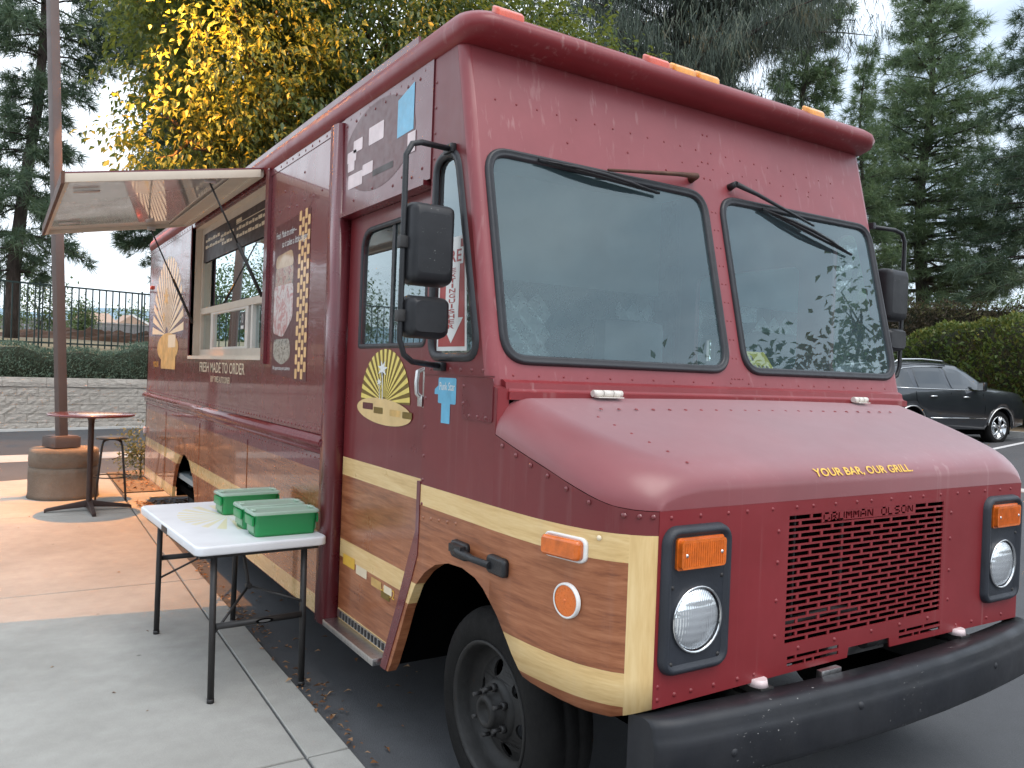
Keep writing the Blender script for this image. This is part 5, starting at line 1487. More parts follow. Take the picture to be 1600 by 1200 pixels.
# stall lines and kerbs on the far side
M['paintline'] = mat('worn_white_line_paint', (0.62, 0.63, 0.64), 0.7, 0, 0.2, 9)
def ground_strip(name, p0, p1, w, h, mtl, n=8):
    p0, p1 = Vector(p0), Vector(p1); d = (p1 - p0).normalized(); q = Vector((-d.y, d.x)) * (w / 2)
    mb = MB(); rings = []
    for i in range(n + 1):
        p = p0.lerp(p1, i / n)
        rings.append([(p.x - q.x, p.y - q.y, gz(p.x, p.y) - 0.02), (p.x + q.x, p.y + q.y, gz(p.x, p.y) - 0.02), (p.x + q.x, p.y + q.y, gz(p.x, p.y) + h), (p.x - q.x, p.y - q.y, gz(p.x, p.y) + h)])
    mb.loft(rings, True, True, False)
    o = mb.build(name, mtl); o['kind'] = 'structure'
for yy in (8.45, 5.7, 2.95): ground_strip('parking_line', (13.0, yy - 0.5), (19.8, yy + 0.62), 0.11, 0.004, M['paintline'])
ground_strip('kerb', (20.35, -12), (20.35, 24), 0.16, 0.14, M['kerbconc'], 4)
ground_strip('lane_gutter', (11.5, -12), (12.9, 22), 0.5, 0.005, M['kerbconc'], 6)
mb = MB()
xs = [20.43, 24, 40, 80]; ys = [-12, 5, 24, 60]
o = sheet('planting_bed', xs, ys, lambda x, y: gz(x, y) + (0.10 if x < 21 else 0.25), M['soil'])
# fallen leaves along the seam
M['litter'] = leaf_mat('dry_leaf_litter', [(0.0, (0.10, 0.045, 0.02)), (0.5, (0.26, 0.12, 0.05)), (1.0, (0.42, 0.27, 0.16))], 0.1, (0.3, 0.15, 0.05), 0.7)

def scatter_mesh(name, V, F4, tone, mtl, parent=None, kind=None, smooth=False):
    """V (n,k,3) vertices of n cells, F4 face index lists inside a cell, tone (n,)"""
    n, k, _ = V.shape
    me = bpy.data.meshes.new(name)
    me.vertices.add(n * k); me.vertices.foreach_set('co', V.reshape(-1).astype(np.float32))
    L = []; starts = []; tot = []
    base = (np.arange(n) * k)[:, None]
    idx = []; cnts = []
    for f in F4:
        idx.append(base + np.array(f)[None, :]); cnts.append(len(f))
    loops = np.concatenate(idx, axis=1).reshape(-1)
    cnt = np.tile(np.array(cnts), n)
    me.loops.add(len(loops)); me.loops.foreach_set('vertex_index', loops.astype(np.int32))
    me.polygons.add(len(cnt))
    st_ = np.concatenate([[0], np.cumsum(cnt)[:-1]])
    me.polygons.foreach_set('loop_start', st_.astype(np.int32))
    me.polygons.foreach_set('loop_total', cnt.astype(np.int32))
    at = me.attributes.new('tone', 'FLOAT', 'POINT')
    at.data.foreach_set('value', np.repeat(tone, k).astype(np.float32))
    me.materials.append(mtl)
    me.update(calc_edges=True); me.validate()
    o = bpy.data.objects.new(name, me); COL.objects.link(o)
    if parent is not None:
        o.parent = parent
    if kind: o['kind'] = kind
    return o
def unit(v): return v / np.maximum(1e-9, np.linalg.norm(v, axis=-1, keepdims=True))
def leaf_cells(P, D, N, L, Wd, fold=0.25):
    """leaf blades: base P, direction D, normal N, lengths L, widths Wd -> (n,5,3)"""
    S = unit(np.cross(D, N)); N2 = np.cross(S, D)
    L = L[:, None]; Wd = Wd[:, None]
    b = P; t = P + D * L - N2 * L * 0.12
    m = P + D * L * 0.42
    l = m + S * Wd * 0.5 + N2 * Wd * fold; r = m - S * Wd * 0.5 + N2 * Wd * fold
    return np.stack([b, l, t, r, m], axis=1)
LEAF_F = [(0, 4, 1), (1, 4, 2), (2, 4, 3), (3, 4, 0)]

def litter(name, pts, size, seed, lab):
    rs = np.random.RandomState(seed); n = len(pts)
    D = rs.randn(n, 3); D[:, 2] *= 0.12; D = unit(D)
    N = np.tile([0, 0, 1.0], (n, 1)) + rs.randn(n, 3) * 0.25; N = unit(N)
    L = size * (0.5 + rs.rand(n)); V = leaf_cells(pts, D, N, L, L * 0.5, 0.3)
    o = scatter_mesh(name, V, LEAF_F, rs.rand(n), M['litter'], None, 'stuff'); tag(o, lab, 'leaves')
rs = np.random.RandomState(3)
t = rs.rand(160); y = 2.3 + 6.5 * t
pts = np.stack([1.283 + 0.0145 * y + np.abs(rs.randn(160)) * 0.07 - 0.01, y, 0.002 + rs.rand(160) * 0.014], 1)
pts2 = np.stack([1.45 + rs.rand(60) * 1.2, 2.9 + rs.rand(60) * 4, np.full(60, 0.0)], 1)
c1 = np.array([1.42, 3.95, 0.01]) + rs.randn(16, 3) * [0.07, 0.10, 0.006]; c1[:, 2] = np.abs(c1[:, 2])
c2 = np.array([1.40, 5.3, 0.01]) + rs.randn(60, 3) * [0.04, 0.3, 0.008]; c2[:, 2] = np.abs(c2[:, 2])
litter('fallen_leaves', np.concatenate([pts, pts2, c1, c2]), 0.034, 4, 'dry fallen leaves along the seam between pavement and asphalt')
pts = np.stack([1.4 + rs.rand(700) * 2.4, 11.05 + rs.rand(700) * 1.9, 0.012 + rs.rand(700) * 0.03], 1)
ptsb = np.stack([1.40 + np.abs(rs.randn(500)) * 0.5, 9.3 + rs.rand(500) * 0.9, 0.0 + rs.rand(500) * 0.03], 1)
litter('leaf_litter', np.concatenate([pts, ptsb]), 0.05, 5, 'brown leaf litter in the planter behind the truck')
pts = np.stack([-2.5 + rs.rand(40) * 3.5, 3 + rs.rand(40) * 7, np.full(40, 0.003)], 1)
litter('scattered_leaf_bits', pts, 0.022, 6, 'small leaf bits lying on the concrete pavement')

# ------------------------------------------------------------------ foliage builders
def limb(mb, pts, r0, r1, n=6):
    m = len(pts)
    mb.tube(pts, [r0 + (r1 - r0) * i / (m - 1) for i in range(m)], n, True)
BARK = {}
def bark(name, lo, hi):
    if name not in BARK:
        g = G(name); co = g.coord((6, 6, 1.2)); nz = g.noise(co, 3, 8, 0.7)
        BARK[name] = g.fin(g.pbsdf(g.ramp(nz, [(0.3, lo), (0.7, hi)]), 0.9, 0, 0, 0.1, 1.4, g.bump(nz, 1.0, 0.05)))
    return BARK[name]
PB = bark('dark_pine_bark', (0.035, 0.028, 0.026), (0.11, 0.085, 0.075))
PINE_M = leaf_mat('pine_needles', [(0.0, (0.052, 0.094, 0.068)), (0.5, (0.105, 0.158, 0.104)), (1.0, (0.165, 0.22, 0.125))], 0.3, (0.11, 0.17, 0.06), 0.55)
PINE_G = leaf_mat('bright_pine_needles', [(0.0, (0.090, 0.145, 0.092)), (0.5, (0.16, 0.23, 0.125)), (1.0, (0.24, 0.30, 0.15))], 0.35, (0.15, 0.23, 0.08), 0.55)
CAS_M = leaf_mat('grey_green_drooping_foliage', [(0.0, (0.030, 0.045, 0.036)), (0.5, (0.068, 0.092, 0.072)), (0.85, (0.115, 0.145, 0.10)), (1.0, (0.16, 0.16, 0.12))], 0.22, (0.05, 0.07, 0.03), 0.6)
def tufts(rs, C, D, nn, length, width, droop=0.0, spread=0.9):
    """needle tufts at C pointing along D -> (n*nn,3,3) thin blades"""
    n = len(C)
    d = np.repeat(D, nn, 0) + rs.randn(n * nn, 3) * spread
    d[:, 2] -= droop
    d = unit(d)
    P = np.repeat(C, nn, 0) + d * 0.02
    L = length * (0.6 + 0.5 * rs.rand(n * nn))[:, None]
    s = unit(np.cross(d, rs.randn(n * nn, 3))) * width
    tip = P + d * L; tip[:, 2] -= droop * 0.3 * L[:, 0]
    return np.stack([P - s, P + s, tip], 1)
def pine(name, label, base, H, R, zc, whorls, seed, tr, mtl=None, tl=0.32, nn=24, droop=0.25, prof=None, per=7, group='pine trees beyond the parking lot', lean=(0, 0), tw=0.0095, dens=1.0):
    rs = np.random.RandomState(seed)
    root = thing(name, label, 'tree', base, 0, group)
    mb = MB()
    tp = [Vector((lean[0] * (i / 8) + 0.12 * math.sin(i * 1.3 + seed), lean[1] * (i / 8) + 0.10 * math.cos(i * 1.7 + seed), H * i / 8)) for i in range(9)]
    limb(mb, tp, tr, tr * 0.12, 10)
    mb.build('trunk', PB, root)
    bm_ = MB(); C = []; D = []
    prof = prof or (lambda s: (1 - s) ** 0.7 * (0.35 + 0.65 * min(1, s * 5 + 0.4)))
    for w in range(whorls):
        s = (w + rs.rand() * 0.7) / whorls
        z = zc + (H - zc) * s
        k = z / H * 8; i = min(7, int(k)); o = tp[i].lerp(tp[i + 1], k - i)
        nb = per + rs.randint(-1, 2)
        for b in range(nb):
            a = 2 * math.pi * (b + rs.rand() * 0.8) / nb + w * 0.7
            ln = R * prof(s) * (0.6 + 0.55 * rs.rand())
            if ln < 0.25: ln = 0.25
            up = 0.15 + 0.5 * s - 0.25 * rs.rand()
            dr = Vector((math.cos(a), math.sin(a), 0))
            pts = []
            for q in range(6):
                t = q / 5
                pts.append(o + dr * ln * t + Vector((0, 0, ln * (up * t - droop * t * t * 1.0 + 0.10 * t ** 4))))
            limb(bm_, pts, max(0.012, tr * 0.22 * (1 - s * 0.6)), 0.006, 5)
            nt = max(4, int(ln * 13 * dens))
            for _ in range(nt):
                t = 0.28 + 0.75 * rs.rand() ** 0.8
                t = min(t, 1.0); q = min(4, int(t * 5)); p = pts[q].lerp(pts[q + 1], t * 5 - q)
                side = Vector((-dr.y, dr.x, 0)) * (rs.randn() * 0.26 * ln * (1 - 0.4 * t) * 0.6)
                p = p + side + Vector((0, 0, rs.randn() * 0.10 + 0.03))
                C.append(p); D.append(dr * 0.7 + side * 0.5 + Vector((0, 0, 0.35)))
    for _ in range(10):
        C.append(tp[8] + Vector((rs.randn() * 0.12, rs.randn() * 0.12, -rs.rand() * 0.8))); D.append(Vector((0, 0, 1)))
    bm_.build('limbs', PB, root, recalc=False)
    C = np.array([tuple(c) for c in C]); D = unit(np.array([tuple(d) for d in D]))
    V = tufts(rs, C, D, nn, tl, tw, droop)
    tone = np.clip(np.repeat(rs.rand(len(C)), nn) * 0.75 + rs.rand(len(V)) * 0.3, 0, 1)
    scatter_mesh('needles', V, [(0, 1, 2)], tone, mtl or PINE_M, root, 'stuff')
    return root
def broadleaf(name, label, base, blobs, n, L, seed, mtl, group=None, trunk_h=3.0, tr=0.16, cluster=14, spread=0.22, barkm=None, parts=None, cat='tree', down=0.6, wr=0.45, trunk=True, shell=0.55, leaf_name='foliage'):
    """blobs: [(cx,cy,cz,rx,ry,rz)] relative to base; leaves sit in sprays at twig ends"""
    rs = np.random.RandomState(seed)
    root = thing(name, label, cat, base, 0, group)
    vol = np.array([b[3] * b[4] * b[5] for b in blobs]); vol = vol / vol.sum()
    nc = max(1, n // cluster)
    ch = rs.choice(len(blobs), nc, p=vol)
    B = np.array(blobs)[ch]
    d = unit(rs.randn(nc, 3)); r = (shell + (1 - shell) * rs.rand(nc)) ** 0.7
    bump_ = 1 + 0.25 * np.sin(d[:, 0] * 5 + B[:, 0]) * np.cos(d[:, 1] * 6 + B[:, 1]) + 0.12 * rs.randn(nc)
    C = B[:, :3] + d * (r * bump_)[:, None] * B[:, 3:6]
    if trunk:
        mb = MB(); bk = barkm or bark('grey_brown_bark', (0.05, 0.04, 0.03), (0.16, 0.13, 0.10))
        ctr = B[:, :3].mean(0)
        topv = Vector((ctr[0] * 0.5, ctr[1] * 0.5, trunk_h))
        limb(mb, [Vector((0, 0, -0.1)), Vector((ctr[0] * 0.1, ctr[1] * 0.1, trunk_h * 0.5)), topv], tr, tr * 0.7, 10)
        mb.build('trunk', bk, root)
        mb = MB()
        for b in blobs:
            bc = Vector(b[:3]); m1 = topv.lerp(bc, 0.5) + Vector((0, 0, 0.2))
            limb(mb, [topv + Vector((0, 0, -0.05)), m1, bc], tr * 0.55, tr * 0.3, 7)
            for k in range(7):
                c = C[rs.randint(nc)] if len(blobs) == 1 else None
                cand = np.where(np.linalg.norm(B[:, :3] - np.array(b[:3]), axis=1) < 1e-6)[0]
                if len(cand) == 0: continue
                c = Vector(C[cand[rs.randint(len(cand))]])
                limb(mb, [bc + (m1 - bc) * rs.rand() * 0.5, bc.lerp(c, 0.55) + Vector((rs.randn(), rs.randn(), rs.randn())) * 0.12, c], tr * 0.22, 0.008, 5)
        mb.build('limbs', bk, root, recalc=False)
    tw_ = unit(d + rs.randn(nc, 3) * 0.8 + np.array([0, 0, -0.25])); tl2 = (rs.rand(nc * cluster) * (0.55 if cluster <= 11 and spread < 0.1 and L > 0.1 else 0.0))[:, None]
    P = np.repeat(C, cluster, 0) + np.repeat(tw_, cluster, 0) * tl2 + rs.randn(nc * cluster, 3) * spread
    out = unit(np.repeat(d, cluster, 0) + rs.randn(nc * cluster, 3) * 0.9)
    D = unit(out + np.array([0, 0, -down])[None, :] + rs.randn(nc * cluster, 3) * 0.35)
    N = unit(out * 0.5 + np.array([0, 0, 1.0])[None, :] + rs.randn(nc * cluster, 3) * 0.5)
    m = len(P)
    Ls = L * (0.6 + 0.6 * rs.rand(m))
    V = leaf_cells(P, D, N, Ls, Ls * wr * (0.8 + 0.4 * rs.rand(m)))
    tone = np.clip(np.repeat(rs.rand(nc), cluster) * 0.6 + rs.rand(m) * 0.45, 0, 1)
    if parts:
        # the leaves that show largest are objects of their own
        w = V.mean(1) + np.array(base)[None, :]
        sel = np.argsort(parts(w))[:300]
        rest = np.ones(m, bool); rest[sel] = False
        protos = []
        for q in range(6):
            tl_ = q / 5.0
            v = leaf_cells(np.zeros((1, 3)), np.array([[1.0, 0, 0]]), np.array([[0, 0, 1.0]]), np.array([1.0]), np.array([wr]))
            me = scatter_mesh('leaf', v, LEAF_F, np.array([tl_]), mtl)
            protos.append(me.data); bpy.data.objects.remove(me)
        for i in sel:
            o = bpy.data.objects.new('leaf', protos[int(tone[i] * 5.99)]); COL.objects.link(o); o.parent = root
            S = np.cross(D[i], N[i]); S /= np.linalg.norm(S); N2 = np.cross(S, D[i])
            mt = Matrix((Vector(D[i]) * Ls[i], Vector(-S) * Ls[i], Vector(N2) * Ls[i])).transposed().to_4x4(); mt.translation = Vector(P[i])
            o.matrix_local = mt
        V = V[rest]; tone = tone[rest]
    scatter_mesh(leaf_name, V, LEAF_F, tone, mtl, root, 'stuff')
    return root
def hedge(name, label, fn, n, L, seed, mtl, core, wr=0.4, cat='hedge', up=0.5, group=None, loc=(0, 0, 0), corem=None):
    """fn(rs,n) -> points, outward directions, tone ; core(mb) builds the twiggy inside"""
    rs = np.random.RandomState(seed)
    root = thing(name, label, cat, loc, 0, group); LOC[root.name] = Vector(loc)
    mb = MB(); core(mb); mb.build('branches', corem or bark('twiggy_hedge_inside', (0.016, 0.022, 0.012), (0.045, 0.05, 0.028)), root)
    P, D, tone = fn(rs, n); m = len(P)
    P = P - np.array(loc)[None, :]
    D = unit(D + rs.randn(m, 3) * 0.6 + np.array([0, 0, up]))
    N = unit(rs.randn(m, 3) + np.array([0, 0, 0.8]))
    Ls = L * (0.6 + 0.7 * rs.rand(m))
    scatter_mesh('foliage', leaf_cells(P, D, N, Ls, Ls * wr), LEAF_F, tone, mtl, root, 'stuff')
    return root

# ------------------------------------------------------------------ retaining wall, hedge, fence on the left
W0 = Vector((0.07, 20.964)); WD = Vector((0.952, 0.306)).normalized(); WN = Vector((-WD.y, WD.x))
def wl(s, d, z): p = W0 + WD * s + WN * d; return (p.x, p.y, z)
def block_mat():
    g = G('split_face_block'); co = g.coord()
    a = g.noise(co, 2.2, 8, 0.65, 0.5); b = g.noise(g.coord((1.5, 1.5, 4)), 6, 8, 0.72)
    c = g.ramp(b, [(0.3, (0.40, 0.355, 0.31)), (0.5, (0.56, 0.51, 0.455)), (0.72, (0.66, 0.61, 0.55))])
    c = g.mixc(g.ramp(a, [(0.4, (0, 0, 0)), (0.75, (0.35, 0.35, 0.35))]), c, (0.44, 0.39, 0.35))
    return g.fin(g.pbsdf(c, 0.92, 0, 0, 0.1, 1.4, g.bump(b, 1.0, 0.05)))
M['block'] = block_mat()
rw_t = wthing('retaining_wall', 'long pale split face block retaining wall across the drive', 'wall', (W0.x, W0.y, 0))
rsw = np.random.RandomState(17)
wm = []
for v in range(8):
    # rough faced unit block 0.45 x 0.2
    mb = MB()
    nx, nz_ = 5, 3
    hid = [[mb.vert((0.448 * i / nx, (-0.014 - 0.026 * rsw.rand()) if 0 < i < nx and 0 < k < nz_ else (-0.012 - 0.022 * rsw.rand()), 0.196 * k / nz_ + 0.002)) for i in range(nx + 1)] for k in range(nz_ + 1)]
    for k in range(nz_):
        for i in range(nx): mb.face((hid[k][i], hid[k][i + 1], hid[k + 1][i + 1], hid[k + 1][i]), False)
    bx = [mb.vert(p) for p in ((0, 0.12, 0.002), (0.448, 0.12, 0.002), (0.448, 0.12, 0.198), (0, 0.12, 0.198))]
    mb.face((hid[0][0], bx[0], bx[1], hid[0][nx]), False); mb.face((hid[nz_][0], hid[nz_][nx], bx[2], bx[3]), False)
    mb.face((hid[0][0], hid[nz_][0], bx[3], bx[0]), False); mb.face((hid[0][nx], bx[1], bx[2], hid[nz_][nx]), False)
    me = bpy.data.meshes.new('block'); me.from_pydata(mb.v, [], mb.f); me.materials.append(M['block']); wm.append(me)
ang = math.atan2(WD.y, WD.x)
cnt_ = 0
for r in range(5):
    for c in range(26):
        s = -6.0 + 0.45 * c + (0.225 if r % 2 else 0)
        o = bpy.data.objects.new('block', wm[rsw.randint(8)]); COL.objects.link(o); o.parent = rw_t
        p = W0 + WD * s + WN * (0.012 * rsw.rand())
        o.location = (p.x - W0.x, p.y - W0.y, 0.2 * r - 0.03); o.rotation_euler = (0, 0, ang); cnt_ += 1
mb = MB()
mb.loft([[wl(s, d, z) for d, z in ((0.125, -0.1), (0.5, -0.1), (0.5, 1.16), (0.125, 1.16))] for s in (-60, 40)], True, True, False); mb.build('backing', M['block'], rw_t)
mb = MB(); mb.loft([[wl(s, d, z) for d, z in ((0.02, -0.1), (0.124, -0.1), (0.124, 0.97), (0.02, 0.97))] for s in (5.75, 40)], True, True, False); mb.loft([[wl(s, d, z) for d, z in ((0.02, -0.1), (0.124, -0.1), (0.124, 0.97), (0.02, 0.97))] for s in (-60, -6.1)], True, True, False); mb.build('plain_run', M['block'], rw_t)
for c in range(22):
    s0 = -9 + 0.9 * c
    mb = MB(); rr_ = []
    for i in range(7):
        s = s0 + 0.004 + 0.892 * i / 6
        j = lambda: rsw.rand() * 0.018
        rr_.append([wl(s, -0.03 - j(), 0.978), wl(s, 0.2, 0.978), wl(s, 0.2, 1.185), wl(s, -0.012 - j(), 1.185), wl(s, -0.035 - j(), 1.08)])
    mb.loft(rr_, True, True, False); mb.build('cap_block', M['block'], rw_t)
# red kerb line at the wall's foot
mb = MB(); mb.loft([[wl(s, d, z) for d, z in ((-0.17, -0.03), (-0.04, -0.03), (-0.04, 0.03), (-0.15, 0.02))] for s in (-60, -0.5)], True, True, False); o = mb.build('kerb', mat('faded_red_kerb_paint', (0.32, 0.13, 0.12), 0.8, 0, 0.2, 6)); o['kind'] = 'structure'
mb = MB(); mb.loft([[wl(s, d, z) for d, z in ((-0.17, -0.03), (-0.04, -0.03), (-0.04, 0.04), (-0.15, 0.03))] for s in (-0.49, 40)], True, True, False); o = mb.build('kerb', M['kerbconc']); o['kind'] = 'structure'
# rising land behind the wall
def land_z(d): 
    tab = [(0.3, 1.12), (1.0, 1.45), (1.8, 1.85), (4, 2.1), (14, 2.55), (26, 2.9), (46, 3.55), (80, 4.2), (200, 5.5), (700, 9)]
    if d <= tab[0][0]: return tab[0][1]
    for (a, b), (c, e) in zip(tab, tab[1:]):
        if d <= c: return b + (e - b) * (d - a) / (c - a)
    return tab[-1][1]
M['dryland'] = conc('dry_grass_and_dirt', (0.20, 0.15, 0.09), (0.36, 0.29, 0.18), 0.6, 6)
mb = MB(); mb.smooth = True
ds = [0.3, 0.6, 1.0, 1.4, 1.8, 2.6, 4, 6, 8, 10, 12, 14, 18, 22, 26, 34, 46, 60, 80, 130, 200, 400, 700]; ss = [-400, -200, -100, -60] + [-40 + 2.5 * i for i in range(33)] + [60, 100, 200, 400]
ids = [[mb.vert(wl(s, d, land_z(d) + (0.18 * noise.noise(Vector((s * 0.5, d * 0.5, 0))) if d > 3 else 0))) for s in ss] for d in ds]
for i in range(len(ds) - 1):
    for j in range(len(ss) - 1): mb.face((ids[i][j], ids[i][j + 1], ids[i + 1][j + 1], ids[i + 1][j]))
o = mb.build('rising_land', M['dryland'], recalc=False); o['kind'] = 'structure'
# dirt mound
mb = MB(); mb.smooth = True
rsd = np.random.RandomState(5)
n_ = 26
ids = [[mb.vert((3.2 + 3.9 * (i / n_ * 2 - 1), 31.0 + 2.0 * (j / n_ * 2 - 1), 2.12 + 0.50 * max(0, 1 - (i / n_ * 2 - 1) ** 2 - (j / n_ * 2 - 1) ** 2) ** 0.5 * (0.8 + 0.6 * noise.noise(Vector((i * 0.5, j * 0.5, 0)))) + 0.05 * rsd.rand())) for i in range(n_ + 1)] for j in range(n_ + 1)]
for j in range(n_):
    for i in range(n_): mb.face((ids[j][i], ids[j][i + 1], ids[j + 1][i + 1], ids[j + 1][i]), False)
o = mb.build('dirt_mound', conc('brown_dirt', (0.09, 0.045, 0.028), (0.20, 0.11, 0.07), 1.0, 12)); o['kind'] = 'structure'
# hedge on top of the wall
def hedge_top(s): return 1.80 + 0.10 * s * 0.55 + 0.16 * math.sin(s * 1.7 + 1) * 0.5 + 0.07 * math.sin(s * 4.1)
def hfn(rs, n):
    s = -9 + 22 * rs.rand(n); u = rs.rand(n)
    tp_ = np.array([hedge_top(x) for x in s])
    front = u < 0.62
    z = np.where(front, 1.12 + (tp_ - 1.12) * rs.rand(n), tp_ - 0.10 * rs.rand(n))
    k = (z - 1.12) / (tp_ - 1.12)
    d = np.where(front, 0.10 + 0.20 * k ** 2 + 0.08 * rs.rand(n) - 0.05 * np.sin(s * 5 + z * 9), 0.28 + 1.1 * rs.rand(n))
    P = np.array([wl(a, b, c) for a, b, c in zip(s, d, z)])
    nrm = np.where(front[:, None], np.array([[-WN.x, -WN.y, 0.3]]), np.array([[-WN.x * 0.2, -WN.y * 0.2, 1.0]]))
    return P, nrm, rs.rand(n)
def hcore(mb):
    rings = []
    for i in range(45):
        s = -9 + 0.5 * i; t = hedge_top(s) - 0.10
        rings.append([wl(s, 0.22, 1.1), wl(s, 1.45, 1.1), wl(s, 1.35, t), wl(s, 0.50, t), wl(s, 0.30, t - 0.22)])
    mb.loft(rings, True, True, True)
HEDGE_L = leaf_mat('grey_green_hedge_leaves', [(0.0, (0.080, 0.130, 0.095)), (0.5, (0.160, 0.230, 0.168)), (1.0, (0.26, 0.32, 0.23))], 0.2, (0.10, 0.15, 0.06), 0.6)
hedge('clipped_hedge', 'grey green hedge growing along the top of the retaining wall', hfn, 30000, 0.085, 21, HEDGE_L, hcore, 0.22, loc=(W0.x, W0.y, 1.1))
# iron fence
M['fence'] = mat('dark_green_iron', (0.014, 0.030, 0.028), 0.5, 0.1, 0.15, 6)
fn_ = wthing('iron_fence', 'dark green iron picket fence behind the hedge', 'fence', wl(0, 1.62, 1.8))
def fz(s): return 3.42 + 0.006 * s
mb = MB(); mb.loft([[wl(s, 1.62 + dd, fz(s) + dz) for dd, dz in ((-0.022, -0.02), (0.022, -0.02), (0.022, 0.02), (-0.022, 0.02))] for s in (-12, 14)], True, True, False); mb.build('rail', M['fence'], fn_)
mb = MB(); mb.loft([[wl(s, 1.62 + dd, fz(s) - 1.42 + dz) for dd, dz in ((-0.022, -0.02), (0.022, -0.02), (0.022, 0.02), (-0.022, 0.02))] for s in (-12, 14)], True, True, False); mb.build('rail', M['fence'], fn_)
mb = MB(); mb.box(LOC[fn_.name] + Vector((0, 0, 0.76)), (0.026, 0.026, 1.50)); pk0 = mb.build('picket', M['fence'], fn_)
for i in range(150):
    s = -11.9 + 0.168 * i
    o = pk0 if i == 0 else pk0.copy()
    if i: COL.objects.link(o)
    o.parent = fn_; p = Vector(wl(s, 1.62, fz(s) - 1.53)); o.location = p - LOC[fn_.name]; o.rotation_euler = (0, 0, ang)
for i in range(10):
    s = -11.3 + 2.52 * i
    p = wl(s, 1.62, fz(s) - 0.75); mb = MB(); mb.box(p, (0.032, 0.032, 1.62), ang); mb.build('fence_post', M['fence'], fn_)

# house far beyond
hz = wthing('far_house', 'low house with tan shingle roof beyond the iron fence', 'house', (6.9, 68.0, 3.4))
M['shingle'] = mat('tan_shingle_roof', (0.42, 0.29, 0.22), 0.85, 0, 0.1, 3, 0.4, 20)
M['housewall'] = mat('grey_house_wall', (0.30, 0.29, 0.29), 0.85, 0, 0.08, 2)
mb = MB(); mb.span(4.4, 11.0, 66.5, 71, 3.0, 4.12); mb.build('wall', M['housewall'], hz)
mb = MB()
mb.loft([[(4.3, 66.0, 4.12), (4.9, 68.4, 5.15), (4.3, 71.3, 4.12)], [(7.6, 66.0, 4.12), (7.0, 68.4, 5.15), (7.6, 71.3, 4.12)]], True, True, False)
mb.loft([[(7.0, 65.0, 4.12), (8.2, 65.0, 5.0), (9.6, 65.0, 4.15)], [(7.0, 70.5, 4.12), (8.2, 70.5, 5.2), (9.6, 70.5, 4.15)]], True, True, False)
mb.build('roof', M['shingle'], hz)
mb = MB(); mb.loft([[(8.2, 64.95, 5.06), (8.2, 64.95, 4.9), (9.8, 64.95, 4.05), (9.9, 64.95, 4.18)], [(8.2, 65.15, 5.06), (8.2, 65.15, 4.9), (9.8, 65.15, 4.05), (9.9, 65.15, 4.18)]], True, True, False); mb.span(4.2, 7.6, 65.95, 66.0, 4.04, 4.13); mb.build('fascia', M['white'], hz)
for x in (5.0, 6.2, 8.0):
    mb = MB(); mb.span(x, x + 0.6, 66.44, 66.49, 3.35, 3.95); mb.build('window', M['glass_side'], hz)
# grey yard fence before the house
yf = wthing('board_fence', 'long grey board fence in front of the far house', 'fence', (6, 62, 3.2))
mb = MB()
for k in range(80): mb.span(-4 + 0.30 * k, -4 + 0.30 * k + 0.285, 61.9 + 0.01 * (k % 2), 61.94 + 0.01 * (k % 2), 3.1, 4.18 + 0.02 * (k % 3))
mb.build('boards', mat('grey_weathered_board', (0.17, 0.165, 0.17), 0.85, 0, 0.15, 3), yf)['kind'] = 'stuff'
mb = MB(); mb.span(-4, 20, 61.86, 61.895, 4.12, 4.18); mb.build('rail', M['housewall'], yf)
# hills, with the haze of distance put into their blue colour
mb = MB(); mb.smooth = True
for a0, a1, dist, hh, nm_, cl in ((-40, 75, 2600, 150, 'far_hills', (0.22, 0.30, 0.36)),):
    rr_ = []
    for i in range(116):
        a = rad(a0 + (a1 - a0) * i / 115)
        h = hh * (1.0 + 0.28 * noise.noise(Vector((i * 0.07, 3, 0))) + 0.12 * noise.noise(Vector((i * 0.25, 8, 0))))
        rr_.append([(dist * math.sin(a), dist * math.cos(a), -20), (1.04 * dist * math.sin(a), 1.04 * dist * math.cos(a), h * 0.6), (1.1 * dist * math.sin(a), 1.1 * dist * math.cos(a), h), (1.5 * dist * math.sin(a), 1.5 * dist * math.cos(a), -20)])
    mb.loft(rr_, False, False, True); o = mb.build(nm_, mat('haze_blue_hill', cl, 1.0, 0, 0.1, 0.01), recalc=False); o['kind'] = 'structure'

# ------------------------------------------------------------------ trees
GL = leaf_mat('broad_green_leaves', [(0.0, (0.022, 0.052, 0.018)), (0.5, (0.050, 0.100, 0.030)), (1.0, (0.105, 0.160, 0.045))], 0.35, (0.20, 0.26, 0.03))
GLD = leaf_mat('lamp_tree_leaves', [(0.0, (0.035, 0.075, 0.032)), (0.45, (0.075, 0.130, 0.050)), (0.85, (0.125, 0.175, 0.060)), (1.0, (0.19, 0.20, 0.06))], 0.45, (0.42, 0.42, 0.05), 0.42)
GLB = leaf_mat('far_bush_leaves', [(0.0, (0.05, 0.085, 0.04)), (0.5, (0.09, 0.14, 0.06)), (1.0, (0.17, 0.22, 0.10))], 0.3, (0.2, 0.26, 0.05))
OT = (5.0, 13.6, 0.0)
blobs = [(-1.9, -0.5, 6.3, 1.75, 1.7, 1.75), (-2.7, -0.8, 4.95, 1.0, 0.8, 0.55), (-0.6, -0.6, 5.4, 1.6, 1.4, 1.1), (-2.2, -0.3, 8.3, 1.9, 1.9, 1.6), (0.6, -0.4, 7.2, 2.1, 1.9, 2.0), (2.6, -0.6, 7.3, 1.8, 1.6, 1.6), (4.3, -0.8, 7.35, 1.5, 1.2, 1.0)]
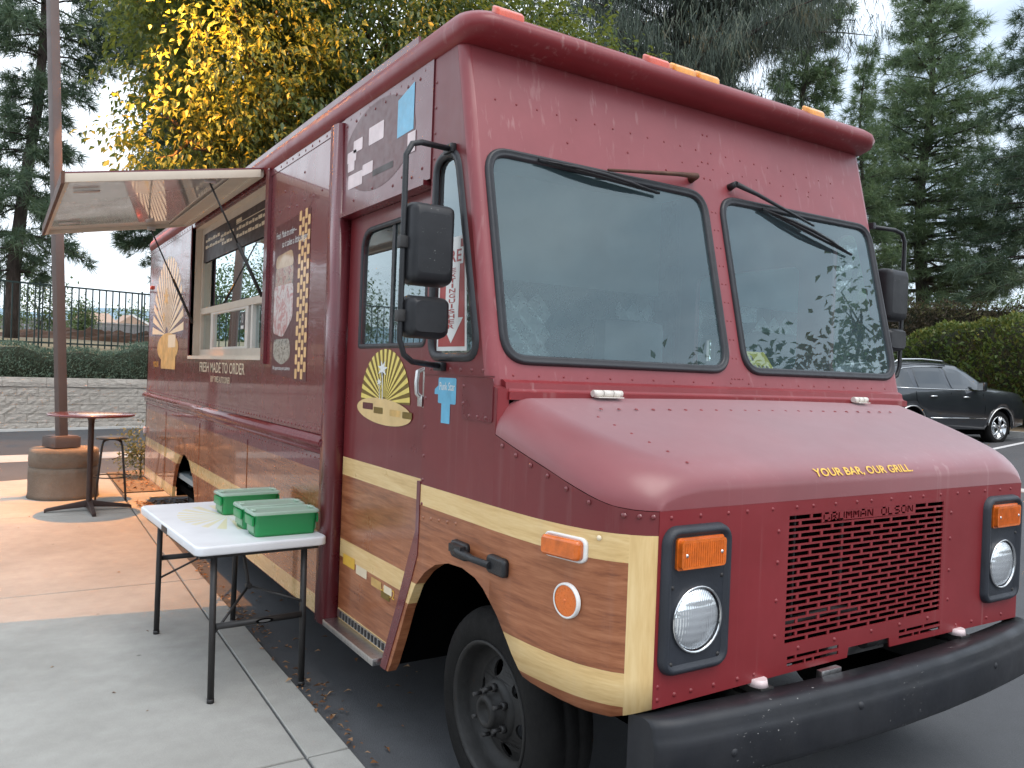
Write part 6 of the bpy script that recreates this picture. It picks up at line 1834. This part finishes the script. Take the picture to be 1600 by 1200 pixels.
def near_cam(w):
    d = np.linalg.norm(w - np.array([0, 0, 1.65]), axis=1)
    elev = (w[:, 2] - 1.65) / np.hypot(w[:, 0], w[:, 1])
    hid = (elev > 0.50) | (elev < 0.16) | (w[:, 0] > 5.2)
    return d + np.where(hid, 100, 0)
broadleaf('lamplit_tree', 'broad leaved tree behind the truck, leaves golden in lamp light', OT, blobs, 84000, 0.135, 31, GLD, None, 4.0, 0.17, 11, 0.07, None, near_cam, 'tree', 0.75, 0.46, True, 0.35)
pine('pine_tree', 'tall dark pine standing behind the hedge at the left edge', (0.30, 25.9, 1.9), 17.5, 2.35, 2.0, 30, 41, 0.20, None, 0.40, 24, 0.45, lambda s: (0.75 + 0.25 * math.sin(s * 17)) * (0.62 + 0.5 * min(1, s * 2.2)), 6, 'pine trees behind the hedge', (0.9, 0), dens=1.15, tw=0.010)
pine('pine_tree', 'pine half hidden behind the lamplit tree, dark needles against sky', (4.3, 26.6, 1.9), 17.0, 2.0, 3.4, 28, 42, 0.24, None, 0.38, 24, 0.45, lambda s: 0.7 + 0.3 * math.sin(s * 13 + 1), 7, 'pine trees behind the hedge', (0.2, 0), dens=1.6, tw=0.011)
pine('pine_tree', 'dark pine low behind the awning, left of the truck roof', (6.9, 29.5, 2.2), 9.0, 3.2, 3.0, 18, 48, 0.2, None, 0.34, 20, 0.3, lambda s: 0.9 - 0.5 * s, 8, 'pine trees behind the hedge', dens=1.5, tw=0.011)
# big drooping evergreen over the roof
def drooper(name, label, base, H, R, z0, seed, n, group=None):
    rs = np.random.RandomState(seed); root = thing(name, label, 'tree', base, 0, group)
    mb = MB(); limb(mb, [Vector((0, 0, 0)), Vector((0.1, 0.1, H * 0.5)), Vector((0, 0.2, H))], 0.34, 0.06, 10); mb.build('trunk', PB, root)
    bm_ = MB(); C = []
    for b in range(190):
        s = rs.rand(); z = z0 + (H - z0) * s; a = rs.rand() * 6.283; ln = R * (0.55 + 0.5 * rs.rand()) * (1.0 - 0.45 * s ** 2)
        dr = Vector((math.cos(a), math.sin(a), 0)); pts = [Vector((0, 0, z)) + dr * ln * q / 6 + Vector((0, 0, ln * (0.45 * q / 6 - 0.30 * (q / 6) ** 2))) for q in range(7)]
        limb(bm_, pts, 0.06, 0.008, 5)
        for _ in range(int(ln * n)):
            t = 0.2 + 0.8 * rs.rand(); q = min(5, int(t * 6)); p = pts[q].lerp(pts[q + 1], t * 6 - q)
            C.append(tuple(p + Vector((rs.randn() * 0.32, rs.randn() * 0.32, rs.randn() * 0.20))))
    bm_.build('limbs', PB, root, recalc=False)
    C = np.array(C); nn = 22; m = len(C) * nn
    P = np.repeat(C, nn, 0) + rs.randn(m, 3) * np.array([0.13, 0.13, 0.16])
    d = unit(np.stack([rs.randn(m) * 0.30, rs.randn(m) * 0.30, -np.ones(m)], 1))
    s_ = unit(np.cross(d, rs.randn(m, 3))) * 0.0085; L = (0.14 + 0.26 * rs.rand(m))[:, None]
    V = np.stack([P - s_, P + s_, P + d * L], 1)
    scatter_mesh('needles', V, [(0, 1, 2)], np.clip(np.repeat(rs.rand(len(C)), nn) * 0.7 + 0.35 * rs.rand(m), 0, 1), CAS_M, root, 'stuff')
drooper('drooping_evergreen', 'huge grey green evergreen with drooping foliage behind the truck roof', (13.4, 14.2, 0.35), 17.0, 4.5, 6.6, 51, 13)
pine('pine_tree', 'slim pine close beside the drooping evergreen, bare trunk showing', (20.0, 15.8, 0.6), 15.5, 1.45, 6.0, 18, 43, 0.15, PINE_G, 0.34, 20, 0.3, lambda s: 0.8 + 0.2 * math.sin(s * 9), 7, dens=1.6, tw=0.011)
pine('pine_tree', 'tallest green pine to the right of the truck', (28.83, 17.3, 0.9), 16.6, 3.7, 4.2, 30, 44, 0.30, PINE_G, 0.42, 22, 0.28, lambda s: (1 - s) ** 0.75 * 0.95 + 0.12, 8, dens=0.80, tw=0.010)
pine('pine_tree', 'dark pine leaning in from the right edge', (28.2, 12.6, 0.9), 14.0, 3.1, 4.2, 24, 45, 0.22, None, 0.40, 22, 0.34, lambda s: (1 - s) ** 0.6 * 0.95 + 0.1, 7, dens=0.75, tw=0.010)
pine('pine_tree', 'young pine with a thin tip left of the tallest pine', (25.0, 17.3, 0.9), 12.4, 2.1, 2.5, 26, 46, 0.13, PINE_G, 0.34, 18, 0.15, lambda s: (1 - s) ** 1.1 + 0.05, 7)
pine('pine_tree', 'distant pine behind the drooping evergreen', (24.5, 24.0, 0.9), 15.5, 3.6, 4.0, 24, 49, 0.25, None, 0.44, 18, 0.3, None, 8, tw=0.011)
for i, (x, y, z, r, h, lab) in enumerate(((1.3, 39, 2.7, 1.3, 2.3, 'bright green bush beyond the fence, near the left pine'), (3.3, 44, 2.8, 0.5, 1.6, 'narrow bush beyond the fence between pole and house'), (9.5, 78, 3.9, 6.0, 2.0, 'wide bushy tree line behind the tan house roof'), (20, 80, 3.9, 7, 2.4, 'long bushy tree line right of the far house'), (-1.5, 50, 2.8, 3.0, 3.0, 'dark leafy tree beyond the fence behind the left pine'), (13.5, 62, 3.4, 3.2, 1.5, 'bush hugging the board fence right of the far house'))):
    broadleaf('bush', lab, (x, y, z - 0.3), [(0, 0, h * 0.55, r, r * 0.8, h * 0.75), (r * 0.5, 0.2, h * 0.5, r * 0.6, r * 0.6, h * 0.6)], 2600, 0.16 if y < 60 else 0.34, 60 + i, GLB, 'bushes beyond the fence', 0.6, 0.08, 10, 0.22 if y < 60 else 0.4, cat='bush', down=0.1, shell=0.3)
# right hand hedges
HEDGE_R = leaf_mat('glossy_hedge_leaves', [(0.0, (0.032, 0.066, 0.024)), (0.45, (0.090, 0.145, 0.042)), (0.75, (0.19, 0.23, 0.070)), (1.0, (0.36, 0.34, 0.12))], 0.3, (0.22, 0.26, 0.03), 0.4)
def rtop(y): return 3.50 + 0.06 * math.sin(y * 1.3) + 0.07 * math.sin(y * 3.1) + 0.05 * math.sin(y * 7.3) - max(0, (y - 11.6)) ** 2 * 0.10
def rfn(rs, n):
    y = -2 + 15.9 * rs.rand(n); u = rs.rand(n)
    tp_ = np.array([rtop(q) for q in y]); f = u < 0.7
    z = np.where(f, 0.95 + (tp_ - 0.95) * rs.rand(n), tp_ - 0.08 * rs.rand(n))
    k = np.clip((z - 0.9) / (tp_ - 0.9), 0, 1)
    x = np.where(f, 21.30 + 0.45 * k ** 3 + 0.14 * np.sin(y * 2.3 + z * 2) + 0.10 * np.sin(y * 6.1 + 1) * np.sin(z * 5.3) + 0.22 * rs.rand(n), 21.8 + 1.4 * rs.rand(n))
    P = np.stack([x, y, z], 1)
    nrm = np.where(f[:, None], np.array([[-1, -0.2, 0.3]]), np.array([[0, 0, 1.0]]))
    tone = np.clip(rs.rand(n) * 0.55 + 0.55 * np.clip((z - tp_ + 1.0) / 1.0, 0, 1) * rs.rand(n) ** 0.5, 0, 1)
    return P, nrm, tone
def rcore(mb):
    rings = []
    for i in range(33):
        y = -2 + 0.495 * i; t = rtop(y) - 0.12
        rings.append([(21.6, y, 0.6), (23.4, y, 0.6), (23.3, y, t), (22.1, y, t), (21.72, y, t - 0.35)])
    mb.loft(rings, True, True, True)
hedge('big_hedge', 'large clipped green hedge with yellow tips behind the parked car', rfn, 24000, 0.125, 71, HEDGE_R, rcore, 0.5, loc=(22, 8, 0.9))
DRY = leaf_mat('dry_vine_leaves', [(0.0, (0.06, 0.048, 0.036)), (0.5, (0.135, 0.105, 0.080)), (0.8, (0.18, 0.17, 0.09)), (1.0, (0.26, 0.29, 0.12))], 0.2, (0.16, 0.15, 0.05), 0.6)
def dfn(rs, n):
    t = -0.32 + 1.4 * rs.rand(n); z = 1.0 + 3.35 * rs.rand(n) ** 0.8 + 0.10 * np.sin(t * 40)
    P = np.stack([22.6 + 6 * t + 0.12 * rs.randn(n), 15.3 - 3.8 * t + 0.12 * rs.randn(n), z], 1)
    tone = np.clip(rs.rand(n) * 0.6 + 0.5 * (z > 3.9) * rs.rand(n), 0, 1)
    return P, np.tile([[-0.5, -0.8, 0.3]], (n, 1)), tone
def dcore(mb): mb.loft([[(22.7 + 6 * t, 15.45 - 3.8 * t, 0.8), (22.9 + 6 * t, 15.8 - 3.8 * t, 0.8), (22.9 + 6 * t, 15.8 - 3.8 * t, 4.2), (22.7 + 6 * t, 15.45 - 3.8 * t, 4.2)] for t in (-0.28, 0, 0.25, 0.5, 0.75, 1.0, 1.04)], True, True, False)
hedge('vine_hedge', 'brown dry vine hedge rising above the big green hedge', dfn, 19000, 0.12, 72, DRY, dcore, 0.45, loc=(25, 14, 0.9))
for i, (x, y, z, r, h, lab) in enumerate(((35.6, 17.7, 3.6, 2.4, 2.6, 'pale green shrub behind the vine hedge at the right edge'), (32.5, 20.2, 3.6, 2.6, 2.7, 'pale green shrub behind the vine hedge near the mirror'), (21.0, 14.6, 0.9, 0.9, 1.7, 'low green shrub at the foot of the vine hedge'))):
    broadleaf('shrub', lab, (x, y, z - 0.5), [(0, 0, h * 0.5, r, r, h * 0.55)], 3600, 0.16, 80 + i, GLB, 'shrubs around the right hand hedges', 0.8, 0.08, 12, 0.22, cat='shrub', down=0.1, shell=0.3)
SHB = leaf_mat('dusty_planter_leaves', [(0.0, (0.06, 0.065, 0.03)), (0.5, (0.13, 0.14, 0.06)), (1.0, (0.26, 0.26, 0.14))], 0.3, (0.25, 0.25, 0.05))
broadleaf('planter_shrub', 'small dusty shrub in the planter at the tail of the truck', (1.72, 12.3, 0.0), [(0, 0, 0.36, 0.34, 0.32, 0.36)], 900, 0.062, 90, SHB, None, 0.12, 0.018, 8, 0.07, cat='shrub', down=0.0, shell=0.1)
# trees on the near side, seen only as reflections
broadleaf('tree', 'leafy young tree standing behind the viewer, mirrored in the windscreen', (10.4, -2.3, 0.1), [(0.3, 0.1, 3.9, 1.1, 1.0, 0.7), (1.0, 0.6, 4.9, 0.5, 0.5, 0.8), (-1.7, -0.9, 4.3, 0.45, 0.45, 0.3), (-0.6, -0.2, 4.2, 0.6, 0.6, 0.4)], 1300, 0.15, 95, GL, None, 2.3, 0.07, 9, 0.2, down=0.5, wr=0.6, shell=0.2)
broadleaf('tree', 'round tree across the drive to the left, mirrored in the serving window', (-10, 44, 1.0), [(0, 0, 3.6, 6, 4, 2.6)], 16000, 0.22, 96, GL, None, 3, 0.25, 12, 0.4)
broadleaf('tree', 'leafy tree on the left lawn, mirrored in the door window', (-9.0, 17.5, 0.0), [(0, 0, 2.9, 2.0, 1.8, 1.3), (1.2, 0, 3.5, 1.2, 1.2, 1.0)], 9000, 0.15, 97, GL, None, 2, 0.14, 12, 0.3)

# unseen wood added behind the viewer to block low sky light
WOODM = leaf_mat('sky_block_leaves', [(0.0, (0.03, 0.05, 0.03)), (1.0, (0.09, 0.13, 0.06))], 0.2)
def sky_block_wood():
    rs = np.random.RandomState(101); n = 9000
    a = np.radians(98 + 175 * rs.rand(n)); r = 42 + 10 * rs.rand(n)
    hmax = (3.2 + 5.5 * np.clip((np.degrees(a) - 215) / 25, 0, 1)) * (1 + 0.20 * np.sin(a * 9) + 0.14 * np.sin(a * 23 + 1) + 0.08 * np.sin(a * 51))
    z = 0.3 + hmax * rs.rand(n) ** 0.75
    P = np.stack([r * np.sin(a), r * np.cos(a), z], 1)
    D = unit(rs.randn(n, 3)); N = unit(rs.randn(n, 3)); L = 1.3 * (0.6 + 0.7 * rs.rand(n))
    o = scatter_mesh('sky_block_wood', leaf_cells(P, D, N, L, L * 0.7), LEAF_F, rs.rand(n), WOODM, None, 'stuff')
    tag(o, 'unseen wood added behind the viewer to block low sky', 'trees')
sky_block_wood()

# ------------------------------------------------------------------ parked car
car = thing('parked_car', 'dark grey sport utility car parked beside the big hedge', 'car', (17.42, 10.35, gz(17.42, 10.35) + 0.0), rad(-6.5))
def car_paint():
    g = G('dark_grey_car_paint'); co = g.coord()
    c = g.ramp(g.noise(co, 2, 4), [(0.3, (0.026, 0.030, 0.038)), (0.7, (0.036, 0.041, 0.050))])
    return g.fin(g.pbsdf(c, 0.28, 0.5, 1.0, 0.03))
M['carpaint'] = car_paint()
M['carglass'] = mat('dark_tinted_car_glass', (0.010, 0.013, 0.015), 0.03, 0, 0.05, 3, 0, 60, 1.0, 0.01)
HL, HB = 2.40, 0.965
tops = [(-2.40, 0.92), (-2.36, 1.10), (-2.22, 1.28), (-1.98, 1.60), (-1.80, 1.69), (-1.2, 1.765), (-0.5, 1.775), (0.20, 1.745), (0.50, 1.64), (0.88, 1.42), (1.10, 1.275), (1.6, 1.225), (2.1, 1.16), (2.30, 1.06), (2.40, 0.80)]
def ct(x):
    for (a, b), (c, d) in zip(tops, tops[1:]):
        if x <= c: return b + (d - b) * (x - a) / (c - a)
    return tops[-1][1]
def hw(x): return HB * (1 - 0.10 * max(0, (abs(x) - 1.5) / 0.9) ** 2)
WXS = (-1.46, 1.46)
def cbot(x):
    z = 0.34
    for wx in WXS:
        d = abs(x - wx)
        if d < 0.45: z = max(z, 0.36 + math.sqrt(max(0, 0.45 ** 2 - d * d)))
    if x > 1.95: z = max(z, 0.36 + (x - 1.95) * 0.2)
    return z
def sec(x):
    w = hw(x); b = cbot(x); t = ct(x); belt = min(1.17, t - 0.02)
    pts = [(w * 0.93, b)]
    zs = [max(b + 0.01, z) for z in (0.45, 0.62, 0.80, 0.95)]
    for z, k in zip(zs, (0.975, 0.99, 1.0, 0.998)): pts.append((w * k, min(z, belt - 0.012)))
    pts.append((w * 0.965, belt))
    hh = t - belt
    green = max(0, min(1, hh / 0.5))
    pts.append((w * (0.955 - 0.03 * green), belt + hh * 0.15)); pts.append((w * (0.90 - 0.10 * green), belt + hh * 0.70)); pts.append((w * (0.84 - 0.12 * green), belt + hh * 0.90)); pts.append((w * (0.66 - 0.04 * green), t - 0.012 * green)); pts.append((0.0, t + 0.02))
    return pts
xs = sorted(set([round(-2.40 + 0.06 * i, 3) for i in range(81)]))
mb = MB(); mb.smooth = True
rings = []
for x in xs:
    s = sec(x); rings.append([(x, -p[0], p[1]) for p in s] + [(x, p[0], p[1]) for p in s[::-1][1:]])
mb.loft(rings, False, False, True)
mb.poly(rings[0], False); mb.poly(rings[-1], False)
body = mb.build('body', M['carpaint'], car)
mb = MB(); mb.span(-2.0, 2.0, -0.80, 0.80, 0.22, 0.42); mb.span(-1.95, -0.98, -0.86, -0.2, 0.4, 0.84); mb.span(0.98, 1.95, -0.86, -0.2, 0.4, 0.84); mb.build('underbody', M['dark'], car)
def sidept(x, z, off=0.006):
    s = sec(x)
    for (w0, z0), (w1, z1) in zip(s, s[1:]):
        if z0 <= z <= z1 and z1 > z0: return (x, -(w0 + (w1 - w0) * (z - z0) / (z1 - z0)) - off, z)
    return (x, -s[-1][0] - off, z)
def side_patch(mb, poly, off=0.006):
    """poly in (x,z) cut in strips so that it follows the side"""
    x0 = min(p[0] for p in poly); x1 = max(p[0] for p in poly); n = max(4, int((x1 - x0) / 0.06)); cols = []
    for i in range(n + 1):
        x = x0 + (x1 - x0) * i / n; zz = []
        for a, b in zip(poly, poly[1:] + poly[:1]):
            if (a[0] - x) * (b[0] - x) <= 0 and abs(a[0] - b[0]) > 1e-9: zz.append(a[1] + (b[1] - a[1]) * (x - a[0]) / (b[0] - a[0]))
        if len(zz) < 2: continue
        lo_, hi_ = min(zz), max(zz); cols.append([sidept(x, lo_ + (hi_ - lo_) * k / 5, off) for k in range(6)])
    for a, b in zip(cols, cols[1:]):
        for k in range(5): mb.poly([a[k], b[k], b[k + 1], a[k + 1]], True)
for pl in ([(-2.0, 1.20), (-1.74, 1.53), (-1.40, 1.61), (-1.38, 1.20)], [(-1.30, 1.20), (-1.31, 1.61), (-0.80, 1.645), (-0.42, 1.645), (-0.28, 1.20)], [(-0.20, 1.20), (-0.33, 1.64), (0.0, 1.625), (0.20, 1.57), (0.72, 1.24), (0.72, 1.20)]):
    mb = MB(); side_patch(mb, pl, 0.008); mb.build('side_window', M['carglass'], car, recalc=False)
mb = MB(); mb.tube([sidept(x, z, 0.012) for x, z in ((0.78, 1.19), (0.2, 1.185), (-0.6, 1.185), (-1.4, 1.185), (-2.04, 1.19), (-2.01, 1.25), (-1.86, 1.42), (-1.74, 1.54), (-1.55, 1.595), (-1.2, 1.63), (-0.8, 1.65), (-0.3, 1.65))], 0.011, 6); mb.build('chrome_trim', M['chrome'], car)
for x in (-0.82, 0.22):
    mb = MB(); mb.tube([sidept(x - 0.10, 1.03, 0.012), sidept(x - 0.05, 1.035, 0.035), sidept(x + 0.06, 1.035, 0.035), sidept(x + 0.11, 1.03, 0.012)], 0.016, 8); mb.build('door_handle', M['chrome'], car)
for x0, pts in ((0, [(-1.34, 1.12), (-1.34, 0.95), (-1.02, 0.60), (-0.93, 0.42)]), (1, [(-0.24, 1.12), (-0.24, 0.42)]), (2, [(0.80, 1.12), (0.86, 0.8), (0.86, 0.42)])):
    mb = MB(); mb.tube([sidept(x, z, 0.001) for x, z in pts], 0.006, 5); mb.build('door_seam', M['dark'], car)
for wx in WXS:
    mb = MB(); mb.tube([sidept(wx + 0.455 * math.cos(t), 0.37 + 0.455 * math.sin(t), 0.010) for t in [rad(8 + 164 * k / 20) for k in range(21)]], 0.016, 6); mb.build('arch_trim', M['alu'], car)
mb = MB(); mb.tube([sidept(x, 0.58, 0.008) for x in (-0.9, -0.3, 0.3, 0.9)], 0.012, 6); mb.build('sill_trim', M['chrome'], car)
mb = MB(); mb.tube([(-1.75, -0.70, 1.70), (-1.6, -0.70, 1.775), (-0.9, -0.70, 1.805), (-0.3, -0.70, 1.79), (-0.1, -0.70, 1.745)], 0.018, 6); mb.build('roof_rail', M['chrome'], car)
mb = MB(); mb.box((0.60, -1.05, 1.27), (0.13, 0.16, 0.20)); mb.build('door_mirror', M['carpaint'], car, 0.04)
mb = MB(); mb.box((0.53, -1.05, 1.27), (0.012, 0.13, 0.15)); mb.build('mirror_glass', M['chrome'], car)
mb = MB(); side_patch(mb, [(-2.34, 0.92), (-2.34, 1.06), (-1.98, 1.05), (-2.0, 0.95)], 0.01); mb.build('tail_light', mat('red_tail_lens', (0.30, 0.02, 0.02), 0.15, 0, 0.1, 9, coat=0.5), car, recalc=False)
def car_wheel(x, y):
    w = thing('car_wheel', None, None); w.parent = car; w.location = (x, y, 0.375)
    mb = MB(); mb.lathe([(0.26, 0), (0.29, 0.012), (0.345, 0.006), (0.37, -0.02), (0.375, -0.05), (0.375, -0.20), (0.35, -0.23), (0.26, -0.23)], (0, 0, 0), (0, -1, 0), 36); mb.build('tyre', M['tyre'], w)
    mb = MB(); mb.lathe([(0.262, 0.0), (0.255, 0.008), (0.24, 0.0), (0.235, -0.08), (0.0005, -0.10)], (0, 0, 0), (0, -1, 0), 32)
    for k in range(5):
        a = 2 * math.pi * k / 5 + 0.3
        for da in (-0.16, 0.16):
            d = Vector((math.cos(a + da), 0, math.sin(a + da))); d0 = Vector((math.cos(a), 0, math.sin(a)))
            mb.tube([d0 * 0.05 + Vector((0, -0.005, 0)), d * 0.245 + Vector((0, -0.006, 0))], [0.030, 0.024], 6)
    mb.cyl((0, -0.022, 0), (0, 0.02, 0), 0.05, 0.06, 16)
    mb.build('rim', M['alloy'], w)
M['alloy'] = mat('bright_alloy_wheel', (0.60, 0.61, 0.62), 0.25, 0.9, 0.1, 6)
for wx in WXS: car_wheel(wx, -0.90)
for wx in WXS:
    w = thing('car_wheel', None, None); w.parent = car; w.location = (wx, 0.90, 0.375)
    mb = MB(); mb.lathe([(0.2, 0), (0.345, 0.006), (0.375, -0.05), (0.375, -0.20), (0.35, -0.23), (0.2, -0.23)], (0, 0, 0), (0, 1, 0), 24); mb.build('tyre', M['tyre'], w)
